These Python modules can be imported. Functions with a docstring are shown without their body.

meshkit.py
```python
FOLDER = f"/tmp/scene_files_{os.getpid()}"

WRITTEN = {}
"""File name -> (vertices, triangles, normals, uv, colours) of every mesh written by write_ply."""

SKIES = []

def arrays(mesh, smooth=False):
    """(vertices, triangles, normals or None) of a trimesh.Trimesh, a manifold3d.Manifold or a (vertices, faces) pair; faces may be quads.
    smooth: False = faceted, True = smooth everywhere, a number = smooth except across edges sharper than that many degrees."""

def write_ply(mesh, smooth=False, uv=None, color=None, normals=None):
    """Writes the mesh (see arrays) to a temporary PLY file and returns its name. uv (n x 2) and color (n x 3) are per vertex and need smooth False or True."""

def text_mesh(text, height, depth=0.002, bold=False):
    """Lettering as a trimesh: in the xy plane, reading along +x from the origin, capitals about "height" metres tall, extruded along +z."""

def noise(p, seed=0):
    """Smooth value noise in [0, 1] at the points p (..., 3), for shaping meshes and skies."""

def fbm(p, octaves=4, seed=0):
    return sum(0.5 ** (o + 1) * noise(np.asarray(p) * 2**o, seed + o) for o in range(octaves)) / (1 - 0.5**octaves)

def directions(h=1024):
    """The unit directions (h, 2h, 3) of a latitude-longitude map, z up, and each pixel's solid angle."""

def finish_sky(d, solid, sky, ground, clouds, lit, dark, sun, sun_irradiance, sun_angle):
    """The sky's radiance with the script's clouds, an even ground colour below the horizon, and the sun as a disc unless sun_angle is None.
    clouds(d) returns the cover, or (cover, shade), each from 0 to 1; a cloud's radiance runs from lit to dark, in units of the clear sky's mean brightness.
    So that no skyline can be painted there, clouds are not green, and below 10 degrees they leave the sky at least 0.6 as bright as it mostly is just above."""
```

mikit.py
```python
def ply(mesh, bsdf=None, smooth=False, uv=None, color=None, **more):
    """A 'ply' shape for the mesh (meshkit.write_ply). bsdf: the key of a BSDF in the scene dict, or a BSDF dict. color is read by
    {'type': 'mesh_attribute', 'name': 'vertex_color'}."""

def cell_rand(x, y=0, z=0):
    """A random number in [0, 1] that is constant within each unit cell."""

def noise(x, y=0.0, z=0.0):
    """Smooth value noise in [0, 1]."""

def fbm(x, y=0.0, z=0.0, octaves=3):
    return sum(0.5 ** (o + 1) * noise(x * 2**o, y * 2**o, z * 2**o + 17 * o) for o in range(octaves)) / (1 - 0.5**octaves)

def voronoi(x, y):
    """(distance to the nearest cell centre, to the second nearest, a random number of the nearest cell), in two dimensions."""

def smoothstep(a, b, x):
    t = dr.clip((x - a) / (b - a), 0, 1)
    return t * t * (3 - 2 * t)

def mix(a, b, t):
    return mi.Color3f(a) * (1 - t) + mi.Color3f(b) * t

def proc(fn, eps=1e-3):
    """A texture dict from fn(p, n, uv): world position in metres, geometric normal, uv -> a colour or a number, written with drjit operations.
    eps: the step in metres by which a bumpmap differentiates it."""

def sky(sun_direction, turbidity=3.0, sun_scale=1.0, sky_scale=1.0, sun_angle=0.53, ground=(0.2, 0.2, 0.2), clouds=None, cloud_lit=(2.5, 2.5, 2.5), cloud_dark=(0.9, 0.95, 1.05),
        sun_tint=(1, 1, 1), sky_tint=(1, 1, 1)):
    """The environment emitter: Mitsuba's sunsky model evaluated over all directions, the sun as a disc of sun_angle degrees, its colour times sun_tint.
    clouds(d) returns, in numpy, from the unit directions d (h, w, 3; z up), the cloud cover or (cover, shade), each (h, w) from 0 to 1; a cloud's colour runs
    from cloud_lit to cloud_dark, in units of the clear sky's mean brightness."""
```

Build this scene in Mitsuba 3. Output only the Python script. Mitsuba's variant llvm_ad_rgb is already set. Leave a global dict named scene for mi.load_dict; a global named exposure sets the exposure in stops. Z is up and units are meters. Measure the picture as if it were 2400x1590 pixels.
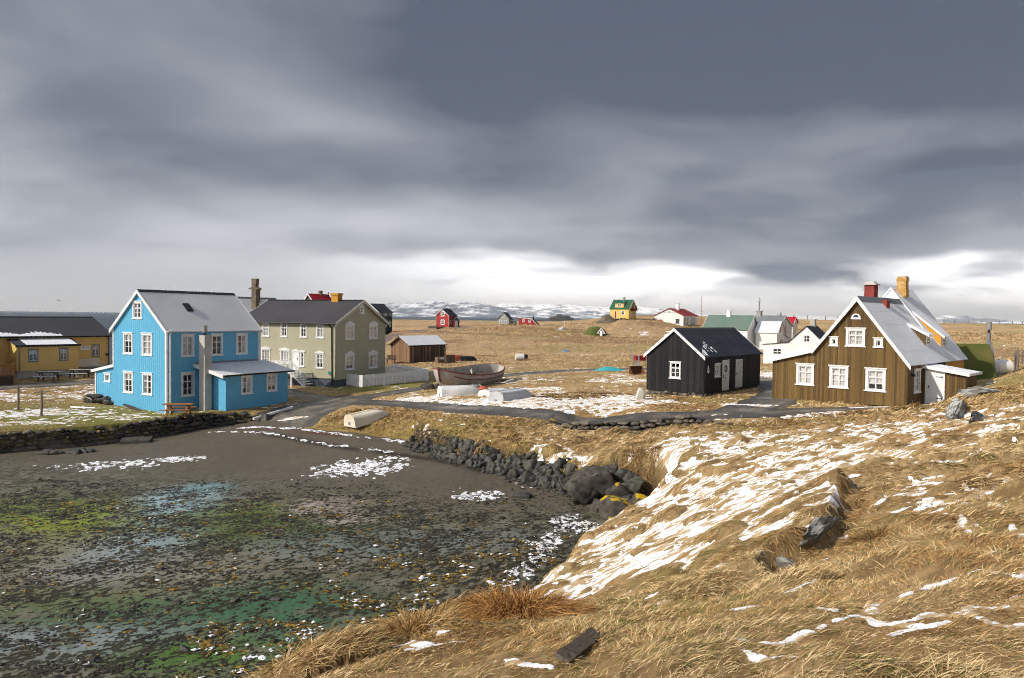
import math, random
import numpy as np
import trimesh
import drjit as dr
import mitsuba as mi
import mikit, meshkit
from mikit import noise, fbm, voronoi, cell_rand, smoothstep, mix
from shapely.geometry import Polygon, box as sbox, LineString, Point
from shapely import union_all
from scipy.interpolate import RBFInterpolator
from scipy.spatial import cKDTree

scene, labels = {}, {}
T = mi.ScalarTransform4f
# ------------------------------------------------------------------ camera (world z = 0 is the sea, x right, y away)
PITCH, ROLL = 0.0298, 0.0121
scene['camera'] = {'type': 'perspective', 'fov': 69.2449, 'fov_axis': 'x', 'near_clip': 0.1, 'far_clip': 90000.0, 'medium': {'type': 'ref', 'id': 'haze_air'},
    'to_world': T().look_at(origin=[0, 0, 9.0], target=[0, math.cos(PITCH), 9.0 - math.sin(PITCH)],
                            up=[-math.sin(ROLL), 0, math.cos(ROLL)])}
# ------------------------------------------------------------------ light: low sun from the left, dark rain clouds, bright gap low in the distance
exposure = 1.5
def sm(a, b, x):
    t = np.clip((x - a) / (b - a), 0, 1)
    return t * t * (3 - 2 * t)
def clouds(d):
    az = np.arctan2(d[..., 0], d[..., 1]); el = np.degrees(np.arcsin(np.clip(d[..., 2], -1, 1)))
    # the cloud layer as a plane seen from below: long banks towards the horizon
    k = 1.0 / (np.maximum(d[..., 2], 0.0) + 0.19)
    p = np.stack([d[..., 0] * k, d[..., 1] * k, 0 * k], -1)
    n1 = meshkit.fbm(p * [0.55, 0.85, 1] + [3.1, 7.7, 0], 5, 3)
    wp = p + 0.9 * (n1[..., None] - 0.5)
    n2 = meshkit.fbm(wp * [1.9, 2.3, 1] + [9.3, 1.2, 4], 6, 11)
    front = np.cos(az - math.atan2(SUN[0], SUN[1]))                 # 1 towards the sun, -1 away from it: darkest rain cloud opposite the sun
    e = el + 5.5 * (n1 - 0.5) + 2.4 * (n2 - 0.5)
    left = 0.70 + 0.235 * sm(2.5, 11.0, e)
    right = 0.04 + 0.80 * sm(3.0, 4.7, e) + 0.07 * sm(4.5, 8.5, e) + 0.085 * sm(9, 17, e)
    g = sm(-0.42, 0.10, az + 0.2 * (n1 - 0.5)) * (1 - sm(2.4, 3.0, np.abs(az)))
    shade = left * (1 - g) + right * g
    shade = shade + (0.34 * (n1 - 0.5) + 0.36 * (n2 - 0.5)) * (0.25 + 0.75 * sm(1, 7, el)) * (1.36 - shade) * 1.6 - 0.10 * (front + 0.50) * sm(4, 14, el)
    shade = shade + 0.30 * g * sm(0.52, 0.64, n2) * (1 - sm(2.5, 4.5, el))
    shade = shade - 0.30 * sm(0.55, 1.0, (d * (np.array(SUN) / np.linalg.norm(SUN))).sum(-1))   # thin cloud round the sun, out of view, brightened to add ambient light
    return np.ones_like(el), np.clip(shade, 0.0, 0.985)
SUN = (-0.78, -0.40, 0.54)
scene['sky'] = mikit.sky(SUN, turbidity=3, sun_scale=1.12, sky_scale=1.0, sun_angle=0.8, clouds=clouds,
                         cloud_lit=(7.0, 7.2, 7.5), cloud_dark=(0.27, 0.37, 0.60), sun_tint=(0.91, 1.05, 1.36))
# ------------------------------------------------------------------ helpers
def rgb(*c): return {'type': 'rgb', 'value': list(c if len(c) == 3 else c[0])}
def mat(name, base, rough=0.8, spec=0.3, metal=0.0, two=True, **kw):
    b = {'type': 'principled', 'base_color': rgb(base) if isinstance(base, (tuple, list)) else base, 'roughness': rough, 'specular': spec, 'metallic': metal, **kw}
    scene[name] = {'type': 'twosided', 'nested': b} if two else b
    return name
def bumpy(name, base, bump, scale, rough=0.8, spec=0.3, metal=0.0):
    b = {'type': 'principled', 'base_color': rgb(base) if isinstance(base, (tuple, list)) else base, 'roughness': rough, 'specular': spec, 'metallic': metal}
    scene[name] = {'type': 'twosided', 'nested': {'type': 'bumpmap', 'arbitrary': bump, 'scale': scale, 'nested': b}}
    return name
VC = {'type': 'mesh_attribute', 'name': 'vertex_color'}

def unique(key):
    if key not in scene and key not in labels and key not in THINGS: return key
    i = 1
    while True:
        k = f'{key}_{i:03d}'
        if k not in scene and k not in labels and k not in THINGS: return k
        i += 1
THINGS = {}
def thing(name, label, cat, M=None, group=None, kind=None):
    key = unique(name); THINGS[key] = np.eye(4) if M is None else np.array(M, float)
    labels[key] = {'label': label}
    if cat: labels[key]['category'] = cat
    if group: labels[key]['group'] = group
    if kind: labels[key]['kind'] = kind
    return key
def root(key): return key.split('__')[0]
def xf(M, v):
    v = np.asarray(v, float); return v @ M[:3, :3].T + M[:3, 3]
def part(parent, name, g, m, label=None, smooth=False, kind=None, color=None):
    """One mesh of the scene: a part of `parent` (given in the local frame of its thing), or the thing itself when name is None."""
    key = parent if name is None else unique(parent + '__' + name)
    me = g.mesh() if isinstance(g, G) else g
    v, f = (me.vertices, me.faces) if hasattr(me, 'vertices') else me
    v = xf(THINGS.get(root(parent), np.eye(4)), v)
    if color is not None and smooth not in (False, True): smooth = True
    scene[key] = mikit.ply((v, np.asarray(f)), m, smooth=smooth, **({'color': color} if color is not None else {}))
    if label or kind:
        labels.setdefault(key, {})
        if label: labels[key]['label'] = label
        if kind: labels[key]['kind'] = kind
    return key
def solo(name, label, cat, g, m, M=None, group=None, smooth=False, kind=None, color=None):
    k = thing(name, label, cat, M, group, kind); part(k, None, g, m, smooth=smooth, color=color); return k
def frame(x, y, z, yaw):
    """Local s runs along b, t along a, z up (see the houses)."""
    b = np.array([math.sin(yaw), math.cos(yaw), 0]); a = np.array([-math.cos(yaw), math.sin(yaw), 0])
    M = np.eye(4); M[:3, 0], M[:3, 1], M[:3, 2], M[:3, 3] = b, a, (0, 0, 1), (x, y, z); return M
def place(x, y, z, deg=0.0, tilt=0.0, roll=0.0, s=1.0):
    R = trimesh.transformations.euler_matrix(math.radians(roll), math.radians(tilt), math.radians(deg), 'rxyz' if 0 else 'sxyz')
    R[:3, :3] *= s; R[:3, 3] = (x, y, z); return R

class G:
    """Collects pieces of one mesh."""
    def __init__(s): s.v, s.f, s.n = [], [], 0
    def add(s, v, f):
        v = np.asarray(v, float).reshape(-1, 3); f = np.asarray(f, int)
        if f.shape[1] == 4: f = np.vstack([f[:, [0, 1, 2]], f[:, [0, 2, 3]]])
        s.v.append(v); s.f.append(f + s.n); s.n += len(v); return s
    def mesh(s): return np.vstack(s.v), np.vstack(s.f)
    def box(s, x0, x1, y0, y1, z0, z1):
        v = [[x, y, z] for x in (x0, x1) for y in (y0, y1) for z in (z0, z1)]
        return s.add(v, [[0, 1, 3, 2], [4, 6, 7, 5], [0, 4, 5, 1], [2, 3, 7, 6], [0, 2, 6, 4], [1, 5, 7, 3]])
    def quad(s, a, b, c, d): return s.add([a, b, c, d], [[0, 1, 2, 3]])
    def hexa(s, bot, top):
        """A six-faced block from four bottom and four top corners (same turn)."""
        return s.add(list(bot) + list(top), [[3, 2, 1, 0], [4, 5, 6, 7], [0, 1, 5, 4], [1, 2, 6, 5], [2, 3, 7, 6], [3, 0, 4, 7]])
    def beam(s, p, q, w, h, up=(0, 0, 1)):
        """A square-cut beam from p to q, w wide and h high."""
        p, q, up = (np.asarray(x, float) for x in (p, q, up)); d = q - p; d /= np.linalg.norm(d)
        r = np.cross(d, up); 
        if np.linalg.norm(r) < 1e-6: r = np.cross(d, [1, 0, 0])
        r /= np.linalg.norm(r); u = np.cross(r, d); r, u = r * w / 2, u * h / 2
        return s.hexa([p - r - u, p + r - u, q + r - u, q - r - u], [p - r + u, p + r + u, q + r + u, q - r + u])
    def tube(s, pts, r, n=8, cap=True):
        p = np.asarray(pts, float); r = np.broadcast_to(r, (len(p),)); t = np.gradient(p, axis=0); t /= np.linalg.norm(t, axis=1, keepdims=True) + 1e-12
        ref = np.array([0, 0, 1.0]) if abs(t[:, 2]).mean() < 0.8 else np.array([1.0, 0, 0])
        a = np.cross(t, ref); a /= np.linalg.norm(a, axis=1, keepdims=True) + 1e-12; b = np.cross(t, a); g = np.arange(n) * 2 * np.pi / n
        v = p[:, None] + r[:, None, None] * (np.cos(g)[None, :, None] * a[:, None] + np.sin(g)[None, :, None] * b[:, None])
        i, j = np.meshgrid(np.arange(len(p) - 1), np.arange(n), indexing='ij')
        q = np.stack([i * n + j, i * n + (j + 1) % n, (i + 1) * n + (j + 1) % n, (i + 1) * n + j], -1).reshape(-1, 4)
        f = np.vstack([q[:, [0, 1, 2]], q[:, [0, 2, 3]]]); v = v.reshape(-1, 3)
        if cap:
            v = np.vstack([v, p[:1], p[-1:]]); c0, c1 = len(v) - 2, len(v) - 1; j = np.arange(n); e = (len(p) - 1) * n
            f = np.vstack([f, np.stack([(j + 1) % n, j, j * 0 + c0], 1), np.stack([e + j, e + (j + 1) % n, j * 0 + c1], 1)])
        return s.add(v, f)
    def poly(s, P, polygon, d0, d1):
        """A polygon in the (u, z) plane of panel frame P, as a slab from depth d0 to d1 along its outward normal."""
        for pg in ([polygon] if polygon.geom_type == 'Polygon' else getattr(polygon, 'geoms', [])):
            if pg.geom_type != 'Polygon' or pg.area < 1e-5: continue
            m = trimesh.creation.extrude_polygon(pg, abs(d1 - d0), engine='earcut'); v = np.array(m.vertices)
            s.add(P.at(v[:, 0], v[:, 1], min(d0, d1) + v[:, 2]), m.faces)
        return s
    def pbox(s, P, u0, u1, z0, z1, d0, d1):
        u, z, d = np.array([[u, z, d] for u in (u0, u1) for z in (z0, z1) for d in (d0, d1)]).T
        return s.add(P.at(u, z, d), [[0, 1, 3, 2], [4, 6, 7, 5], [0, 4, 5, 1], [2, 3, 7, 6], [0, 2, 6, 4], [1, 5, 7, 3]])
class Panel:
    """A plane in a thing's local frame: origin, direction u, z up, outward normal n; `holes` gathers its openings."""
    def __init__(s, o, u, n): s.o, s.u, s.n, s.holes = np.array(o, float), np.array(u, float), np.array(n, float), []
    def at(s, u, z, d):
        u, z, d = np.broadcast_arrays(np.asarray(u, float), np.asarray(z, float), np.asarray(d, float))
        return s.o + u[..., None] * s.u + z[..., None] * np.array([0, 0, 1.0]) + d[..., None] * s.n

def rock_mesh(seed, sub=2, rough=0.28, size=(1, 1, 1), flat=0.0):
    """An angular stone: a sphere cut by random planes, then roughened."""
    r = np.random.default_rng(seed); m = trimesh.creation.icosphere(subdivisions=sub, radius=1.0); v = np.array(m.vertices)
    for _ in range(11):
        n = r.normal(size=3); n /= np.linalg.norm(n); d = r.uniform(0.5, 0.85)
        e = v @ n - d; v = v - np.where(e > 0, e, 0)[:, None] * n * 0.92
    v *= (1 + rough * (meshkit.fbm(v * 1.8 + seed * 3.7, 3, seed)[:, None] - 0.5)) * np.asarray(size)
    if flat: v[:, 2] = np.maximum(v[:, 2], -flat * size[2])
    return v, np.array(m.faces)
BEACH_PTS = [(-26.24, 37.91, 1.65), (-23.13, 40.13, 1.65), (-19.96, 44.15, 1.75), (-17.14, 46.53, 2.0), (-14.86, 46.13, 2.3), (-11.16, 38.85, 1.75), (-4.86, 38.79, 1.95), (0.08, 33.04, 1.7), (3.43, 28.94, 1.55), (4.65, 28.17, 1.6), (-19.41, 28.01, 1.35), (-14.13, 20.36, 1.05), (-11.27, 16.22, 0.85), (-8.46, 16.29, 0.85), (-5.26, 16.37, 0.85), (-6.76, 23.57, 1.3), (-3.5, 20.57, 1.1), (0.77, 23.7, 1.35), (-1.14, 21.04, 1.2), (-21.86, 23.62, 1.1), (-34.15, 36.97, 1.6), (-12.33, 43.33, 2.35), (-9.22, 42.28, 2.3), (-5.53, 40.35, 2.2), (-1.95, 35.03, 1.95)]
LAND_PTS = [(-26.63, 38.49, 2.7), (-29.59, 46.68, 2.8), (-23.39, 42.74, 2.75), (-21.63, 46.38, 2.72), (-35.28, 58.32, 3.3), (-19.66, 43.78, 2.65), (-17.24, 46.8, 2.8), (-15.96, 49.55, 2.75), (-13.67, 45.73, 2.45), (-14.86, 46.13, 2.3), (-13.95, 50.54, 2.8), (-12.06, 52.46, 3.05), (-14.26, 59.05, 3.25), (-11.6, 68.02, 3.3), (-11.82, 58.63, 3.15), (-7.11, 63.01, 3.4), (-8.3, 48.23, 3.2), (-5.18, 45.31, 3.4), (-2.41, 42.53, 3.65), (0.05, 41.2, 3.75), (2.35, 39.91, 3.85), (6.64, 38.09, 4.05), (10.79, 37.24, 4.3), (17.8, 38.45, 4.45), (20.42, 38.4, 4.6), (22.75, 40.16, 4.6), (-12.23, 43.0, 2.4), (-9.01, 41.33, 2.45), (-5.29, 38.57, 2.5), (-1.99, 35.49, 2.6), (-0.15, 33.97, 2.6), (1.77, 32.11, 2.6), (3.04, 32.13, 2.5), (5.06, 32.07, 3.3), (5.18, 29.48, 3.15), (5.02, 27.43, 3.0), (4.88, 24.15, 2.95), (3.48, 23.56, 2.6), (2.12, 22.49, 2.35), (1.1, 21.24, 2.15), (1.04, 19.99, 2.2), (-0.28, 17.53, 2.25), (-1.23, 7.24, 5.9), (-0.65, 7.87, 5.8), (0.07, 15.71, 3.0), (1.42, 11.73, 4.4), (2.5, 10.55, 5.0), (3.4, 11.58, 5.3), (3.72, 15.81, 4.4), (2.54, 17.11, 3.5), (5.54, 17.27, 5.0), (6.2, 23.62, 4.2), (7.22, 31.01, 3.95), (10.92, 31.36, 4.3), (14.62, 31.54, 4.5), (15.54, 28.25, 5.0), (8.11, 17.44, 5.5), (10.22, 17.62, 6.0), (11.92, 17.16, 6.6), (7.68, 11.01, 6.5), (6.1, 10.48, 6.3), (5.23, 11.95, 5.9), (3.07, 8.05, 6.2), (2.27, 7.69, 6.0), (3.87, 5.52, 7.1), (2.4, 3.4, 7.35), (1.38, 3.88, 7.1), (0.03, 4.66, 6.7), (-1.9, 6.03, 6.0), (0.37, 5.91, 6.4), (0.24, 7.16, 6.1), (18.42, 28.96, 5.6), (16.49, 27.65, 5.1), (18.84, 27.18, 6.3), (28.93, 42.5, 6.0), (29.8, 45.68, 5.1), (21.65, 35.25, 5.2), (27.53, 43.75, 5.0), (3.47, 39.4, 3.2), (6.44, 36.85, 3.4), (10.22, 35.23, 3.9), (-4.57, 53.4, 3.5), (-1.67, 59.51, 3.6), (-8.17, 71.18, 3.7), (0.77, 85.43, 4.0), (-12.0, 87.04, 3.5), (-8.16, 90.52, 3.75), (-6.14, 106.87, 4.2), (6.39, 55.06, 4.1), (8.93, 53.19, 4.3), (12.03, 46.37, 4.15), (8.95, 49.19, 4.15), (17.66, 52.68, 4.3), (19.3, 57.13, 4.4), (25.59, 75.94, 4.2), (16.2, 42.45, 4.5), (14.72, 127.79, 5.0), (0.0, 122.35, 5.0), (-9.41, 163.17, 5.9), (-16.85, 178.22, 6.15), (-2.47, 211.11, 6.2), (5.75, 201.06, 6.2), (-23.78, 137.68, 5.4), (-25.24, 156.52, 5.65), (33.85, 175.85, 6.9), (42.02, 182.77, 6.9), (46.69, 186.73, 6.9), (19.69, 157.69, 4.9), (43.57, 68.73, 5.3), (70.82, 111.87, 6.2), (-36.95, 55.76, 3.35), (-34.14, 59.27, 3.4), (-37.21, 69.1, 3.5), (31.0, 187.0, 8.8), (28.0, 185.0, 8.8), (34.0, 190.0, 8.8), (36.0, 187.0, 8.6), (24.0, 183.0, 7.5), (21.0, 178.0, 6.5), (27.0, 177.0, 7.6), (31.0, 176.0, 7.3), (18.0, 170.0, 5.6), (37.0, 180.0, 7.4), (90.0, 200.0, 6.9), (-70.0, 55.0, 3.0), (-70.0, 80.0, 3.0), (-45.0, 84.0, 3.0), (-20.0, 90.0, 3.6), (-25.0, 110.0, 4.2), (-60.0, 105.0, -2.0), (-42.0, 125.0, -2.0), (-36.0, 150.0, -1.5), (-33.0, 180.0, -2.0), (-45.0, 200.0, -3.0), (-30.0, 225.0, -3.0), (-10.0, 250.0, -3.0), (10.0, 255.0, -3.0), (30.0, 250.0, -3.0), (44.0, 235.0, -2.0), (-14.0, 200.0, 6.2), (4.0, 215.0, 6.2), (60.0, 350.0, 10.8), (60.0, 300.0, 9.5), (88.0, 350.0, 10.3), (140.0, 370.0, 9.3), (180.0, 380.0, 9.0), (300.0, 420.0, 9.1), (60.0, 500.0, 6.0), (140.0, 600.0, 6.0), (300.0, 650.0, 6.0), (45.0, 205.0, 7.2), (60.0, 150.0, 5.3), (120.0, 150.0, 5.8), (200.0, 200.0, 6.6), (35.0, 85.0, 4.3), (60.0, 90.0, 5.0), (0.0, 0.0, 7.3), (3.0, 0.5, 7.4), (-3.0, 1.0, 6.6), (-4.0, 3.5, 6.0), (6.0, 0.0, 7.6), (0.0, -6.0, 7.4), (12.0, -4.0, 8.0), (14.0, 6.0, 7.4), (22.0, 14.0, 7.2), (30.0, 25.0, 7.2), (40.0, 38.0, 7.0), (45.0, 60.0, 6.2), (60.0, 45.0, 7.0), (-8.0, 0.0, 4.0), (-9.0, 4.0, 3.0), (-5.0, 7.0, 4.0), (-2.2, 9.5, 4.3), (0.2, 10.5, 4.2), (-2.0, 13.0, 2.6), (-4.0, 11.0, 2.4), (-8.0, 9.0, 2.2), (0.5, 13.5, 3.2), (-20.0, 20.0, 3.0), (-70.0, 30.0, 3.0)]
SHORE = [(-32.41, 33.01), (-29.03, 35.93), (-26.4, 38.14), (-23.28, 40.38), (-21.72, 41.88), (-20.1, 44.46), (-18.67, 46.32), (-17.15, 47.09), (-16.26, 47.1), (-14.98, 46.5), (-13.75, 45.13), (-12.33, 43.33), (-9.22, 42.28), (-5.53, 40.35), (-3.37, 37.22), (-1.98, 35.54), (-0.14, 34.11), (0.99, 32.95), (2.04, 31.71), (3.04, 30.81), (4.14, 30.5), (4.9, 30.3), (5.3, 29.3), (5.3, 28.0), (4.5, 26.5), (3.2, 25.3), (2.3, 24.3), (1.2, 22.0), (0.4, 19.0), (-1, 15.6), (-2.6, 13.6), (-5, 11.3), (-9, 9), (-16, 7)]
ROADS = {'main': ([(24.41, 41.61), (22.51, 39.74), (20.31, 38.18), (17.71, 38.26), (12.93, 37.22), (10.81, 37.29), (6.64, 38.09), (2.35, 39.91), (0.05, 41.2), (-2.43, 42.92), (-5.28, 46.17), (-8.46, 49.18), (-11.87, 51.67), (-15.77, 54.84), (-18.77, 58.27)], 1.02),
  'ramp': ([(-11.87, 51.67), (-13.15, 49.72), (-13.88, 47.32), (-14.03, 44.37)], 2.3),
  'track': ([(-11.41, 52.26), (-9.34, 54.24), (-7.53, 57.11), (-6.05, 58.71), (-2.92, 64.28), (0.04, 67.09), (4.07, 69.92), (8.32, 71.85), (13.38, 72.38), (19.74, 76.01)], 1.1),
  'lane': ([(11.78, 37.66), (14.39, 41.44), (17.65, 47.71), (19.17, 52.67), (19.76, 57.99), (19.41, 62.24)], 1.5),
  'yard': ([(-38.79, 51.78), (-37.93, 54.86), (-36.19, 57.11), (-34.02, 59.07), (-32.59, 60.85)], 1.6),
  'far': ([(-5.74, 198.32), (-17.69, 153.51), (-23.27, 134.71), (-24.75, 113.18)], 2.6)}
# ------------------------------------------------------------------ the lie of the land
_fl = RBFInterpolator(np.array(LAND_PTS)[:, :2], np.array(LAND_PTS)[:, 2], kernel='linear', smoothing=0.02)
_fb = RBFInterpolator(np.array(BEACH_PTS)[:, :2], np.array(BEACH_PTS)[:, 2], kernel='linear', smoothing=0.05)
BEACH_POLY = Polygon(SHORE + [(-60, 5), (-70, 33)])
import shapely
def seg_dist(x, y, line):
    p = np.asarray(line, float); best = np.full(x.shape, 1e9)
    for (ax, ay), (bx, by) in zip(p[:-1], p[1:]):
        dx, dy = bx - ax, by - ay; t = np.clip(((x - ax) * dx + (y - ay) * dy) / (dx * dx + dy * dy + 1e-12), 0, 1)
        best = np.minimum(best, (x - ax - t * dx) ** 2 + (y - ay - t * dy) ** 2)
    return np.sqrt(best)
def nz(x, y, f, seed=0, o=4, fy=None):
    """Value noise in octaves, each turned against the last so that no lattice shows."""
    out, amp, tot = 0, 0.5, 0; u, v = x * f, y * (fy or f); c, sn = math.cos(0.62), math.sin(0.62)
    for k in range(o):
        ang = 0.35 + 1.1 * k; cc, ss = math.cos(ang), math.sin(ang)
        out = out + amp * meshkit.noise(np.stack([(u * cc - v * ss) * 2 ** k + 13.7 * k, (u * ss + v * cc) * 2 ** k, 0 * x + seed * 3.3], -1), seed + k); tot += amp; amp *= 0.55
    return out / tot
def shore_sdf(x, y):
    d = seg_dist(x, y, SHORE)
    return np.where(shapely.contains_xy(BEACH_POLY, x, y), -d, d)
def shore_sdf_rough(x, y):
    return shore_sdf(x, y) + np.where((x > 3.8) & (y > 24), 1.3, np.where((x > -13) & (y > 20), 0.5, 0.12)) * (nz(x, y, 0.9, 5) - 0.5)
def road_sdf(x, y):
    """Below zero on the roads."""
    best = np.full(x.shape, 1e9)
    for k, (line, w) in ROADS.items():
        best = np.minimum(best, seg_dist(x, y, line) - w)
    return best + 0.9 * (nz(x, y, 0.8, 9, 5) - 0.5)
def base_height(x, y, sd=None):
    """Smooth ground, before tussocks."""
    x, y = np.asarray(x, float), np.asarray(y, float); q = np.stack([x.ravel(), y.ravel()], -1)
    hl = np.concatenate([_fl(c) for c in np.array_split(q, max(1, len(q) // 100000))]).reshape(x.shape)
    hb = np.concatenate([_fb(c) for c in np.array_split(q, max(1, len(q) // 100000))]).reshape(x.shape)
    sd = shore_sdf_rough(x, y) if sd is None else sd
    led = [(2.7, 7.9), (3.05, 9.3), (3.4, 9.75), (3.9, 9.95), (4.6, 10.7), (5.4, 12.3), (6.3, 14.0)]
    dl = seg_dist(x, y, led); side = np.sign((x - np.interp(y, [p[1] for p in led], [p[0] for p in led])))
    hl = hl + np.where(side < 0, 0.30 * np.exp(-(dl / 1.6) ** 2), 0.30 * np.exp(-(dl / 0.13) ** 2) - 0.10 * np.exp(-((dl - .35) / .3) ** 2)) * sm(7.6, 8.6, y) * sm(14.6, 13.2, y)
    hl = hl - 0.42 * np.exp(-(seg_dist(x, y, [(10.5, 34.9), (13, 35.4), (16, 35.5), (19, 35.0), (20.8, 34.2)]) / 0.62) ** 2)
    w = np.where(x < -15.5, 0.15, np.where((y < 28) , 1.2, np.where(x > 4.3, 1.3, 1.7)))
    h = np.where(sd < 0, hb, hb + (hl - hb) * sm(0, 1, sd / w))
    far = sm(300, 700, np.hypot(x, y))
    return h * (1 - far) + far * np.where(hl > 0, 4.0, -4.0)
R0 = np.random.default_rng(5)
# tussocks of the rough pasture: a mound for each, low between
_g = np.stack(np.meshgrid(np.arange(-8, 46, 0.52), np.arange(-4, 46, 0.46), indexing='ij'), -1).reshape(-1, 2)
_g = _g + R0.uniform(-0.30, 0.30, _g.shape)
TUS_R = R0.uniform(0.16, 0.50, len(_g)); TUS_H = R0.uniform(0.02, 0.20, len(_g)) * (TUS_R / 0.42) * np.where(R0.uniform(size=len(_g)) < 0.12, 1.7, 1)
TUS = cKDTree(_g * [0.8, 1.0])
def tussock(x, y):
    wx, wy = x + 0.30 * (nz(x, y, 1.6, 91, 2) - .5), y + 0.30 * (nz(x, y, 1.6, 92, 2) - .5)
    d, i = TUS.query(np.stack([wx.ravel() * 0.8, wy.ravel()], -1), k=4, workers=-1)
    b = np.zeros(len(d))
    for k in range(4):
        e = d[:, k] / TUS_R[i[:, k]]
        b = np.maximum(b, TUS_H[i[:, k]] * np.clip(1 - e * e, 0, 1))
    r = np.hypot(x, y).ravel()
    return (b * (0.48 + 0.52 * sm(6.0, 12.0, r))).reshape(x.shape)
def hill_weight(x, y, sd, rd):
    """1 on the tussocky slope near the camera and round the cove."""
    w = sm(43, 36, y + 0.0 * x) * sm(0.2, 1.2, sd) * sm(0.2, 1.0, rd)
    return w * np.where(x < -15.5, 0, 1)
def lawn_weight(x, y):
    """Short green turf round the houses."""
    w = np.exp(-(((x + 25) / 10.5) ** 2 + ((y - 44) / 6.0) ** 2) ** 2)
    w = np.maximum(w, 0.95 * np.exp(-(((x + 10.5) / 5.0) ** 2 + ((y - 60.5) / 5.0) ** 2) ** 2))
    w = np.maximum(w, 0.6 * np.exp(-(((x - 14) / 4.0) ** 2 + ((y - 42.5) / 3.0) ** 2) ** 2))
    w = np.maximum(w, 0.8 * np.exp(-(((x - 28.5) / 4.0) ** 2 + ((y - 45) / 5.0) ** 2) ** 2))
    w = np.maximum(w, 0.9 * np.exp(-(((x - 20.5) / 4.0) ** 2 + ((y - 58) / 4.0) ** 2) ** 2))
    return w
def ell(x, y, cx, cy, rx, ry, rot=0.0, ex=1.5):
    c, s = math.cos(rot), math.sin(rot); u, v = (x - cx) * c + (y - cy) * s, -(x - cx) * s + (y - cy) * c
    return np.exp(-((u / rx) ** 2 + (v / ry) ** 2) ** ex)
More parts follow.
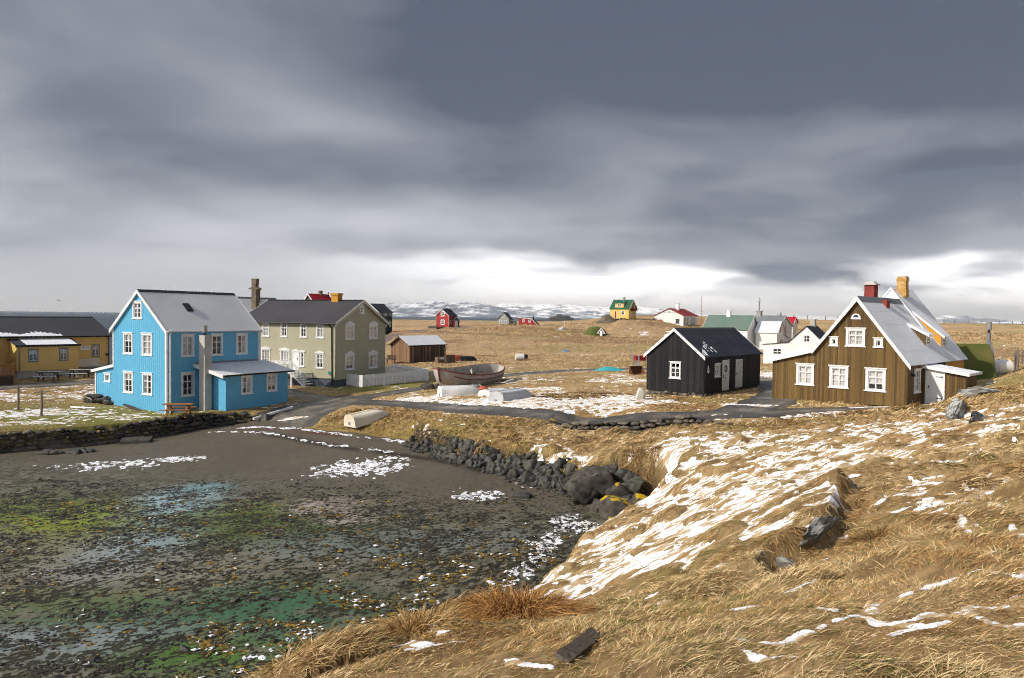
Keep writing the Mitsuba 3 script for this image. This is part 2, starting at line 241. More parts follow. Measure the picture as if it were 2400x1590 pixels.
SNOW_LAND = [(7.2, 27.0, 6.0, 7.0, 0, 1.05), (12.5, 27.5, 7.0, 5.0, 0, 1.0), (4.4, 18.5, 4.2, 7.0, 0, 1.2), (2.0, 17.0, 3.4, 5.5, 0, 1.2), (13.0, 24.0, 7.0, 7.0, 0, 1.05), (16.5, 22, 6, 6, 0, .9), (7.5, 20.5, 5.0, 6.0, 0, 1.05), (2.6, 12.8, 2.4, 2.6, 0, .85),
    (15.5, 18.5, 9.0, 6.0, 0, .85), (9.8, 13.0, 4.5, 2.6, 0, 0.42), (17, 29, 6, 6, 0, .45), (24, 33, 6, 6, 0, .35), (13, 12, 4, 4, 0, .4), (7.0, 9.5, 3, 3, 0, .25),
    (3.6, 43.5, 6.0, 2.8, -0.35, 1.2), (6.6, 43.4, 3.0, 3.6, 0, 1.1), (-5.2, 49.8, 3.4, 2.4, -0.5, 0.95), (-1.0, 45.2, 4.2, 1.8, -0.55, 1.25), (2.2, 50, 4.2, 4.0, 0, .7), (9.0, 55, 5, 5, 0, .55), (5, 62, 7, 5, 0, .42), (-6, 72, 7, 5, 0, .35),
    (-31.0, 43.5, 5.5, 1.8, 0.6, .40), (-28, 40.8, 4.0, 1.4, .6, .45), (-34, 50, 5, 2.2, .6, .42), (-13.8, 46.4, 1.2, 1.4, 0, .85), (-7.0, 40.8, 3.4, 1.2, 0, .45), (-12.0, 42.4, 1.6, .9, 0, .6), (1.6, 34.5, 1.8, 1.2, 0, .8), (18.2, 44.2, 1.6, 2.2, 0, 1.2), (13.2, 40.2, 1.8, .8, -0.4, 1.1),
    (21.5, 62, 2.5, 6, 0, 1.1), (20.0, 38.9, 3.2, .4, 0.1, 1.2), (27, 164, 11.0, 11.0, 0, 1.0), (36, 168, 8, 6, 0, .7), (9, 37.0, 7, .7, -.1, .7)]
def snow_land(x, y):
    w = np.zeros(x.shape)
    for cx, cy, rx, ry, rot, a in SNOW_LAND: w = np.maximum(w, a * ell(x, y, cx, cy, rx, ry, rot, 1.15))
    return w
SNOW_BEACH = [(-19.2, 35.8, 3.6, 1.5, 0.25, .9), (-16.6, 37.0, 2.6, 1.0, 0.2, .95), (-7.4, 34.9, 2.9, 2.0, 0.1, 1.05), (-6.6, 36.3, 2.4, 1.3, 0.0, .85), (-1.4, 30.5, 1.5, 1.2, 0, .95), (0.2, 32.2, 1.6, .7, -.5, .5),
    (2.3, 26.6, 1.0, 1.6, 0.4, 1.0), (1.2, 24.4, .7, 2.4, -0.25, 1.05), (0.2, 22.0, 0.7, 1.8, -0.2, .95), (-1.4, 20.2, 0.9, 0.9, 0.5, .6), (-5.6, 17.3, 2.2, 1.6, 0.3, .62), (-3.4, 19.4, 1.0, .8, 0, .45)]
def snow_beach(x, y):
    w = np.zeros(x.shape)
    for cx, cy, rx, ry, rot, a in SNOW_BEACH: w = np.maximum(w, a * ell(x, y, cx, cy, rx, ry, rot, 1.15))
    for line, wd in TIDELINES:
        w = np.maximum(w, 0.9 * np.exp(-(seg_dist(x, y, line) / wd) ** 2))
    return w
TIDELINES = [([(-18.0, 44.3), (-14.6, 42.9), (-11.4, 40.7), (-8.0, 39.0), (-5.6, 37.9)], 0.28), ([(-17.5, 45.2), (-14.6, 44.3), (-10.0, 42.0), (-5.8, 40.0)], 0.38)]
def snow_depth(x, y, sd, rd, t):
    """Depth of the thin snow over the ground, below zero where there is none: it keeps to the hollows between tussocks."""
    w = snow_land(x, y); r = np.hypot(x, y)
    rx_, ry_ = x + 0.22 * y, y - 0.22 * x
    q = 0.40 * np.clip(t / 0.11, 0, 1.2) + 0.50 * nz(rx_, ry_, 0.8, 21, 3, 2.8) + 0.90 * nz(rx_, ry_, 3.2, 26, 3, 7.5) + 0.40 * nz(x, y, 0.3, 23, 2)
    thr = 0.77 + 0.48 * np.minimum(w, 1.1)
    edge = nz(x, y, 9.0, 24, 2)
    for line, wd in STREAKS:
        d = seg_dist(x + 0.16 * (nz(x, y, 3, 24, 2) - .5), y + 0.16 * (nz(x, y, 3, 25, 2) - .5), line); thr = np.maximum(thr, 0.80 * np.exp(-(d / (1.05 * wd)) ** 2) + 0.47 + 0.85 * (edge - .5) + 0.3 * (nz(x, y, 2.2, 27, 2) - .5))
    land = np.clip(0.085 * (thr - q), -0.1, 0.045 * sm(9, 20, r) + 0.012) - 0.2 * (sd < 0.8) 
    wb = snow_beach(x, y)
    beach = np.clip(0.10 * (0.20 + 0.40 * np.minimum(wb, 1.1) - (0.66 * nz(x, y, 5.0, 31, 2, 7.0) + 0.34 * nz(x, y, 1.4, 32, 2, 2.4))), -.1, .025)
    beach = np.where(wb < 0.03, np.minimum(beach, 0.1 * (0.19 - nz(x, y, 7.0, 33, 2))), beach)
    road = np.clip(0.1 * (0.12 + 0.40 * w - (0.6 * nz(x, y, 0.9, 41, 3, 1.8) + 0.4 * nz(x, y, 5.0, 42, 2)) + 0.06), -.1, .02)
    return np.where(sd < 0, beach, np.where(rd < 0, road, land))
STREAKS = [([(1.4, 4.62), (1.6, 4.41), (1.98, 4.62), (2.28, 4.86), (2.4, 4.54), (2.51, 4.39), (2.99, 4.75), (3.15, 4.48)], .06), ([(2.48, 4.63), (2.66, 4.72), (2.73, 4.57), (3.01, 4.78)], .05), ([(2.84, 4.57), (2.88, 4.39), (2.9, 4.24), (3.0, 4.27)], .05),
    ([(2.44, 4.95), (2.71, 5.31), (3.07, 5.55), (3.6, 5.79), (3.8, 5.85)], .055), ([(3.82, 6.15), (4.4, 6.66)], .05), ([(3.7, 5.64), (3.71, 5.41), (3.85, 5.5)], .06), ([(5.91, 11.74), (6.34, 11.92), (6.46, 11.23), (6.3, 10.63), (6.96, 10.97)], .12),
    ([(5.96, 10.36), (5.69, 9.32), (5.1, 8.09)], .09), ([(5.82, 8.84), (5.74, 8.45), (5.45, 7.8)], .09), ([(6.7, 10.28), (6.54, 9.77), (6.66, 9.53)], .10), ([(1.36, 4.35), (1.41, 4.14)], .04), ([(1.37, 4.08), (1.47, 4.11), (1.55, 4.0)], .04), ([(1.47, 3.96), (1.52, 3.85)], .05),
    ([(7.29, 13.72), (7.43, 12.55), (7.38, 12.13)], .10), ([(8.19, 12.65), (7.92, 11.75), (7.75, 11.12)], .12), ([(7.15, 11.74), (7.29, 11.3), (7.4, 10.61)], .12), ([(7.51, 13.57), (7.74, 13.21)], .1), ([(6.55, 11.92), (6.3, 12.01), (5.93, 11.77)], .1),
    ([(2.73, 7.24), (2.82, 7.21)], .05), ([(2.52, 6.62), (2.9, 6.92)], .05), ([(2.15, 5.25), (2.25, 5.07)], .05), ([(3.34, 4.87), (3.48, 4.96)], .06), ([(-.85, 7.0), (-.62, 6.6), (-.60, 6.22)], .08), ([(-0.99, 6.16), (-0.83, 6.19), (-0.67, 6.01)], .07), ([(-0.09, 5.15), (0.11, 4.97), (0.27, 4.73)], .05), ([(0.93, 7.06), (1.03, 6.58)], .06)]
# ------------------------------------------------------------------ ground meshes: one polar net, cut along the lines where one ground meets another
def clip_faces(v, f, val, at):
    """Splits triangles along val = 0. Returns (v, at, faces where val >= 0, faces where val < 0)."""
    s = val[f] >= 0; k = s.sum(1)
    pos, neg, cut = [f[k == 3]], [f[k == 0]], f[(k == 1) | (k == 2)]
    if len(cut):
        sc = val[cut] >= 0; odd = np.where(sc.sum(1) == 1, sc.argmax(1), (~sc).argmax(1)); r = np.arange(len(cut))
        a, b, c = cut[r, odd], cut[r, (odd + 1) % 3], cut[r, (odd + 2) % 3]; ap = val[a] >= 0
        def mid(i, j):
            t = (val[i] / (val[i] - val[j]))[:, None]; return v[i] + t * (v[j] - v[i]), at[i] + t * (at[j] - at[i])
        (p, pa), (q, qa) = mid(a, b), mid(a, c); n = len(v); ip, iq = n + r, n + len(cut) + r
        v = np.vstack([v, p, q]); at = np.vstack([at, pa, qa])
        one = np.stack([a, ip, iq], 1); two = np.vstack([np.stack([ip, b, c], 1), np.stack([ip, c, iq], 1)]); ap2 = np.concatenate([ap, ap])
        pos += [one[ap], two[~ap2]]; neg += [one[~ap], two[ap2]]
    return v, at, np.vstack(pos), np.vstack(neg)
def compact(v, at, f):
    u, i = np.unique(f, return_inverse=True); return v[u], at[u], i.reshape(f.shape)

def lerp(a, b, t): return a + (b - a) * t[:, None]
C_ = lambda *c: np.array(c, float)[None, :]
def land_colour(x, y, z, tus, sd):
    """Colour of the grass land, some shade painted in: dry straw, russet and ochre clumps, green turf, bare dark peat."""
    n = nz(x, y, 0.35, 51, 4); n2 = nz(x, y, 1.7, 52, 4, 2.6); n3 = nz(x, y, 9.0, 53, 3, 14.0); n4 = nz(x, y, 0.12, 54, 3, 0.3)
    c = lerp(C_(0.42, 0.30, 0.155) + 0 * n[:, None], C_(0.31, 0.205, 0.10), sm(0.35, 0.7, n2))
    c = lerp(c, C_(0.27, 0.145, 0.055), 0.75 * sm(0.55, 0.75, n))
    c = lerp(c, C_(0.20, 0.165, 0.055), 0.75 * sm(0.52, 0.72, n4) * sm(0.3, 0.6, n2) )
    c = c * (0.62 + 0.76 * n3)[:, None] * (0.80 + 0.20 * sm(10, 30, np.hypot(x, y)))[:, None]  # near ground darkened: depth between the blades put into its colour
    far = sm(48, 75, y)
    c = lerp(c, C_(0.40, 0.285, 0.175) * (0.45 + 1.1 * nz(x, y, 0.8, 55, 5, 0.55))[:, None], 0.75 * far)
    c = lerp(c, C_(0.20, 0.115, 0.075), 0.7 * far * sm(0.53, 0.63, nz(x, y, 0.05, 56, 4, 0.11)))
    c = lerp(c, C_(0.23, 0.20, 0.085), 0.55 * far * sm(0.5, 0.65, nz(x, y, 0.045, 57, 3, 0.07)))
    g = lawn_weight(x, y) * sm(0.25, 0.55, nz(x, y, 0.9, 58, 4) + 0.2)
    c = lerp(c, lerp(C_(0.095, 0.135, 0.022), C_(0.19, 0.18, 0.05), nz(x, y, 2.5, 59)), 0.9 * g)
    # ochre fringe just above the beach, soil on the cut bank and the potato patch
    c = lerp(c, C_(0.26, 0.19, 0.045), 0.6 * sm(3.0, 0.6, sd) * (y > 30) * (x > -14) * (x < 3))
    c = lerp(c, C_(0.05, 0.034, 0.022), sm(1.0, 0.35, sd + .5 * (n2 - .5)) * (x > 4.2) * (y > 24))
    c = lerp(c, C_(0.045, 0.040, 0.034), sm(1.35, 0.9, sd + .5 * (n2 - .5)) * (x > -5.4) * (x < 4.6) * (y > 29))
    soil = ell(x, y, 4.6, 46.4, 4.2, 2.6, -0.15) + ell(x, y, 7.4, 44.5, 2.4, 2.2)
    c = lerp(c, C_(0.05, 0.030, 0.018), np.clip(1.3 * soil, 0, 1) * sm(0.40, 0.5, n2))
    ditch_shade = 1.3 * np.exp(-(seg_dist(x, y, [(12.5, 35.7), (15, 36.0), (18, 35.7), (20.8, 34.7)]) / .5) ** 2)  # dark soil tone painted in for the shade of the ditch hollow
    c = lerp(c, C_(0.07, 0.05, 0.03), np.clip(ditch_shade, 0, 1) * sm(0.40, 0.55, n2))
    return np.clip(c, 0.01, 0.9)
ALGAE_SHEEN = [(-15.7, 27.2, 2.4, 1.3, 1.0, (0.34, 0.44, 0.01)), (-12.6, 26.0, 2.6, 1.4, .9, (0.24, 0.31, 0.015)), (-18.5, 28.4, 3.5, 1.8, .7, (0.13, 0.17, 0.03)), (-11.2, 27.6, 3.4, 1.5, .85, (0.11, 0.17, 0.03)), (-9.0, 26.0, 3.6, 1.6, .8, (0.07, 0.115, 0.035)), (-14.2, 25.2, 5, 2.0, .5, (0.13, 0.15, 0.03)),
    (-13.4, 29.6, 1.5, 2.0, .85, (0.30, 0.42, 0.45)), (-13.2, 31.6, 1.0, .8, .7, (0.20, 0.33, 0.36)), (-12.4, 24.0, 1.6, 2.6, .65, (0.28, 0.37, 0.44)), (-8.6, 33.0, 2.0, 1.2, .2, (0.15, 0.14, 0.13)), (-7.3, 28.8, 1.2, 1.1, .9, (0.36, 0.31, 0.27)), (-6.0, 27.3, 0.9, .6, .9, (0.36, 0.31, 0.27)),  # blue grey ones: sky sheen on wet mud painted into the colour
    (-9.3, 19.4, 3.8, 1.5, .8, (0.06, 0.125, 0.07)), (-6.6, 19.6, 2.6, 1.8, .85, (0.055, 0.13, 0.07)), (-11.5, 17.8, 4.0, .8, .75, (0.25, 0.29, 0.30)), (-5.4, 24.4, 3.4, 1.3, .5, (0.17, 0.22, 0.22)), (-1.4, 25.2, 2.6, 1.2, .6, (0.16, 0.18, 0.17)), (-11, 22.2, 4, 1.4, .5, (0.28, 0.255, 0.20)), (-7.4, 17.4, 1.8, .9, .85, (0.08, .16, .03)), (-17, 24.0, 4, 1.5, .45, (0.26, 0.235, 0.165)), (-12.5, 20.2, 3, 1.0, .5, (.13, .16, .05))]
def beach_colour(x, y, sd):
    n = nz(x, y, 0.5, 61, 4, 0.9); n2 = nz(x, y, 7.5, 62, 4, 10.0); n3 = nz(x, y, 1.6, 63, 5, 3.0)
    c = lerp(C_(0.094, 0.080, 0.061) + 0 * n[:, None], C_(0.135, 0.112, 0.083), n)
    low = sm(32.5, 25.5, y + 0.30 * x + 5.0 * (n - 0.5) + 4.5 * (n3 - .5))                     # the weedy, wet lower shore
    c = lerp(c, lerp(C_(0.098, 0.100, 0.058), C_(0.21, 0.20, 0.155), sm(.35, .68, n3)), 0.75 * low)
    for cx, cy, rx, ry, a, col in ALGAE_SHEEN:
        w = a * ell(x, y, cx, cy, rx * 1.15, ry * 1.15, 0.1) * sm(0.38, 0.60, nz(x + .4 * y, y, 0.9, 64, 6, 2.4) + 0.10)
        c = lerp(c, C_(*col), np.clip(w * 1.3, 0, 1))
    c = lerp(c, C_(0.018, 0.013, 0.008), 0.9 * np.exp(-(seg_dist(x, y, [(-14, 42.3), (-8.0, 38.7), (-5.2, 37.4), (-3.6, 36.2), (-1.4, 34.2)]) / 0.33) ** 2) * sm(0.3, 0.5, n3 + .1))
    c = lerp(c, C_(0.11, 0.02, 0.012), 0.75 * np.exp(-(seg_dist(x, y, [(-17.0, 44.8), (-14.6, 44.0), (-11.0, 42.2), (-9.5, 41.6)]) / 0.33) ** 2) * sm(0.42, 0.55, n3))
    return np.clip(c, 0.008, 0.9)
def road_colour(x, y, rd):
    n = nz(x, y, 0.8, 71, 4); n2 = nz(x, y, 6.0, 72, 3)
    c = lerp(C_(0.088, 0.082, 0.075) + 0 * n[:, None], C_(0.27, 0.245, 0.21), sm(0.42, 0.70, n) * 0.8)
    c = lerp(c, C_(0.045, 0.04, 0.036), 0.7 * sm(-0.5, 0.0, rd))
    c = lerp(c, C_(0.05, 0.045, 0.04), 0.75 * np.exp(-((rd + 0.47) / 0.16) ** 2) * sm(.35, .6, nz(x, y, .35, 73, 3))); c = lerp(c, C_(0.24, 0.205, 0.15), 0.55 * sm(-.75, -1.0, rd) * sm(.4, .6, nz(x, y, .5, 74, 3)))
    far = sm(90, 130, y)
    return np.clip(lerp(c, C_(0.20, 0.14, 0.12), far) * (0.7 + 0.6 * n2)[:, None], 0.01, 0.5)

def net(ang, rad):
    a, r = np.meshgrid(ang, rad, indexing='ij'); x, y = (r * np.sin(a)).ravel(), (r * np.cos(a)).ravel()
    m, n = len(ang), len(rad); i, j = np.meshgrid(np.arange(m - 1), np.arange(n - 1), indexing='ij'); o = i * n + j
    f = np.stack([o, o + n, o + n + 1, o + 1], -1).reshape(-1, 4); fl = ((i + j) % 2).reshape(-1).astype(bool)
    return x, y, np.vstack([f[fl][:, [0, 1, 2]], f[fl][:, [0, 2, 3]], f[~fl][:, [0, 1, 3]], f[~fl][:, [1, 2, 3]]])
DENSE = 760
D2R = math.pi / 180
ANG = np.concatenate([np.linspace(-180, -66, 20), np.linspace(-62, -38.5, 14), np.linspace(-37.5, 37.5, DENSE), np.linspace(38.5, 62, 14), np.linspace(66, 180, 20)]) * D2R
_r = [0.05, 0.7, 1.4, 2.0, 2.5]
while _r[-1] < 72: _r.append(_r[-1] + min(max(_r[-1] ** 2 / 1650, 0.034), 0.26))
NEAR_R = np.array(_r)
while _r[-1] < 900: _r.append(_r[-1] + min(max(_r[-1] ** 2 / 9000, 0.5), 30.0))
FAR_R = np.array(_r[len(NEAR_R) - 1:])
GROUND = {}
def relief(x, y, sd, rd, far=False):
    """Height of the bare ground with tussocks, mud ripples and ruts; the tussock share too."""
    h = base_height(x, y, sd)
    tw = hill_weight(x, y, sd, rd)
    near = y < 47
    t = np.zeros(x.shape)
    if near.any(): t[near] = tussock(x[near], y[near]) * tw[near]
    mead = sm(0, 1.0, rd) * sm(0.2, 1.0, sd) * (1 - tw) * (1 - 0.85 * lawn_weight(x, y))
    t = t + mead * (0.30 * np.maximum(nz(x, y, 0.55, 81, 4, 0.8) - 0.40, 0) + 0.10 * (nz(x, y, 2.0, 82, 3) - 0.3)) * np.where(x < -16, 0.35, 1) * (1 + 2.0 * sm(80, 200, y))
    t = t + tw * 0.05 * (nz(x, y, 4.0, 83, 3) - 0.5)
    b = (sd < 0)
    mud = 0.05 * (nz(x, y, 2.6, 84, 4, 3.6) - 0.5) + 0.10 * sm(32, 26, y) * np.maximum(nz(x, y, 1.9, 85, 4, 3.0) - 0.5, 0)
    return h, np.where(b, mud * sm(0, 0.5, -sd), t + (1 - sm(0, 1, rd)) * 0.03 * (nz(x, y, 1.3, 86, 3) - 0.5))
def build_net(x, y, f, suffix):
    sd, rd = shore_sdf_rough(x, y), road_sdf(x, y)
    h, t = relief(x, y, sd, rd); s = snow_depth(x, y, sd, rd, t)
    s = np.where(h < 0.2, -1, s)
    z = h + t + np.maximum(0, s)
    at = np.stack([sd, rd, s, h, t], 1); v = np.stack([x, y, z], 1)
    v, at, fs, fg = clip_faces(v, f, at[:, 2], at)
    v, at, fm, fs = clip_faces(v, fs, -at[:, 0], at)
    out = {'snow': fs, 'snow_on_mud': fm}
    v, at, fb, fl = clip_faces(v, fg, -at[:, 0], at)
    out['beach'] = fb
    v, at, out['road'], out['land'] = clip_faces(v, fl, -at[:, 1], at)
    for k, ff in out.items():
        if len(ff): GROUND.setdefault(k, []).append(compact(v, at, ff))
x, y, f = net(ANG, NEAR_R); build_net(x, y, f, ''); NEAR_N = len(x)
angf = np.concatenate([np.linspace(-60, -38, 12), np.linspace(-37.5, 37.5, 420), np.linspace(38, 60, 12)]) * D2R
x, y, f = net(angf, FAR_R); build_net(x, y, f, '')
def joined(lst):
    n, V, A, F = 0, [], [], []
    for v, a, f in lst: V.append(v); A.append(a); F.append(f + n); n += len(v)
    return np.vstack(V), np.vstack(A), np.vstack(F)
def blended(name, weight, dark, rough, spec, rough2=None, spec2=None):
    a = {'type': 'principled', 'base_color': VC, 'roughness': rough, 'specular': spec}; b = {'type': 'principled', 'base_color': rgb(dark), 'roughness': rough2 or rough, 'specular': spec2 or spec}
    scene[name] = {'type': 'twosided', 'nested': {'type': 'blendbsdf', 'weight': mikit.proc(weight), 'bsdf_0': a, 'bsdf_1': b}}
def spin(p, f, g=None):
    return (p.x * 0.82 + p.y * 0.57) * f, (p.y * 0.82 - p.x * 0.57) * (g or f)
def mud_speck(p, n, uv):
    u, v = spin(p, 7.0, 11.0); k = fbm(u, v, 0.0, 4); u2, v2 = spin(p, 1.1, 2.0); big = fbm(u2, v2, 5.0, 4)
    low = smoothstep(33.0, 25.0, p.y + 0.3 * p.x + 9.0 * (big - 0.5)); u3, v3 = spin(p, 26.0); fine = noise(u3, v3, 2.0)
    return dr.clip(low * 0.86 * smoothstep(0.50, 0.58, k + 0.55 * (big - 0.5)) + (1 - low) * (0.45 * smoothstep(0.56, 0.64, k) * smoothstep(-6.0, 3.0, p.x) + 0.18 * fine) + 0.20 * low * fine, 0, 1)
def gravel_speck(p, n, uv):
    u, v = spin(p, 14.0); u2, v2 = spin(p, 2.2); return dr.clip(0.40 * smoothstep(0.42, 0.68, fbm(u, v, 0.0, 3)) + 0.35 * smoothstep(0.5, 0.7, fbm(u2, v2, 3.0, 3)), 0, 1)
def straw_speck(p, n, uv):
    u, v = spin(p, 5.0, 9.0); u2, v2 = spin(p, 0.9, 2.4); return dr.clip(0.62 * smoothstep(0.46, 0.66, fbm(u, v, 0.0, 4)) + 0.35 * smoothstep(0.50, 0.68, fbm(u2, v2, 7.0, 4)), 0, 0.85)
blended('grass_ground', straw_speck, (0.15, 0.095, 0.045), 0.95, 0.1)
blended('road_gravel', gravel_speck, (0.035, 0.033, 0.031), 0.62, 0.4, 0.35, 0.5)
blended('beach_mud', mud_speck, (0.026, 0.024, 0.012), 0.60, 0.28, 0.6, 0.3)
mat('snow_white', (0.84, 0.86, 0.90), rough=0.7, spec=0.25)
def lace(f0, f1, lo, hi, amt):
    def fn(p, n, uv):
        u, v = (p.x + 0.25 * p.y) * f0, (p.y - 0.25 * p.x) * f1; k = fbm(u, v, 0.0, 4); k2 = fbm(u * 3.3, v * 2.2, 4.0, 2)
        return dr.clip(amt * smoothstep(lo, hi, 0.72 * k + 0.28 * k2), 0, 1)
    return mikit.proc(fn)
def thin_snow(name, weight, under):
    scene[name] = {'type': 'twosided', 'nested': {'type': 'blendbsdf', 'weight': weight, 'bsdf_0': {'type': 'principled', 'base_color': rgb(0.84, 0.86, 0.90), 'roughness': 0.7, 'specular': 0.25}, 'bsdf_1': {'type': 'principled', 'base_color': rgb(under), 'roughness': 0.9, 'specular': 0.1}}}
thin_snow('snow_on_grass', lace(3.6, 9.5, 0.465, 0.575, 0.95), (0.40, 0.28, 0.14))
thin_snow('snow_on_sand', lace(7.0, 9.0, 0.50, 0.58, 0.95), (0.06, 0.052, 0.042))
def ground(key, lst, m, colour, label, kind, cat=None):
    v, a, f = joined(lst)
    scene[key] = mikit.ply((v, f), m, smooth=True, **({'color': colour(v, a)} if colour else {}))
    labels[key] = {'label': label, 'kind': kind}
    if cat: labels[key]['category'] = cat
lv = [g for g in GROUND['land']]
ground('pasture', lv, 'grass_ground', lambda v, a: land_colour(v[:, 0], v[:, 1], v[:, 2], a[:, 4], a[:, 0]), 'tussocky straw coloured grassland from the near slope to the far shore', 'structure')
ground('beach', GROUND['beach'], 'beach_mud', lambda v, a: beach_colour(v[:, 0], v[:, 1], a[:, 0]), 'dark mud and sand of the drained cove with green algae', 'structure')
ground('road', GROUND['road'], 'road_gravel', lambda v, a: road_colour(v[:, 0], v[:, 1], a[:, 1]), 'wet dark gravel road and lanes between the houses', 'structure')
ground('snow', GROUND['snow'], 'snow_on_grass', None, 'thin broken patches of white snow lying between the tussocks on the grass', 'stuff', 'snow')
ground('snow_on_mud', GROUND['snow_on_mud'], 'snow_on_sand', None, 'speckled patches of thin snow lying on the dark mud of the cove', 'stuff', 'snow')
# height of the finished ground, for everything that stands on it
def zg(x, y):
    x, y = np.atleast_1d(np.asarray(x, float)), np.atleast_1d(np.asarray(y, float)); sd, rd = shore_sdf_rough(x, y), road_sdf(x, y)
    h, t = relief(x, y, sd, rd); return h + t + np.maximum(0, snow_depth(x, y, sd, rd, t))
def z0(x, y): return float(base_height(np.array([x], float), np.array([y], float))[0])
# ------------------------------------------------------------------ sea, far land
def sea_col(p, n, uv):
    w = noise(p.x * 0.02, p.y * 0.006, 0.0)
    return mix((0.030, 0.045, 0.060), (0.05, 0.07, 0.088), w)
def sea_bump(p, n, uv): return fbm(p.x * 0.10, p.y * 0.22, 0.0, 4)
bumpy('sea_water', mikit.proc(sea_col), mikit.proc(sea_bump, 0.05), 2.2, rough=0.34, spec=0.5)
g = G(); R = np.array([60, 200, 600, 2000, 8000, 20000, 34000.]); an = np.linspace(-75, 75, 60) * D2R
xs, ys, ff = net(an, R); g.add(np.stack([xs, ys, 0 * xs], 1), ff)
scene['sea'] = mikit.ply(g.mesh(), 'sea_water', smooth=True); labels['sea'] = {'label': 'cold dark blue grey sea beyond the island', 'kind': 'structure'}
# ------------------------------------------------------------------ materials of the buildings
def wood_fn(c0, c1, fz=0.7, fx=26.0):
    def fn(p, n, uv):
        h = p.x * 0.83 + p.y * 0.56
        g = fbm(h * fx, (p.x * 0.56 - p.y * 0.83) * fx, p.z * fz, 3)
        w = noise(h * 1.7, p.z * 0.8, 3.0)
        return mix(c0, c1, dr.clip(0.75 * g + 0.5 * w - 0.15, 0, 1))
    return mikit.proc(fn)
def worn(c0, c1, f=1.3, amt=1.0):
    def fn(p, n, uv): return mix(c0, c1, dr.clip(amt * (fbm(p.x * f, p.y * f, p.z * f * 0.6, 4) - 0.32) * 2.2, 0, 1))
    return mikit.proc(fn)
mat('white_paint', worn((0.84, 0.85, 0.86), (0.74, 0.74, 0.73)), rough=0.5, spec=0.4)
mat('blue_iron', worn((0.12, 0.44, 0.68), (0.11, 0.415, 0.65), 0.8), rough=0.42, spec=0.45)
mat('olive_paint', worn((0.45, 0.43, 0.31), (0.41, 0.39, 0.28), 0.7), rough=0.75)
mat('olive_trim', (0.58, 0.56, 0.49), rough=0.6)
for i, (a, b) in enumerate([((0.150, 0.092, 0.028), (0.080, 0.046, 0.014)), ((0.175, 0.108, 0.034), (0.105, 0.062, 0.018)), ((0.120, 0.070, 0.021), (0.058, 0.032, 0.011)), ((0.195, 0.122, 0.038), (0.125, 0.074, 0.021))]):
    mat(f'brown_wood_{i}', wood_fn(a, b), rough=0.6, spec=0.3)
for i, (a, b) in enumerate([((0.010, 0.010, 0.011), (0.024, 0.024, 0.026)), ((0.014, 0.014, 0.015), (0.034, 0.034, 0.035)), ((0.007, 0.007, 0.008), (0.018, 0.018, 0.02))]):
    mat(f'black_wood_{i}', wood_fn(a, b), rough=0.7, spec=0.25)
for i, (a, b) in enumerate([((0.30, 0.17, 0.09), (0.13, 0.075, 0.04)), ((0.22, 0.14, 0.085), (0.09, 0.06, 0.04)), ((0.36, 0.23, 0.14), (0.20, 0.12, 0.07)), ((0.10, 0.075, 0.06), (0.045, 0.035, 0.03))]):
    mat(f'weathered_board_{i}', wood_fn(a, b), rough=0.85)
mat('dark_timber', (0.03, 0.022, 0.017), rough=0.8)
mat('grey_iron_roof', worn((0.74, 0.75, 0.76), (0.64, 0.65, 0.66), 0.5), rough=0.5, spec=0.4)
mat('silver_iron_roof', worn((0.80, 0.82, 0.86), (0.70, 0.73, 0.77), 0.6), rough=0.45, spec=0.4)
mat('charcoal_roof', worn((0.060, 0.058, 0.066), (0.046, 0.045, 0.052), 0.5), rough=0.6)
mat('blue_black_roof', worn((0.022, 0.025, 0.036), (0.034, 0.037, 0.048), 0.8), rough=0.5)
mat('yellow_paint', worn((0.82, 0.56, 0.20), (0.74, 0.50, 0.18), 0.6), rough=0.6)
mat('pale_yellow_paint', (0.66, 0.49, 0.14), rough=0.65)
mat('ochre_paint', (0.55, 0.28, 0.035), rough=0.6)
mat('red_paint', worn((0.34, 0.030, 0.025), (0.27, 0.022, 0.02)), rough=0.6)
mat('dark_red_paint', (0.13, 0.016, 0.016), rough=0.6)
mat('green_roof', (0.022, 0.105, 0.062), rough=0.55)
mat('sage_roof', worn((0.12, 0.20, 0.15), (0.15, 0.20, 0.18), .4), rough=0.55)
mat('slate_roof', worn((0.19, 0.205, 0.225), (0.22, 0.23, 0.24), .4), rough=0.55)
mat('red_roof', worn((0.32, 0.04, 0.038), (0.26, 0.045, 0.04)), rough=0.55)
mat('bright_red_roof', (0.42, 0.014, 0.025), rough=0.5)
mat('dark_green_paint', (0.010, 0.026, 0.020), rough=0.6)
mat('grey_paint', (0.33, 0.34, 0.32), rough=0.7)
mat('cream_paint', (0.74, 0.72, 0.66), rough=0.6)
mat('concrete', worn((0.54, 0.52, 0.48), (0.40, 0.385, 0.36), 2.0), rough=0.85)
mat('slate_blue_base', (0.085, 0.10, 0.125), rough=0.8)
mat('foundation_stone', worn((0.14, 0.125, 0.11), (0.07, 0.06, 0.055), 2.5), rough=0.9)
mat('black_paint', (0.016, 0.016, 0.017), rough=0.5)
mat('room_dark', (0.05, 0.047, 0.045), rough=0.9)
mat('curtain_cloth', worn((0.66, 0.65, 0.63), (0.50, 0.49, 0.48), 6.0), rough=0.9)
mat('galvanised', worn((0.40, 0.40, 0.39), (0.28, 0.27, 0.25), 3.0), rough=0.5, metal=0.4)
scene['window_glass'] = {'type': 'thindielectric', 'int_ior': 1.52}
mat('far_glass', (0.035, 0.038, 0.042), rough=0.08, spec=0.6)
mat('red_brick', worn((0.27, 0.055, 0.045), (0.17, 0.035, 0.03), 3), rough=0.85)
for i, c in enumerate([(0.60, 0.36, 0.11), (0.50, 0.28, 0.075), (0.66, 0.43, 0.16)]): mat(f'yellow_brick_{i}', c, rough=0.85)
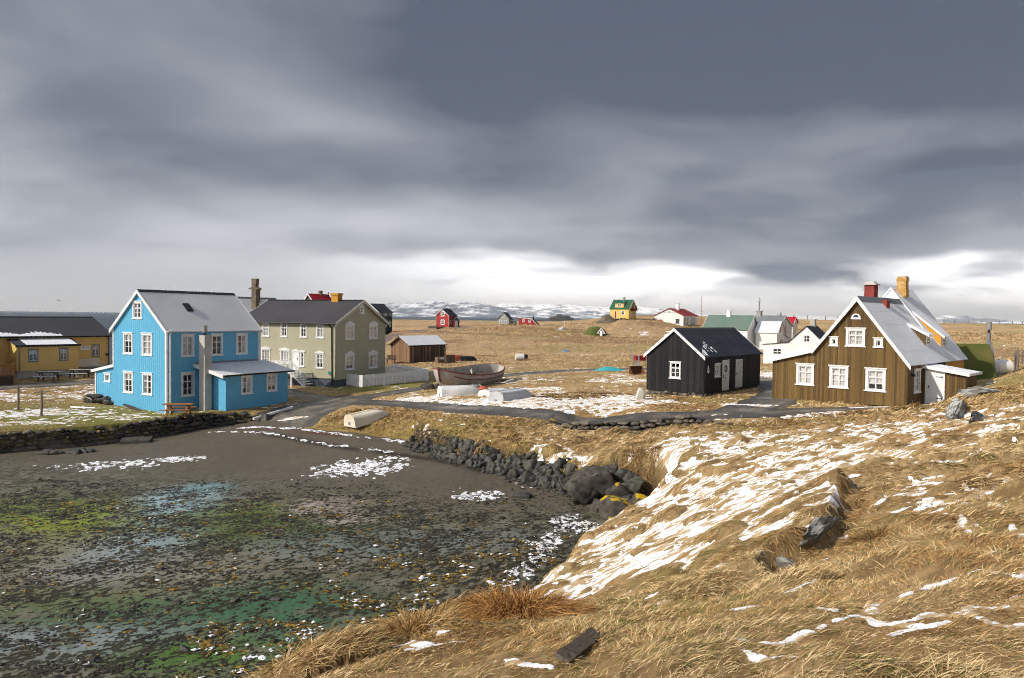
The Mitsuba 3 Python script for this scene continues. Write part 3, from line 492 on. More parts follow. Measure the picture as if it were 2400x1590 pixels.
mat('mortar', (0.36, 0.31, 0.24), rough=0.95)
mat('stone_grey_warm', worn((0.21, 0.17, 0.125), (0.11, 0.09, 0.07), 4), rough=0.9)
mat('timber_orange', wood_fn((0.40, 0.17, 0.055), (0.22, 0.085, 0.03)), rough=0.6)
mat('timber_dark', wood_fn((0.10, 0.06, 0.04), (0.045, 0.03, 0.022)), rough=0.7)
mat('teal_paint', (0.05, 0.22, 0.19), rough=0.5)

# ------------------------------------------------------------------ building kit (local frame: s along the ridge, t across, z up)
def gable_front(s=0.0): return Panel((s, 0, 0), (0, 1, 0), (-1, 0, 0))
def gable_back(s): return Panel((s, 0, 0), (0, 1, 0), (1, 0, 0))
def side_near(t=0.0): return Panel((0, t, 0), (1, 0, 0), (0, -1, 0))
def side_far(t): return Panel((0, t, 0), (1, 0, 0), (0, 1, 0))
def gpoly(W, hw, hr, zb=0.0): return Polygon([(0, zb), (W, zb), (W, hw), (W / 2, hr), (0, hw)])
def cut(P, poly): return poly.difference(union_all(P.holes)) if P.holes else poly
def ribs(g, P, poly, step, w, h):
    u0, z0_, u1, z1_ = poly.bounds
    for u in np.arange(u0 + step / 2, u1, step):
        seg = poly.intersection(LineString([(u, z0_ - 1), (u, z1_ + 1)]))
        for sgm in getattr(seg, 'geoms', [seg]):
            if sgm.is_empty or sgm.geom_type != 'LineString': continue
            (ua, za), (ub, zb) = sgm.coords[0], sgm.coords[-1]
            lo, hi = min(za, zb), max(za, zb); U = np.array([u - w / 2, u, u + w / 2] * 2); Z = np.array([lo] * 3 + [hi] * 3); D = np.array([0.001, h, 0.001] * 2)
            g.add(P.at(U, Z, D), [[0, 1, 4, 3], [1, 2, 5, 4]])
def wall(parent, P, poly, m, name='wall', rib=None, depth=0.10, label=None):
    pg = cut(P, poly); g = G().poly(P, pg, -depth, 0)
    if rib: ribs(g, P, pg, *rib)
    return part(parent, name, g, m, label=label)
def planks(wkey, P, poly, width, mats, seed, gap=0.007, thick=0.02, jitter=0.15):
    r = np.random.default_rng(seed); pg = cut(P, poly); u0, _, u1, _ = pg.bounds; u = u0
    while u < u1 - 0.01:
        w = width * r.uniform(1 - jitter, 1 + jitter); e = min(u + w, u1)
        st = pg.intersection(sbox(u + gap / 2, -9, e - gap / 2, 99))
        if not st.is_empty and st.area > 0.003:
            d = thick + r.uniform(-0.006, 0.006); mm = mats[r.choice(len(mats))]
            for piece in getattr(st, 'geoms', [st]):
                if piece.geom_type == 'Polygon' and piece.area > .002: part(wkey, 'plank', G().poly(P, piece, 0.002, d), mm)
        u = e
def window(parent, P, u0, u1, z0, z1, cols, rows, tw=0.10, ped=0.0, curtain='full', trim='white_paint', proud=0.035, label=None, sash='white_paint', cfill=None, head=0.05):
    """A casement in a hole of the wall: trim boards, sash bars, real glass, cloth behind."""
    zt = z1 - ped; a, b, lo, hi = u0 + tw, u1 - tw, z0 + 0.07, zt - tw
    P.holes.append(sbox(a, lo, b, hi)); g = G()
    g.pbox(P, u0, a, z0, zt, -0.02, proud); g.pbox(P, b, u1, z0, zt, -0.02, proud)
    g.pbox(P, a, b, hi, zt, -0.02, proud); g.pbox(P, a, b, z0, lo, -0.02, proud)
    g.pbox(P, u0 - head, u1 + head, z0 - 0.03, z0 + 0.03, 0.002, proud + 0.035)
    if ped:
        c = (u0 + u1) / 2; g.poly(P, Polygon([(u0 - 0.07, zt - .02), (u1 + 0.07, zt - .02), (u1 + 0.07, zt + 0.06), (c, z1), (u0 - 0.07, zt + 0.06)]), 0.003, proud + 0.05)
    else: g.pbox(P, u0 - head, u1 + head, zt - 0.01, zt + 0.045, 0.002, proud + 0.045)
    fw, mu, tr = 0.045, 0.06, 0.028
    if trim == sash: sg = g
    else: sg = G()
    sg.pbox(P, a, a + fw, lo, hi, -0.06, -0.015); sg.pbox(P, b - fw, b, lo, hi, -0.06, -0.015)
    sg.pbox(P, a + fw, b - fw, lo, lo + fw, -0.06, -0.015); sg.pbox(P, a + fw, b - fw, hi - fw, hi, -0.06, -0.015)
    us, zs = np.linspace(a + fw / 2, b - fw / 2, cols + 1), np.linspace(lo + fw / 2, hi - fw / 2, rows + 1)
    for u in us[1:-1]: sg.pbox(P, u - mu / 2, u + mu / 2, lo + fw, hi - fw, -0.062, -0.010)
    for j, z in enumerate(zs[1:-1]):
        t2 = mu if (rows == 3 and j == rows - 2) else tr
        sg.pbox(P, a + fw, b - fw, z - t2 / 2, z + t2 / 2, -0.058, -0.018)
    w = part(parent, 'window', g, trim, label=label)
    if sg is not g: part(w, 'sash', sg, sash)
    for i in range(cols):
        for j in range(rows):
            part(w, 'pane', G().add(P.at(np.array([us[i], us[i + 1], us[i + 1], us[i]]), np.array([zs[j], zs[j], zs[j + 1], zs[j + 1]]), np.full(4, -0.04)), [[0, 1, 2, 3]]), 'window_glass')
    if curtain != 'none':
        k = G(); mid = (a + b) / 2; sp = (b - a)
        top, n = hi + 0.03, 9
        def cloth(x0, x1, y0, y1):
            uu = np.linspace(x0, x1, n * 2); dd = -0.115 - 0.018 * np.cos(np.arange(n * 2) * 1.9)
            v = np.concatenate([P.at(uu, np.full(len(uu), y0), dd), P.at(uu, np.full(len(uu), y1), dd)]); q = np.arange(len(uu) - 1)
            k.add(v, np.stack([q, q + 1, q + 1 + len(uu), q + len(uu)], 1))
        if curtain == 'full': cloth(a - .02, b + .02, lo - .02, top)
        elif curtain == 'top': cloth(a - .02, b + .02, lo + (hi - lo) * 0.62, top)
        elif curtain == 'sides': cloth(a - .02, a + sp * .30, lo, top); cloth(b - sp * .30, b + .02, lo, top)
        elif curtain == 'low': cloth(a - .02, b + .02, lo + (hi - lo) * 0.28, top)
        part(w, 'curtain', k, 'curtain_cloth')
    return w
def far_window(parent, P, u0, u1, z0, z1, cols, rows, trim='white_paint', tw=0.09, glass='far_glass'):
    g = G(); g.pbox(P, u0, u1, z0, z1, 0.0, 0.03); w = part(parent, 'window', g, trim)
    us, zs = np.linspace(u0 + tw, u1 - tw, cols + 1), np.linspace(z0 + tw, z1 - tw, rows + 1); m = 0.03
    for i in range(cols):
        for j in range(rows):
            part(w, 'pane', G().pbox(P, us[i] + m * (i > 0), us[i + 1] - m * (i < cols - 1), zs[j] + m * (j > 0), zs[j + 1] - m * (j < rows - 1), 0.031, 0.036), glass)
    return w
def door(parent, P, u0, u1, z0, z1, m='white_paint', trim='white_paint', tw=0.08, hinges=0, handle=0.2, panels=True, label=None, hinge_side=1, hm='black_paint'):
    g = G(); g.pbox(P, u0, u0 + tw, z0, z1, -0.01, 0.05); g.pbox(P, u1 - tw, u1, z0, z1, -0.01, 0.05); g.pbox(P, u0 + tw, u1 - tw, z1 - tw, z1, -0.01, 0.05)
    d = G(); d.pbox(P, u0 + tw, u1 - tw, z0, z1 - tw, -0.03, 0.02)
    if panels:
        wv = (u1 - u0 - 2 * tw)
        for f0, f1 in ((0.06, 0.40), (0.46, 0.92)):
            d.pbox(P, u0 + tw + 0.14 * wv, u1 - tw - 0.14 * wv, z0 + f0 * (z1 - z0), z0 + f1 * (z1 - z0), 0.02, 0.027)
    k = part(parent, 'door', d, m, label=label); part(k, 'frame', g, trim)
    hu = u0 + tw + 0.1 if hinge_side > 0 else u1 - tw - 0.1
    if handle: part(k, 'handle', G().pbox(P, hu - 0.02, hu + 0.02, z0 + 0.85, z0 + 1.0, 0.02, 0.06), hm)
    for i in range(hinges):
        zz = z0 + (z1 - z0) * (0.18 + 0.62 * i); w = (u1 - u0) * 0.36; e = u1 - tw if hinge_side > 0 else u0 + tw
        x0, x1 = (e - w, e) if hinge_side > 0 else (e, e + w)
        part(k, 'hinge', G().pbox(P, x0, x1, zz - 0.02, zz + 0.02, 0.021, 0.032).pbox(P, x0 + .04, x0 + .08, zz - 0.05, zz + 0.05, 0.021, 0.032), hm)
    return k
def slope(g, s0, s1, ta, za, tb, zb, th):
    """One roof plane from eave (ta, za) to ridge (tb, zb), th thick, its upper side on that line."""
    d = np.array([tb - ta, zb - za]); n = np.array([-d[1], d[0]]) / np.linalg.norm(d); n = n if n[1] > 0 else -n; o = -n * th
    g.hexa([(s0, ta + o[0], za + o[1]), (s1, ta + o[0], za + o[1]), (s1, tb + o[0], zb + o[1]), (s0, tb + o[0], zb + o[1])], [(s0, ta, za), (s1, ta, za), (s1, tb, zb), (s0, tb, zb)])
def slope_ribs(g, s0, s1, ta, za, tb, zb, step, w, h):
    d = np.array([tb - ta, zb - za]); n = np.array([-d[1], d[0]]) / np.linalg.norm(d); n = n if n[1] > 0 else -n
    for s in np.arange(s0 + step / 2, s1 - step / 3, step):
        g.add([(s - w / 2, ta, za), (s, ta + n[0] * h, za + n[1] * h), (s + w / 2, ta, za), (s - w / 2, tb, zb), (s, tb + n[0] * h, zb + n[1] * h), (s + w / 2, tb, zb)], [[0, 1, 4, 3], [1, 2, 5, 4]])
def roof(parent, s0, s1, W, hw, hr, oe, m, th=0.07, rib=None, cap=None, barge='white_paint', bw=0.20, gables=(1, 1), lift=0.0, label=None):
    """Gable roof from s0 to s1 with eaves oe wide, ridge cap and bargeboards."""
    k = (hr - hw) / (W / 2); hr, hw = hr + lift, hw + lift; g = G()
    for ta, tb in ((-oe, W / 2), (W + oe, W / 2)):
        slope(g, s0, s1, ta, hw - k * oe, tb, hr, th)
        if rib: slope_ribs(g, s0, s1, ta, hw - k * oe, tb, hr, *rib)
    r = part(parent, 'roof', g, m, label=label)
    c = G(); w = 0.16
    for sg in (-1, 1): c.hexa([(s0 - .01, W / 2, hr - .02), (s1 + .01, W / 2, hr - .02), (s1 + .01, W / 2 + sg * w, hr - k * w + .012), (s0 - .01, W / 2 + sg * w, hr - k * w + .012)], [(s0 - .01, W / 2, hr + .045), (s1 + .01, W / 2, hr + .045), (s1 + .01, W / 2 + sg * w, hr - k * w + .03), (s0 - .01, W / 2 + sg * w, hr - k * w + .03)])
    part(r, 'ridge_cap', c, cap or m)
    if barge:
        for e, on in ((s0, gables[0]), (s1, gables[1])):
            if not on: continue
            sg = -1 if e == s0 else 1
            for ta in (-oe, W + oe):
                b = G(); x0, x1 = sorted((e - 0.0 * sg + 0.004 * sg, e + 0.045 * sg)); dz = bw
                b.hexa([(x0, ta, hw - k * oe - dz), (x1, ta, hw - k * oe - dz), (x1, W / 2, hr - dz), (x0, W / 2, hr - dz)], [(x0, ta, hw - k * oe + .03), (x1, ta, hw - k * oe + .03), (x1, W / 2, hr + .03), (x0, W / 2, hr + .03)])
                part(r, 'bargeboard', b, barge)
    return r
def chimney(parent, s, t, w, d, z0, z1, m, cap='concrete', pot=None, capw=0.08, caph=0.09):
    c = part(parent, 'chimney', G().box(s - w / 2, s + w / 2, t - d / 2, t + d / 2, z0, z1 - caph), m)
    part(c, 'cap', G().box(s - w / 2 - capw, s + w / 2 + capw, t - d / 2 - capw, t + d / 2 + capw, z1 - caph, z1), cap)
    if pot: part(c, 'flue_pipe', G().tube([(s, t, z1), (s, t, z1 + pot)], 0.08, 10), 'galvanised')
    return c
def brick_chimney(parent, s, t, w, d, z0, z1, mats, seed=1):
    """A stack of real bricks round a mortar core, two courses corbelled at the top."""
    r = np.random.default_rng(seed); c = part(parent, 'chimney', G().box(s - w / 2 + .012, s + w / 2 - .012, t - d / 2 + .012, t + d / 2 - .012, z0, z1 - .03), 'mortar', label='yellow brick chimney')
    h = 0.075; n = int((z1 - z0) / h)
    for j in range(n):
        za = z0 + j * h; x = 0.03 if j in (n - 2, n - 3) or j < n * 0.32 else 0.0
        k = 3 if j % 2 else 2
        for sg in (-1, 1):
            es = np.linspace(s - w / 2 - x, s + w / 2 + x, k + 1); et = np.linspace(t - d / 2 - x, t + d / 2 + x, 5 - k + 1)
            for a, b in zip(es[:-1], es[1:]):
                e = t + sg * (d / 2 + x); part(c, 'brick', G().box(a + .006, b - .006, min(e, e - sg * .09), max(e, e - sg * .09), za + .008, za + h - .006), mats[r.choice(len(mats))])
            for a, b in zip(et[:-1], et[1:]):
                e = s + sg * (w / 2 + x + .001); part(c, 'brick', G().box(min(e, e - sg * .09), max(e, e - sg * .09), a + .096 * (a == et[0]) + .004, b - .096 * (b == et[-1]) - .004, za + .008, za + h - .006), mats[r.choice(len(mats))])
    return c
def downpipe(parent, s, t, z0, z1, m='white_paint', off=(0.0, -0.08), bend=0.25):
    part(parent, 'downpipe', G().tube([(s + off[0] * 2.6, t + off[1] * 2.6, z1), (s + off[0] * 2.4, t + off[1] * 2.4, z1 - 0.08), (s + off[0], t + off[1], z1 - bend), (s + off[0], t + off[1], z0)], 0.045, 8), m)
# ------------------------------------------------------------------ blue house
M = frame(-21.53, 46.18, 2.77, 0.51); W, L, hw, hr = 5.41, 7.3, 5.2, 7.62
K = thing('blue_house', 'tall sky blue corrugated iron house with grey roof at the head of the cove', 'house', M)
P = gable_front()
for r, c in (((2.42, 3.36, 5.82, 6.93), 'sides'), ((3.36, 4.34, 3.52, 4.90), 'top'), ((1.39, 2.42, 3.50, 4.90), 'full'), ((3.34, 4.32, 1.00, 2.38), 'top'), ((1.38, 2.39, 0.99, 2.37), 'sides')):
    window(K, P, *r, 2, 3, curtain=c, tw=0.11)
RIB = (0.20, 0.12, 0.02)
wall(K, P, gpoly(W, hw, hr, -0.05), 'blue_iron', rib=RIB)
S = side_near()
for r, c in (((1.03, 1.99, 3.44, 4.86), 'full'), ((3.28, 4.23, 3.43, 4.86), 'none'), ((5.33, 6.30, 3.43, 4.86), 'sides'), ((1.04, 2.01, 0.89, 2.41), 'none')):
    window(K, S, *r, 2, 3, curtain=c, tw=0.13)
wall(K, S, sbox(0, -0.05, L, hw), 'blue_iron', rib=RIB)
wall(K, side_far(W), sbox(0, -0.05, L, hw), 'blue_iron'); wall(K, gable_back(L), gpoly(W, hw, hr, -.05), 'blue_iron')
rf = roof(K, -0.13, L + 0.13, W, hw, hr, 0.22, 'grey_iron_roof', rib=(0.24, 0.05, 0.008), cap='charcoal_roof', bw=0.22, lift=0.05)
sk = [(2.42, 1.74), (2.86, 1.74), (2.86, 1.20), (2.42, 1.20)]; kk = (hr - hw) / (W / 2)
g = G(); q = [np.array([s, t, hw + .05 + kk * t]) for s, t in sk]; nn = np.array([0, -kk, 1]) / math.hypot(kk, 1); g.hexa([p for p in q], [p + nn * 0.10 for p in q])
skl = part(rf, 'skylight', g, 'black_paint')
g = G(); c = sum(q) / 4; g.quad(*[c + (p - c) * 0.8 + nn * 0.105 for p in q]); labels[skl] = {'label': 'small black framed skylight'}
part(rf, 'skylight_glass', g, 'far_glass')
part(K, 'corner_board', G().box(-0.045, 0.09, -0.045, 0.09, -0.1, hw), 'white_paint'); part(K, 'corner_board', G().box(-0.04, 0.06, W - .06, W + .04, 2.7, hw), 'white_paint'); part(K, 'corner_board', G().box(L - .08, L + .05, -0.045, 0.05, -0.1, hw), 'white_paint')
downpipe(K, 0.14, -0.10, -0.3, hw - 0.02); downpipe(K, L - 0.02, -0.10, 2.8, hw - 0.02)
part(K, 'gutter', G().tube([(-0.1, -0.27, hw - .14), (L + .1, -0.27, hw - .14)], 0.055, 8), 'grey_iron_roof')
# lean-to at the left
lt = Panel((0.25, 0, 0), (0, 1, 0), (-1, 0, 0)); 
window(K, lt, 6.14, 6.79, 1.56, 2.13, 1, 1, curtain='full', tw=0.10)
wall(K, lt, Polygon([(W, 0.2), (7.76, 0.45), (7.76, 2.28), (W, 2.72)]), 'blue_iron', rib=RIB, name='lean_to_wall'); wall(K, side_far(7.76), sbox(0.25, 0.2, 4.5, 2.28), 'blue_iron', name='lean_to_wall'); wall(K, gable_back(4.5), Polygon([(W, 0.2), (7.76, 0.2), (7.76, 2.28), (W, 2.72)]), 'blue_iron', name='lean_to_wall')
g = G(); slope(g, 0.1, 4.6, 8.0, 2.30, W, 2.79, 0.05); lr = part(K, 'lean_to_roof', g, 'grey_iron_roof')
part(lr, 'bargeboard', G().hexa([(0.05, 8.02, 2.14), (0.099, 8.02, 2.14), (0.099, W + .002, 2.63), (0.05, W + .002, 2.63)], [(0.05, 8.02, 2.32), (0.099, 8.02, 2.32), (0.099, W + .002, 2.81), (0.05, W + .002, 2.81)]), 'white_paint')
part(K, 'corner_board', G().box(0.20, 0.32, 7.70, 7.81, 0.4, 2.28), 'white_paint')
# annex in front
A = side_near(-2.5)
window(K, A, 3.60, 4.52, 0.97, 2.19, 2, 3, curtain='sides', tw=0.11); window(K, A, 5.73, 6.65, 0.97, 2.19, 2, 3, curtain='low', tw=0.11)
wall(K, A, sbox(2.42, -0.1, 7.64, 2.30), 'blue_iron', rib=RIB, name='annex_wall')
AL = Panel((2.42, 0, 0), (0, 1, 0), (-1, 0, 0))
door(K, AL, -0.95, -0.08, 0.0, 2.1, handle=0, hinges=2, label='white plank door mostly hidden behind the stove pipe stack')
AL.holes.append(sbox(-0.94, -.2, -0.09, 2.1))
wall(K, AL, Polygon([(-2.5, -0.1), (0, -0.1), (0, 2.82), (-2.5, 2.30)]), 'blue_iron', rib=RIB, name='annex_wall')
wall(K, gable_back(7.64), Polygon([(-2.5, -0.1), (0.4, -0.1), (0.4, 2.82), (-2.5, 2.30)]), 'blue_iron', name='annex_wall')
g = G(); slope(g, 1.98, 7.95, -2.78, 2.335, 0.0, 2.93, 0.05); slope_ribs(g, 1.98, 7.95, -2.78, 2.335, 0.0, 2.93, 0.24, 0.05, 0.008); ar = part(K, 'annex_roof', g, 'grey_iron_roof')
part(ar, 'bargeboard', G().hexa([(1.93, -2.8, 2.13), (1.979, -2.8, 2.13), (1.979, -.002, 2.73), (1.93, -.002, 2.73)], [(1.93, -2.8, 2.35), (1.979, -2.8, 2.35), (1.979, -.002, 2.95), (1.93, -.002, 2.95)]), 'white_paint')
part(ar, 'gutter', G().tube([(2.0, -2.83, 2.27), (7.97, -2.83, 2.27)], 0.05, 8), 'dark_timber')
part(K, 'flashing', G().box(2.0, 7.25, -0.03, -0.004, 2.93, 3.05), 'slate_roof')
part(K, 'foundation', G().box(0.06, 7.2, 0.06, W - .06, -1.2, -0.05).box(2.5, 7.55, -2.42, 0, -1.2, -0.1).box(0.3, 4.4, W, 7.68, -1.0, 0.44), 'foundation_stone', label='rough grey stone footing')
# concrete stack with its pipe
K2 = thing('concrete_chimney_stack', 'free standing grey concrete chimney stack against the blue house with a tin pipe on top', 'chimney', M)
part(K2, 'shaft', G().box(1.72, 2.26, -1.37, -0.83, -0.9, 2.55).box(1.725, 2.255, -1.365, -0.835, 2.56, 4.82), 'concrete')
part(K2, 'flue_pipe', G().tube([(1.95, -1.1, 4.82), (1.95, -1.1, 5.0)], 0.09, 12), 'black_paint')
part(K2, 'cowl', G().tube([(1.95, -1.1, 5.0), (1.95, -1.1, 5.42)], 0.15, 14).tube([(1.95, -1.1, 5.42), (1.95, -1.1, 5.45)], 0.17, 14), 'galvanised')

# ------------------------------------------------------------------ olive house
M = frame(-11.24, 65.77, 3.65, -1.21); W, L, hw, hr = 7.74, 9.31, 4.75, 6.53
K = thing('olive_house', 'olive green two storey house with dark roof and white pedimented windows beside the lane', 'house', M)
P = gable_front()
window(K, P, 3.55, 4.20, 5.46, 6.16, 1, 2, curtain='none', tw=.15)
for r, c in (((5.02, 6.31, 3.35, 4.86), 'full'), ((1.37, 2.72, 3.32, 4.86), 'full'), ((5.0, 6.32, 0.88, 2.42), 'low'), ((1.37, 2.74, 0.80, 2.38), 'sides')):
    window(K, P, *r, 2, 3, curtain=c, ped=0.30, tw=0.15)
wall(K, P, gpoly(W, hw, hr, 0.18), 'olive_paint', rib=(0.16, 0.02, 0.004))
F = side_far(W)
for r, c in (((6.36, 7.0, 3.5, 4.68), 'full'), ((4.55, 5.18, 3.5, 4.68), 'none'), ((2.66, 3.30, 3.5, 4.68), 'none'), ((1.06, 1.75, 3.48, 4.68), 'full')): window(K, F, *r, 2, 3, curtain=c, tw=.09)
window(K, F, 6.25, 7.12, 1.33, 2.68, 3, 4, curtain='sides', ped=.2, tw=.09); window(K, F, 4.32, 5.24, 1.33, 2.64, 3, 4, curtain='full', ped=.2, tw=.09)
window(K, F, 2.87, 3.30, 1.14, 2.50, 1, 3, curtain='sides', ped=.15, tw=.09); window(K, F, 1.05, 1.78, 1.07, 2.48, 2, 3, curtain='low', ped=.2, tw=.09)
F.holes.append(sbox(3.36, 0.5, 4.04, 2.5))
door(K, F, 3.36, 4.06, 0.84, 2.36, handle=1, tw=.07, label='white panelled front door above the steps')
part(K, 'door_pediment', G().poly(F, Polygon([(3.30, 2.36), (4.12, 2.36), (4.12, 2.42), (3.71, 2.56), (3.30, 2.42)]), 0.003, 0.10), 'white_paint')
wall(K, F, sbox(0, 0.28, L, hw), 'olive_paint', rib=(0.16, 0.02, 0.004))
wall(K, side_near(), sbox(0, 0.2, L, hw), 'olive_paint'); wall(K, gable_back(L), gpoly(W, hw, hr, .2), 'olive_paint')
part(K, 'foundation', G().box(0.03, L - .03, 0.03, W - .03, -1.2, 0.2), 'slate_blue_base', label='dark slate blue painted footing')
roof(K, -0.22, L + 0.2, W, hw, hr, 0.26, 'charcoal_roof', barge='olive_trim', bw=0.24, cap='black_paint', lift=.05)
part(K, 'corner_board', G().box(-0.03, 0.12, W - .12, W + .03, 0.2, hw - .02), 'olive_paint')
part(K, 'gutter', G().tube([(-0.2, W + .31, hw - .10), (L + .2, W + .31, hw - .10)], 0.06, 8), 'black_paint')
part(K, 'downpipe', G().tube([(0.62, W + .30, hw - .12), (0.42, W + .2, hw - .22), (0.26, W + .09, hw - .45), (0.22, W + .07, -0.2)], 0.05, 8), 'black_paint')
part(K, 'meter_box', G().pbox(F, 0.25, 0.55, 0.64, 0.85, 0.0, 0.12), 'teal_paint', label='small teal box on the wall')
c = part(K, 'chimney', G().box(2.15, 2.80, W / 2 - .32, W / 2 + .32, 6.2, 7.02), 'ochre_paint', label='yellow chimney with a wider top'); part(c, 'cap', G().box(2.08, 2.87, W / 2 - .39, W / 2 + .39, 7.02, 7.18), 'ochre_paint')
# white steps with railing
K = thing('porch_steps', 'white wooden porch steps with baluster railing at the olive house door', 'steps', M)
t1 = W + 0.12; part(K, 'landing', G().box(3.2, 5.0, t1, t1 + 1.15, 0.66, 0.78), 'white_paint')
for i in range(5): part(K, 'step', G().box(3.2 - 0.24 * (i + 1), 3.2 - 0.24 * i + .02, t1, t1 + 1.1, 0.60 - 0.17 * (i + 1) + .06, 0.64 - 0.17 * (i + 1) + .08), 'white_paint')
for tt in (t1 + 1.12,):
    part(K, 'stringer', G().beam((3.25, tt, 0.62), (1.95, tt, -0.36), 0.05, 0.22, (0, 1, 0)), 'white_paint')
    part(K, 'stair_rail', G().beam((3.2, tt, 1.60), (1.98, tt, 0.62), 0.06, 0.08, (0, 1, 0)), 'white_paint')
    for i in range(9):
        s = 3.1 - i * 0.13; part(K, 'baluster', G().box(s - .02, s + .02, tt - .02, tt + .02, 0.64 - (3.2 - s) * .80, 1.58 - (3.2 - s) * .80), 'white_paint')
    part(K, 'top_rail', G().box(3.2, 5.0, tt - .04, tt + .04, 1.56, 1.64), 'white_paint')
    for i in range(15): part(K, 'baluster', G().box(3.26 + i * .12 - .02, 3.26 + i * .12 + .02, tt - .02, tt + .02, 0.78, 1.56), 'white_paint')
    for s in (3.2, 5.0, 1.97): part(K, 'post', G().box(s - .05, s + .05, tt - .05, tt + .05, -0.6, 1.7 if s > 2 else .75), 'white_paint')
part(K, 'end_rail', G().box(4.96, 5.04, t1, t1 + 1.1, 1.56, 1.64), 'white_paint')
for i in range(8): part(K, 'baluster', G().box(4.98, 5.02, t1 + .1 + i * .13, t1 + .14 + i * .13, 0.78, 1.56), 'white_paint')

# ------------------------------------------------------------------ black shed
M = frame(11.76, 45.27, 4.43, 0.71); W, L, hw, hr = 3.99, 8.59, 2.3, 3.92
K = thing('black_shed', 'black tarred plank house with dark corrugated roof and two pale doors', 'house', M)
P = gable_front(); BW = ['black_wood_0', 'black_wood_1', 'black_wood_2']
window(K, P, 1.57, 2.31, 0.83, 1.86, 2, 3, curtain='none', tw=.07)
k = wall(K, P, gpoly(W, hw, hr, 0.02), 'dark_timber'); planks(k, P, gpoly(W, hw, hr, 0.0), 0.135, BW, 4)
S = side_near()
window(K, S, 1.44, 2.22, 0.95, 1.78, 2, 1, curtain='sides', tw=.09)
d1 = door(K, S, 2.50, 3.50, 0.02, 1.98, m='cream_paint', trim='cream_paint', handle=1, label='left cream door with dark ring and lettering')
door(K, S, 4.52, 5.56, 0.08, 1.95, m='olive_trim', trim='cream_paint', handle=1, panels=False, label='right plain grey door')
S.holes += [sbox(2.5, -1, 3.5, 1.98), sbox(4.52, -1, 5.56, 1.95)]
k = wall(K, S, sbox(0, 0.02, L, hw), 'dark_timber'); planks(k, S, sbox(0, 0, L, hw), 0.145, BW, 5)
wall(K, side_far(W), sbox(0, 0, L, hw), 'dark_timber'); wall(K, gable_back(L), gpoly(W, hw, hr), 'dark_timber')
rf = roof(K, -0.15, L + 0.15, W, hw, hr, 0.15, 'blue_black_roof', rib=(0.12, 0.08, 0.016), cap='charcoal_roof', bw=0.17, barge='white_paint', lift=.05)
kk = (hr - hw) / (W / 2)
for i in range(1, 5):   # lap joints of the sheets
    t = 2.0 * i / 5.0; z = hw + .05 + kk * t; part(rf, 'sheet_lap', G().hexa([(-.14, t - .03, z - .03 * kk + .004), (L + .14, t - .03, z - .03 * kk + .004), (L + .14, t + .02, z + .02 * kk), (-.14, t + .02, z + .02 * kk)], [(-.14, t - .03, z - .03 * kk + .024), (L + .14, t - .03, z - .03 * kk + .024), (L + .14, t + .02, z + .02 * kk + .018), (-.14, t + .02, z + .02 * kk + .018)]), 'blue_black_roof')
r = np.random.default_rng(12); g = G()
for i in range(22):   # strips of snow left in the corrugations
    s = -0.05 + 0.06 + 0.12 * int(r.uniform(0, 19)); t = abs(r.normal(0, .28)) - .12 + 0.1 * r.uniform(); e = t + r.uniform(.08, .4)
    if s > 1.4: t += .25; e = t + .3 * r.uniform()
    z = lambda q: hw + .05 + kk * q
    g.hexa([(s - .025, t, z(t)), (s + .025, t, z(t)), (s + .025, e, z(e)), (s - .025, e, z(e))], [(s - .022, t, z(t) + .02), (s + .022, t, z(t) + .02), (s + .022, e, z(e) + .02), (s - .022, e, z(e) + .02)])
solo('roof_snow', 'thin strips of snow in the corrugations at the black house eave', 'snow', g, 'snow_white', M, kind='stuff')
# wreath ring, letters and whale shaped board
a = np.linspace(0, 2 * np.pi, 25); ring = np.stack([3.0 + .16 * np.cos(a), -0.05 + 0 * a, 1.42 + .19 * np.sin(a)], -1)
part(d1, 'ring', G().tube(ring, 0.03, 6, cap=False), 'black_paint')
for j, tx in enumerate(('I', 'H', 'I')):
    m = meshkit.text_mesh(tx, 0.12, 0.006, True); v = np.array(m.vertices); v = np.stack([2.9 + v[:, 0] * 1.3, -0.027 - v[:, 2], 0.92 - j * .16 + v[:, 1]], -1)
    part(d1, 'letter', G().add(v, m.faces), 'black_paint')
fish = Polygon([(.48, 1.68), (.53, 1.66), (.51, 1.55), (.58, 1.47), (.60, 1.38), (.55, 1.28), (.47, 1.26), (.41, 1.33), (.40, 1.45), (.46, 1.55)]).buffer(.02)
k = part(K, 'sign_board', G().poly(S, fish, 0.03, 0.06), 'white_paint', label='white cut out animal shaped board'); part(k, 'mark', G().poly(S, Point(.50, 1.40).buffer(.04).union(sbox(.48, 1.42, .53, 1.50)), 0.061, 0.066), 'black_paint')
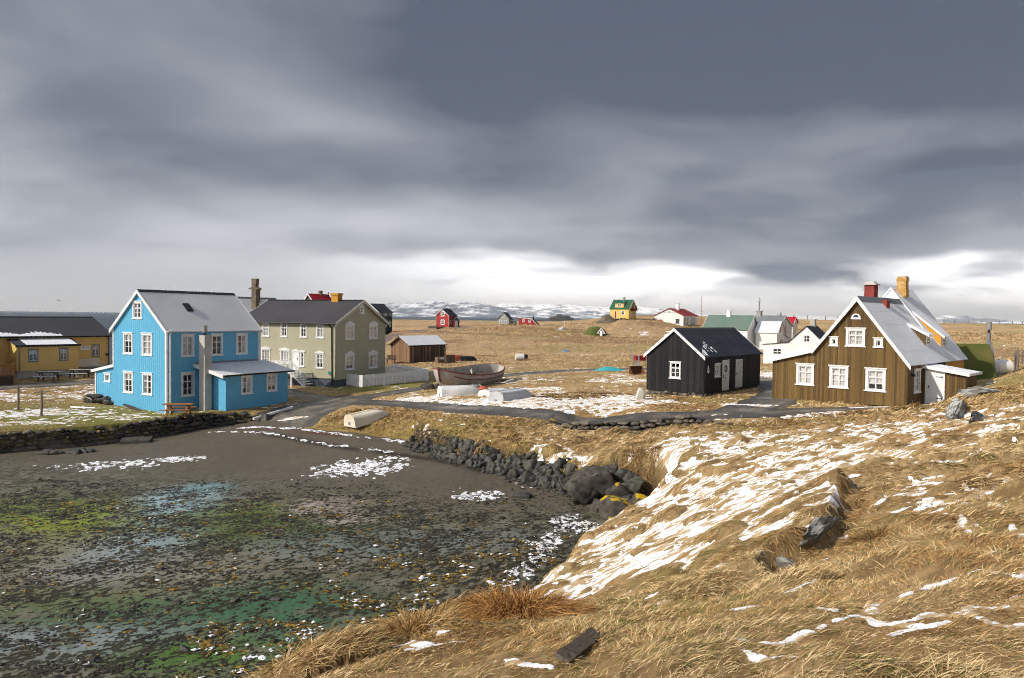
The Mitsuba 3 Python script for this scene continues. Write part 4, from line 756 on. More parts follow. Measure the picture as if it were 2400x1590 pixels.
# loose stone footing under the black house, stone by stone
R1 = np.random.default_rng(33)
SV = [rock_mesh(100 + i, 1, .3) for i in range(10)]
for i, c in enumerate([(0.20, 0.18, 0.15), (0.14, 0.125, 0.105), (0.25, 0.225, 0.19), (0.10, 0.092, 0.082)]): mat(f'field_stone_{i}', worn(c, tuple(x * 0.55 for x in c), 5.0), rough=0.92, spec=0.15)
FS = [f'field_stone_{i}' for i in range(4)]
fk = part(K, 'footing', G().box(0.08, L - .1, 0.10, W - .1, -1.2, 0.0), 'foundation_stone')
for (p, q, n) in (((-0.02, 0.0), (-0.02, W), 34), ((0.0, -0.02), (3.0, -0.02), 16)):
    for i in range(n):
        f = R1.uniform(); sz = R1.uniform(.08, .17); v, fc = SV[R1.integers(10)]
        v = v * [sz, sz * 1.15, sz * .7] @ trimesh.transformations.rotation_matrix(R1.uniform(0, 6), [0, 0, 1])[:3, :3].T + [p[0] + (q[0] - p[0]) * f, p[1] + (q[1] - p[1]) * f, -R1.uniform(0.03, 0.34)]
        part(fk, 'stone', G().add(v, fc), FS[R1.integers(4)])

# ------------------------------------------------------------------ brown house with the yellow house joined on behind
M = frame(20.347, 38.062, 4.66, 0.792); W, L, hw, hr = 5.06, 6.5, 2.3, 5.584
K = thing('brown_house', 'large brown plank house with pale metal roof and red chimney, right of the road', 'house', M)
P = gable_front(); BR = [f'brown_wood_{i}' for i in range(4)]
for r, c in (((4.82, 5.83, 0.70, 1.88), 'full'), ((2.95, 3.96, 0.68, 1.87), 'full'), ((1.03, 2.05, 0.65, 1.84), 'low')): window(K, P, *r, 2, 3, curtain=c, tw=.13, head=.06, proud=.05)
window(K, P, 2.12, 3.12, 2.98, 3.95, 2, 3, curtain='full', tw=.13, head=.06, proud=.05)
window(K, P, 3.55, 3.99, 2.97, 3.45, 1, 1, curtain='none', tw=.12, proud=.05); window(K, P, 1.22, 1.67, 2.97, 3.45, 1, 1, curtain='none', tw=.12, proud=.05)
arch = Point(2.62, 4.50).buffer(0.24, 16).intersection(sbox(2, 4.50, 3.2, 5)); inner = Point(2.62, 4.53).buffer(0.15, 16).intersection(sbox(2, 4.54, 3.2, 5))
k = part(K, 'arched_window', G().poly(P, arch.union(sbox(2.36, 4.44, 2.88, 4.50)).difference(inner), 0.003, 0.055), 'white_paint', label='half round attic window'); part(k, 'pane', G().poly(P, inner.buffer(.01), 0.004, 0.03), 'far_glass')
front = Polygon([(0, -0.05), (7.27, -0.25), (7.27, 2.05), (4.84, 2.70), (W / 2, hr), (0, hw)])
k = wall(K, P, front, 'dark_timber'); planks(k, P, front, 0.118, BR, 7)
S = side_near(); window(K, S, 1.02, 2.0, 0.60, 1.85, 2, 3, curtain='low', tw=.11, proud=.05)
k = wall(K, S, sbox(0, -0.05, L, hw - .05), 'dark_timber'); planks(k, S, sbox(0, -.05, 2.9, hw - .05), 0.118, BR, 8)
wall(K, side_far(7.27), sbox(0, -0.3, L, 2.05), 'dark_timber')
rf = None; g = G(); kk = (hr - hw) / (W / 2)
for ta, za, tb, zb in ((-0.2, hw - .2 * kk + .06, W / 2, hr + .06), (4.84 + .04, 2.70 + .06, W / 2, hr + .06), (7.45, 2.06, 4.82, 2.77)):
    slope(g, -0.19, L, ta, za, tb, zb, 0.07); slope_ribs(g, -0.19, L, ta, za, tb, zb, 0.30, 0.05, 0.007)
rf = part(K, 'roof', g, 'silver_iron_roof')
g = G(); w = .22
for sg in (-1, 1): g.hexa([(-.2, W / 2, hr + .04), (L, W / 2, hr + .04), (L, W / 2 + sg * w, hr - kk * w + .07), (-.2, W / 2 + sg * w, hr - kk * w + .07)], [(-.2, W / 2, hr + .11), (L, W / 2, hr + .11), (L, W / 2 + sg * w, hr - kk * w + .09), (-.2, W / 2 + sg * w, hr - kk * w + .09)])
part(rf, 'ridge_cap', g, 'slate_roof')
for i in range(1, 5):
    t = -0.2 + 2.7 * i / 5; z = hw + kk * t + .062; part(rf, 'sheet_lap', G().hexa([(-.18, t - .02, z - .02 * kk), (L, t - .02, z - .02 * kk), (L, t + .02, z + .02 * kk), (-.18, t + .02, z + .02 * kk)], [(-.18, t - .02, z - .02 * kk + .014), (L, t - .02, z - .02 * kk + .014), (L, t + .02, z + .02 * kk + .010), (-.18, t + .02, z + .02 * kk + .010)]), 'silver_iron_roof')
for (ta, za, tb, zb) in ((-0.22, hw - .22 * kk, W / 2, hr), (4.90, 2.62, W / 2, hr), (7.5, 2.03, 4.86, 2.74)):
    part(rf, 'bargeboard', G().hexa([(-.25, ta, za - .16), (-.195, ta, za - .16), (-.195, tb, zb - .18), (-.25, tb, zb - .18)], [(-.25, ta, za + .08), (-.195, ta, za + .08), (-.195, tb, zb + .10), (-.25, tb, zb + .10)]), 'white_paint')
c = part(K, 'chimney', G().box(2.95, 3.55, 2.78, 3.32, 5.0, 6.40).hexa([(3.0, 2.1, 5.0), (3.5, 2.1, 5.0), (3.5, 2.8, 5.0), (3.0, 2.8, 5.0)], [(3.0, 2.1, 5.52), (3.5, 2.1, 5.52), (3.5, 2.8, 5.60), (3.0, 2.8, 5.60)]), 'red_brick', label='red painted chimney with sloping base')
part(c, 'cap', G().box(2.85, 3.65, 2.68, 3.42, 6.40, 6.47).hexa([(2.92, 2.75, 6.47), (3.58, 2.75, 6.47), (3.58, 3.35, 6.47), (2.92, 3.35, 6.47)], [(3.05, 2.88, 6.62), (3.45, 2.88, 6.62), (3.45, 3.22, 6.62), (3.05, 3.22, 6.62)]), 'concrete')
def dormer(parent, s0, s1, tf, zb, zt, tback, zback, mside, mroof, mfront, ov=.12):
    """A shed dormer on the near roof slope: front face at t = tf from zb to zt, its roof running back to (tback, zback)."""
    tb0 = (zb - hw) / kk
    d = part(parent, 'dormer', G().poly(gable_front(s0), Polygon([(tf, zb), (tback, zback), (tf, zt)]), -0.05, 0).poly(gable_back(s1), Polygon([(tf, zb), (tback, zback), (tf, zt)]), -0.05, 0).box(s0, s1, tf, tf + .05, zb, zt), mside)
    g = G(); slope(g, s0 - ov, s1 + ov, tf - .22, zt + .02 - .22 * (zback - zt) / (tback - tf), tback, zback + .06, .05); r_ = part(d, 'roof', g, mroof)
    e = zt + .02 - .22 * (zback - zt) / (tback - tf); part(d, 'bargeboard', G().hexa([(s0 - ov - .03, tf - .23, e - .13), (s0 - ov, tf - .23, e - .13), (s0 - ov, tback, zback - .07), (s0 - ov - .03, tback, zback - .07)], [(s0 - ov - .03, tf - .23, e + .02), (s0 - ov, tf - .23, e + .02), (s0 - ov, tback, zback + .07), (s0 - ov - .03, tback, zback + .07)]), 'white_paint')
    far_window(d, side_near(tf), s0 + .08, s1 - .08, zb + .04, zt - .04, 2, 3, tw=.10)
    return d
dormer(K, 4.45, 5.25, 0.50, 2.97, 3.72, 1.46, 4.20, 'brown_wood_2', 'silver_iron_roof', 'white_paint')
# annex with the white door
AF = Panel((2.4, 0, 0), (0, 1, 0), (-1, 0, 0))
AF.holes.append(sbox(-1.08, -.3, -0.18, 1.82))
apoly = Polygon([(-2.05, -0.05), (0, -0.05), (0, 1.95), (-2.05, 1.66)])
k = wall(K, AF, apoly, 'dark_timber', name='annex_wall'); planks(k, AF, apoly, 0.118, BR, 9)
door(K, AF, -1.10, -0.16, -0.04, 1.80, handle=1, hinges=2, panels=False, hinge_side=-1, label='white plank door with long black hinges')
A2 = side_near(-2.05); k = wall(K, A2, sbox(2.4, -0.05, 4.4, 1.66), 'dark_timber', name='annex_wall'); planks(k, A2, sbox(2.4, -.05, 4.4, 1.66), 0.118, BR, 10)
wall(K, gable_back(4.4), Polygon([(-2.05, -.05), (0, -.05), (0, 1.95), (-2.05, 1.66)]), 'dark_timber', name='annex_wall')
g = G(); slope(g, 2.2, 4.6, -2.25, 1.70, 0.06, 2.04, 0.05); ar = part(K, 'annex_roof', g, 'silver_iron_roof')
part(ar, 'bargeboard', G().hexa([(2.14, -2.28, 1.55), (2.199, -2.28, 1.55), (2.199, 0.05, 1.90), (2.14, .05, 1.90)], [(2.14, -2.28, 1.72), (2.199, -2.28, 1.72), (2.199, .05, 2.06), (2.14, .05, 2.06)]), 'white_paint')
part(ar, 'eave_board', G().box(2.2, 4.6, -2.29, -2.252, 1.58, 1.71), 'white_paint')
part(K, 'footing', G().box(.1, L, .1, 7.2, -1.0, -.06).box(2.45, 4.35, -2.0, .1, -.8, -.06), 'foundation_stone')
part(K, 'lamp', G().box(0.55, 0.75, -.16, -.03, 1.50, 1.62), 'black_paint')
K = thing('ochre_house', 'ochre house with pale metal roof and yellow brick chimney joined on behind the brown house', 'house', M)
W2, L2a, L2b, hr2 = 6.1, 6.5, 10.2, 6.30; k2 = (hr2 - hw) / (W2 / 2)
wall(K, gable_front(L2a), gpoly(W2, hw, hr2), 'silver_iron_roof', label='pale metal clad gable'); wall(K, side_near(), sbox(L2a, -.05, L2b, hw - .05), 'ochre_paint'); wall(K, gable_back(L2b), gpoly(W2, hw, hr2), 'ochre_paint'); wall(K, side_far(W2), sbox(L2a, 0, L2b, hw), 'ochre_paint')
g = G()
for ta, tb in ((-0.2, W2 / 2), (W2 + .2, W2 / 2)):
    slope(g, L2a - .04, L2b + .12, ta, hw - .2 * k2 + .064, tb, hr2 + .064, .07); slope_ribs(g, L2a, L2b + .1, ta, hw - .2 * k2 + .064, tb, hr2 + .064, .30, .05, .007)
rf = part(K, 'roof', g, 'silver_iron_roof')
for ta in (-0.1, W2 + .1): part(rf, 'coping', G().hexa([(L2a - .09, ta, hw - .1 * k2), (L2a + .12, ta, hw - .1 * k2), (L2a + .12, W2 / 2, hr2), (L2a - .09, W2 / 2, hr2)], [(L2a - .09, ta, hw - .1 * k2 + .12), (L2a + .12, ta, hw - .1 * k2 + .12), (L2a + .12, W2 / 2, hr2 + .12), (L2a - .09, W2 / 2, hr2 + .12)]), 'silver_iron_roof')
brick_chimney(K, 7.55, 2.75, 0.52, 0.52, 5.85, 7.12, [f'yellow_brick_{i}' for i in range(3)])
hw_, kk_ = hw, kk; kk = k2
dormer(K, 7.05, 7.95, 0.42, 2.86, 3.66, 1.95, 4.92, 'ochre_paint', 'silver_iron_roof', 'white_paint', ov=.16)
# ------------------------------------------------------------------ the yellow visitor building and its red neighbour, far left
M = frame(-43.46, 60.58, 4.29, 0.69); W, L, hw, hr = 8.8, 10.0, 2.6, 4.14
K = thing('yellow_building', 'long low yellow building with dark roof and snowy front extension at the left edge', 'house', M)
S = side_near()
window(K, S, 8.46, 9.14, 0.66, 1.72, 2, 3, curtain='top', tw=.07, trim='olive_trim' if 0 else 'slate_roof', sash='white_paint', head=.02)
wall(K, S, sbox(0, -.05, L, hw), 'yellow_paint', rib=(0.14, 0.016, 0.004)); wall(K, gable_back(L), gpoly(W, hw, hr), 'yellow_paint'); wall(K, gable_front(), gpoly(W, hw, hr), 'yellow_paint')
wall(K, side_far(W), sbox(0, 0, L, hw), 'yellow_paint')
roof(K, -.2, L + .2, W, hw, hr, .3, 'charcoal_roof', cap='black_paint', barge='black_paint', bw=.14, lift=.05)
part(K, 'gutter', G().tube([(-.2, -.36, hw - .10), (L + .2, -.36, hw - .10)], .06, 8), 'black_paint'); downpipe(K, L - .1, -.02, -.1, hw - .02, 'black_paint')
part(K, 'meter_box', G().pbox(S, 9.66, 9.88, .72, .92, 0, .1), 'black_paint')
sg = part(K, 'sign_board', G().poly(S, sbox(7.58, 1.30, 8.30, 1.60).buffer(.04), .003, .05), 'white_paint', label='white sign board with small dark bird mark')
part(sg, 'bird_mark', G().poly(S, Polygon([(7.64, 1.56), (7.70, 1.50), (7.78, 1.58), (7.80, 1.54), (7.76, 1.48), (7.84, 1.45), (7.72, 1.44)]), .051, .055), 'black_paint')
part(sg, 'text_line', G().pbox(S, 7.80, 8.24, 1.455, 1.475, .051, .055), 'slate_blue_base')
part(K, 'foundation', G().box(.1, L - .05, .1, W, -1.4, -.06).box(2.05, 6.6, -1.9, 0, -1.6, -.24), 'concrete', label='bare concrete footing')
A = side_near(-2.0)
for r in ((2.80, 3.54, .50, 1.52), (5.11, 5.82, .52, 1.57)): window(K, A, *r, 2, 3, curtain='top', tw=.07, trim='slate_roof', sash='white_paint', head=.02)
wall(K, A, sbox(1.95, -.25, 6.67, 1.84), 'yellow_paint', rib=(.14, .016, .004), name='extension_wall')
wall(K, Panel((1.95, 0, 0), (0, 1, 0), (-1, 0, 0)), Polygon([(-2.0, -.25), (0, -.25), (0, 2.3), (-2.0, 1.84)]), 'pale_yellow_paint', rib=(.14, .016, .004), name='extension_wall')
wall(K, gable_back(6.67), Polygon([(-2.0, -.25), (0, -.25), (0, 2.3), (-2.0, 1.84)]), 'yellow_paint', name='extension_wall')
g = G(); slope(g, 1.85, 6.80, -2.12, 1.88, 0.0, 2.36, .05); er = part(K, 'extension_roof', g, 'charcoal_roof')
part(er, 'fascia', G().box(1.84, 6.81, -2.16, -2.122, 1.74, 1.89), 'black_paint')
downpipe(K, 2.15, -2.0, -.3, 1.80, 'slate_roof', off=(0, -.07))
g = G(); slope(g, 2.7, 6.55, -2.0, 1.915, -.12, 2.375, .03); solo('roof_snow', 'sheet of snow on the low extension roof of the yellow building', 'snow', g, 'snow_white', M, kind='stuff')
kk3 = (hr - hw) / (W / 2); g = G(); r = np.random.default_rng(3); xs = np.linspace(1.2, 6.0, 40)
zz = lambda t: hw + .05 + kk3 * t + .01
for a, b in zip(xs[:-1], xs[1:]):
    e = .12 + .75 * abs(math.sin(a * 1.1)) * r.uniform(.4, 1)
    g.hexa([(a, -.28, zz(-.28)), (b, -.28, zz(-.28)), (b + .02, e, zz(e)), (a, e, zz(e))], [(a, -.28, zz(-.28) + .03), (b, -.28, zz(-.28) + .03), (b + .02, e, zz(e) + .006), (a, e, zz(e) + .006)])
solo('roof_snow', 'ragged strip of snow along the eave of the dark roof above the extension', 'snow', g, 'snow_white', M, kind='stuff')
# ramp with rail to the door, at the right of the extension
K = thing('entrance_ramp', 'pale railed ramp against the yellow building beside its sign', 'ramp', M)
part(K, 'deck', G().box(6.75, 9.2, -1.15, -.12, -.16, -.04), 'olive_trim')
for s in np.arange(6.8, 8.5, .14): part(K, 'slat', G().box(s, s + .10, -1.16, -1.13, -.04, .46), 'cream_paint')
part(K, 'rail', G().box(6.75, 8.5, -1.19, -1.11, .46, .52).beam((8.5, -1.15, .49), (9.15, -1.15, .05), .07, .06), 'cream_paint')
K = thing('dark_red_house', 'dark red house with grey roof cut off by the left edge of the picture', 'house', frame(-41.2, 56.0, 4.4, 0.69))
Wd, Ld, hd, rd_ = 5.0, 1.72, 2.05, 3.1
for wl in (side_near(),): wall(K, wl, sbox(-6.5, -1.0, Ld, hd), 'dark_red_paint', rib=(.14, .016, .004))
wall(K, gable_back(Ld), gpoly(Wd, hd, rd_, -1), 'dark_red_paint'); 
roof(K, -6.5, Ld + .3, Wd, hd, rd_, .3, 'charcoal_roof', barge='white_paint', bw=.14, gables=(0, 1)); part(K, 'gutter', G().box(-6.5, Ld + .3, -.36, -.30, hd - .16, hd - .03), 'white_paint'); downpipe(K, Ld - .15, -.02, -.9, hd - .1, 'grey_paint')
K = thing('deck', 'brown timber deck with slatted railing at the left edge beside the yellow wall', 'deck', frame(-41.2, 56.0, 3.4, 0.69))
part(K, 'floor', G().box(-4, 2.55, -1.9, -.2, .50, .60), 'timber_dark'); part(K, 'skirt', G().box(-4, 2.5, -1.86, -1.82, -.3, .50), 'timber_dark')
for s in (2.5, 1.3, 0.0, -1.3): part(K, 'post', G().box(s - .05, s + .05, -1.92, -1.82, -.3, 1.62), 'timber_orange')
part(K, 'rail', G().box(-4, 2.55, -1.93, -1.81, 1.46, 1.53), 'timber_orange'); part(K, 'rail', G().box(-4, 2.55, -1.90, -1.84, .70, .76), 'timber_orange')
for s in np.arange(-1.2, 2.5, .13): part(K, 'slat', G().box(s - .02, s + .02, -1.89, -1.85, .76, 1.46), 'timber_orange')

# ------------------------------------------------------------------ weathered boat shed
M = frame(-11.59, 83.91, 3.77, .61); W, L, hw, hr = 2.88, 6.21, 1.9, 2.82
K = thing('boat_shed', 'weathered brown plank shed with snow white roof behind the olive house', 'shed', M)
WB = ['weathered_board_0', 'weathered_board_0', 'weathered_board_2', 'weathered_board_1']; WB2 = ['weathered_board_3', 'weathered_board_1', 'weathered_board_3', 'weathered_board_3', 'weathered_board_2']
P = gable_front(); k = wall(K, P, gpoly(W, hw, hr, -.1), 'dark_timber'); planks(k, P, gpoly(W, hw, hr, -.1), .15, WB, 21)
S = side_near(); k = wall(K, S, sbox(0, -.1, L, hw), 'dark_timber'); planks(k, S, sbox(0, -.1, L, hw), .16, WB2, 22)
wall(K, side_far(W), sbox(0, -.1, L, hw), 'dark_timber'); wall(K, gable_back(L), gpoly(W, hw, hr), 'dark_timber')
for s in (0.02, 3.95, L - .02): part(K, 'post', G().box(s - .05, s + .05, -.07, -.022, -.1, hw - .02), 'weathered_board_1')
roof(K, -.3, L + .2, W, hw, hr, .2, 'dark_timber', th=.05, barge='weathered_board_1', bw=.12, lift=.04)
g = G(); kk4 = (hr - hw) / (W / 2)
for ta, tb in ((-.18, W / 2), (W + .18, W / 2)): slope(g, -.28, L + .18, ta, hw + .04 + .05 - .18 * kk4, tb, hr + .10, .04)
solo('roof_snow', 'even layer of snow on the boat shed roof', 'snow', g, 'snow_white', M, kind='stuff')
K = thing('hand_cart', 'old brown wooden slatted cart against the boat shed front', 'cart', frame(-12.6, 83.5, 3.62, .61))
for j in range(3): part(K, 'board', G().box(-.34, -.28, .25, 1.65, .52 + .13 * j, .62 + .13 * j), 'timber_dark')
part(K, 'bed', G().box(-.9, -.3, .3, 1.6, .40, .48), 'timber_dark')
for t in (.35, 1.55): part(K, 'leg', G().box(-.5, -.42, t - .04, t + .04, -.1, .42), 'timber_dark')
for t in (.5, .95, 1.4): part(K, 'stay', G().box(-.36, -.27, t - .04, t + .04, .45, .9), 'timber_dark')

# ------------------------------------------------------------------ houses behind the olive house
M = frame(-27.4, 78.0, 2.75, .6); K = thing('snowy_roof_house', 'house with snow covered roof and square chimney, peeping up between the blue and olive houses', 'house', M)
for pl, pg in ((gable_front(), gpoly(6, 4.6, 8)), (gable_back(5.15), gpoly(6, 4.6, 8)), (side_near(), sbox(0, 0, 5.15, 4.6)), (side_far(6), sbox(0, 0, 5.15, 4.6))): wall(K, pl, pg, 'cream_paint')
roof(K, -.2, 5.35, 6, 4.6, 8, .25, 'silver_iron_roof', barge='white_paint', cap='slate_roof', lift=.03)
chimney(K, 2.6, 2.75, .62, .55, 7.2, 8.95, 'stone_grey_warm', cap='stone_grey_warm', capw=.07, caph=.12)
g = G(); slope(g, -.1, 5.25, -.2, 4.6 + .05 - .2 * 1.133, 3, 8.05, .03); slope(g, -.1, 5.25, 6.2, 4.6 + .05 - .2 * 1.133, 3, 8.05, .03); solo('roof_snow', 'smooth snow on the roof behind the blue house', 'snow', g, 'snow_white', M, kind='stuff')
K = thing('stone_pillar', 'tall brown stone pillar shaped like a cross above the snowy roof', 'pillar', frame(-27.9, 80.5, 2.75, .25))
part(K, 'shaft', G().hexa([(-.36, -.36, 0), (.36, -.36, 0), (.36, .36, 0), (-.36, .36, 0)], [(-.27, -.27, 8.9), (.27, -.27, 8.9), (.27, .27, 8.9), (-.27, .27, 8.9)]), 'stone_grey_warm')
part(K, 'arm', G().hexa([(-.3, -.62, 8.9), (.3, -.62, 8.9), (.3, .62, 8.9), (-.3, .62, 8.9)], [(-.3, -.66, 9.0), (.3, -.66, 9.0), (.3, .66, 9.0), (-.3, .66, 9.0)]).hexa([(-.28, -.6, 9.0), (.28, -.6, 9.0), (.28, .6, 9.0), (-.28, .6, 9.0)], [(-.28, -.3, 9.14), (.28, -.3, 9.14), (.28, .3, 9.14), (-.28, .3, 9.14)]), 'stone_grey_warm')
part(K, 'head', G().hexa([(-.26, -.26, 9.1), (.26, -.26, 9.1), (.26, .26, 9.1), (-.26, .26, 9.1)], [(-.29, -.29, 10.05), (.29, -.29, 10.05), (.29, .29, 10.05), (-.29, .29, 10.05)]), 'stone_grey_warm')
def simple_house(name, label, M, W, L, hw, hr, mw, mr, oe=.22, og=.2, barge='white_paint', bw=.16, group=None, zb=0.0, base=None, corner=None, cap=None, rib=None):
    k = thing(name, label, 'house', M, group)
    wall(k, gable_front(), gpoly(W, hw, hr, zb), mw, rib=rib); wall(k, side_near(), sbox(0, zb, L, hw), mw, rib=rib); wall(k, side_far(W), sbox(0, zb, L, hw), mw, rib=rib); wall(k, gable_back(L), gpoly(W, hw, hr, zb), mw)
    roof(k, -og, L + og, W, hw, hr, oe, mr, barge=barge, bw=bw, lift=.03, cap=cap)
    if base: part(k, 'footing', G().box(.08, L - .08, .08, W - .08, zb - 1.2, zb), base)
    if corner:
        for s, t in ((0, 0), (0, W), (L, 0)): part(k, 'corner_board', G().box(s - .05, s + .05, t - .05, t + .05, zb, hw - .02), corner)
    return k
K = simple_house('red_roof_house', 'dark gabled house with red roof showing over the olive house ridge', frame(-28.8, 110, 3.45, .6), 4.0, 3.6, 6.6, 8.61, 'slate_blue_base', 'bright_red_roof', base='concrete')
far_window(K, gable_front(), 1.35, 2.65, 6.4, 7.7, 2, 2); chimney(K, 2.2, 2.0, .45, .45, 8.2, 9.15, 'stone_grey_warm', cap='stone_grey_warm', capw=.05); part(K, 'vent_pipe', G().tube([(3.4, 1.6, 8.2), (3.4, 1.6, 9.0)], .06, 8), 'black_paint')
# ------------------------------------------------------------------ far houses on the plain
M = frame(-27.75, 154.72, 5.65, .75); K = simple_house('dark_green_house', 'dark green two storey house with slate blue roof at the shore behind the olive house', M, 6.0, 3.38, 4.01, 5.74, 'dark_green_paint', 'blue_black_roof', base='dark_timber')
S = side_near()
for u in (.15, 1.05, 1.62, 2.65): far_window(K, S, u, u + .48, 3.2, 3.85, 2, 2, tw=.06)
far_window(K, S, 2.62, 3.08, .9, 2.2, 2, 4, tw=.06); far_window(K, S, 1.5, 1.98, .9, 1.5, 2, 2, tw=.06); far_window(K, S, .4, .9, .9, 2.1, 2, 3, tw=.06)
M = frame(-15.32, 179.66, 6.17, .64); K = simple_house('red_house', 'red gabled house with black roof standing before the sea', M, 4.2, 2.9, 3.0, 4.49, 'red_paint', 'blue_black_roof', corner='grey_paint', base='dark_timber', bw=.1)
far_window(K, gable_front(), 1.45, 2.65, 2.75, 3.95, 2, 2, tw=.18); far_window(K, gable_front(), 1.45, 2.65, .70, 1.95, 2, 2, tw=.18); far_window(K, side_near(), .3, .75, .8, 1.9, 1, 3, tw=.08)
part(K, 'hatch', G().poly(gable_front(), Polygon([(1.2, -.05), (3.0, -.05), (2.7, .32), (1.5, .32)]), .003, .03), 'black_paint')
chimney(K, 1.4, 2.1, .5, .4, 4.2, 4.75, 'blue_black_roof', cap='blue_black_roof', capw=.03)
po = Panel((1.0, -1.0, 0), (1, 0, 0), (0, -1, 0)); part(K, 'porch', G().box(1.0, 2.3, -1.0, -.003, -.2, 1.85), 'dark_red_paint'); door(K, po, 1.1 - 1.0 + .0, 1.1, 0, 1.75, handle=0, label='white porch door'); g = G(); slope(g, .9, 2.4, -1.15, 1.80, -.01, 2.45, .06); part(K, 'porch_roof', g, 'charcoal_roof')
M2 = M.copy(); M2[:3, 3] = (M @ [3.3, -.4, 0, 1])[:3]; Mx = frame(*M2[:3, 3], -.85)
K = simple_house('red_extension', 'small dark red shed with black roof joined to the right of the red house', Mx, 2.4, 2.6, 1.9, 2.6, 'dark_red_paint', 'blue_black_roof', corner='red_paint', base='dark_timber', bw=.08)
door(K, side_far(2.4), .5, 1.25, 0, 1.75, handle=0, label='pale door'); far_window(K, side_far(2.4), 1.7, 2.0, .8, 1.6, 1, 2, tw=.06)
solo('low_stone_bank', 'low dark stone bank beside the red house', 'bank', G().hexa([(-20.6, 181, 6.0), (-18.3, 181, 6.0), (-18.3, 182, 6.0), (-20.6, 182, 6.0)], [(-20.4, 181.2, 6.6), (-18.5, 181.2, 6.6), (-18.5, 181.8, 6.55), (-20.4, 181.8, 6.5)]), 'foundation_stone')
M = frame(-.9, 200, 6.3, .21); K = simple_house('grey_house', 'small pale grey gabled house with dark roof before the snowy mountains', M, 3.15, 4.89, 2.2, 3.9, 'grey_paint', 'blue_black_roof', base='concrete', barge='grey_paint', bw=.1)
for u in (.55, 1.85): far_window(K, gable_front(), u, u + .8, .75, 1.85, 2, 2, tw=.13)
far_window(K, gable_front(), 1.2, 1.95, 2.45, 3.25, 2, 2, tw=.13)
part(K, 'porch', G().box(2.6, 4.1, -1.3, -.003, -.5, 1.55), 'grey_paint'); part(K, 'porch_roof', G().hexa([(2.5, -1.4, 1.56), (4.2, -1.4, 1.56), (4.2, 0, 1.7), (2.5, 0, 1.7)], [(2.5, -1.4, 1.64), (4.2, -1.4, 1.64), (4.2, 0, 1.8), (2.5, 0, 1.8)]), 'white_paint'); door(K, Panel((2.6, 0, 0), (0, 1, 0), (-1, 0, 0)), -1.25, -.55, -.3, 1.4, m='white_paint', trim='green_roof', handle=0)
M = frame(6.3, 192, 6.25, .3); K = thing('low_red_house', 'low red house with sloping white edged roof and dark side roof near the islet', 'house', M)
pg = Polygon([(0, -.3), (4.75, -.3), (4.75, 2.55), (1.3, 2.25), (0, .95)]); P = gable_front(); wall(K, P, pg, 'red_paint'); wall(K, side_near(), sbox(0, -.3, 2.2, .95), 'dark_red_paint'); wall(K, gable_back(2.2), pg, 'red_paint')
for r in ((3.25, 3.85, 1.4, 2.1), (1.6, 2.2, 1.35, 2.05), (3.25, 3.85, .1, .85), (1.3, 1.95, 0, .8)): far_window(K, P, *r, 2, 2, tw=.12)
g = G(); slope(g, -.1, 2.3, -.15, .85, 1.32, 2.32, .06); part(K, 'roof', g, 'blue_black_roof'); g = G(); slope(g, -.1, 2.3, 1.3, 2.33, 4.9, 2.65, .06); part(K, 'roof', g, 'blue_black_roof')
part(K, 'bargeboard', G().hexa([(-.14, -.2, .72), (-.1, -.2, .72), (-.1, 1.3, 2.2), (-.14, 1.3, 2.2)], [(-.14, -.2, .86), (-.1, -.2, .86), (-.1, 1.3, 2.36), (-.14, 1.3, 2.36)]).hexa([(-.14, 1.3, 2.2), (-.1, 1.3, 2.2), (-.1, 4.95, 2.52), (-.14, 4.95, 2.52)], [(-.14, 1.3, 2.36), (-.1, 1.3, 2.36), (-.1, 4.95, 2.67), (-.14, 4.95, 2.67)]), 'white_paint'); part(K, 'chimney_pipe', G().tube([(1.0, 1.1, 2.0), (1.0, 1.1, 2.75), (1.0, 1.1, 3.0)], [.14, .14, .06], 8), 'black_paint')
K = thing('red_outhouse', 'tiny red outhouse with white eave beside the low red house', 'shed', frame(8.6, 193, 6.2, 1.3))
part(K, 'wall', G().box(-.8, 1.1, 0, 1.2, -.4, .72), 'red_paint'); part(K, 'roof', G().box(-.9, 1.2, -.1, 1.3, .72, .86), 'white_paint'); part(K, 'store', G().box(1.1, 1.9, 0, 1.0, -.4, .75), 'dark_timber')
M = frame(31.21, 186.87, 8.88, -.95); K = simple_house('yellow_house', 'yellow cottage with green roof on the grassy knoll', M, 4.2, 5.16, 2.6, 4.69, 'pale_yellow_paint', 'green_roof', base='black_paint', bw=.12)
F = side_far(4.2); door(K, F, 3.35, 3.9, .1, 1.95, m='red_brick', handle=0, label='faded red door'); far_window(K, F, 1.1, 2.05, .95, 2.0, 1, 2, tw=.16)
far_window(K, gable_front(), 2.4, 3.1, .7, 1.7, 1, 1, tw=.2); far_window(K, gable_front(), .55, 1.35, .7, 1.75, 1, 1, tw=.2)
bl = part(K, 'balcony', G().box(-.75, -.003, .95, 3.0, 2.0, 2.62), 'dark_red_paint', label='dark red balcony under the gable'); part(bl, 'balcony_door', G().box(-.02, -.004, 1.6, 2.3, 2.62, 3.6), 'timber_dark'); part(bl, 'post', G().box(-.7, -.62, 1.0, 1.08, 2.62, 3.3), 'timber_orange')
kq = (4.69 - 2.6) / 2.1; z_ = lambda t: 2.6 + .03 + kq * (4.2 - t)
d = part(K, 'dormer', G().poly(gable_front(1.5), Polygon([(4.05, z_(4.05)), (4.05, 3.85), (2.9, 4.2), (2.55, 4.35)]), -.05, 0).poly(gable_back(3.9), Polygon([(4.05, z_(4.05)), (4.05, 3.85), (2.9, 4.2), (2.55, 4.35)]), -.05, 0).box(1.5, 3.9, 3.99, 4.05, z_(4.05) - .05, 3.85), 'pale_yellow_paint')
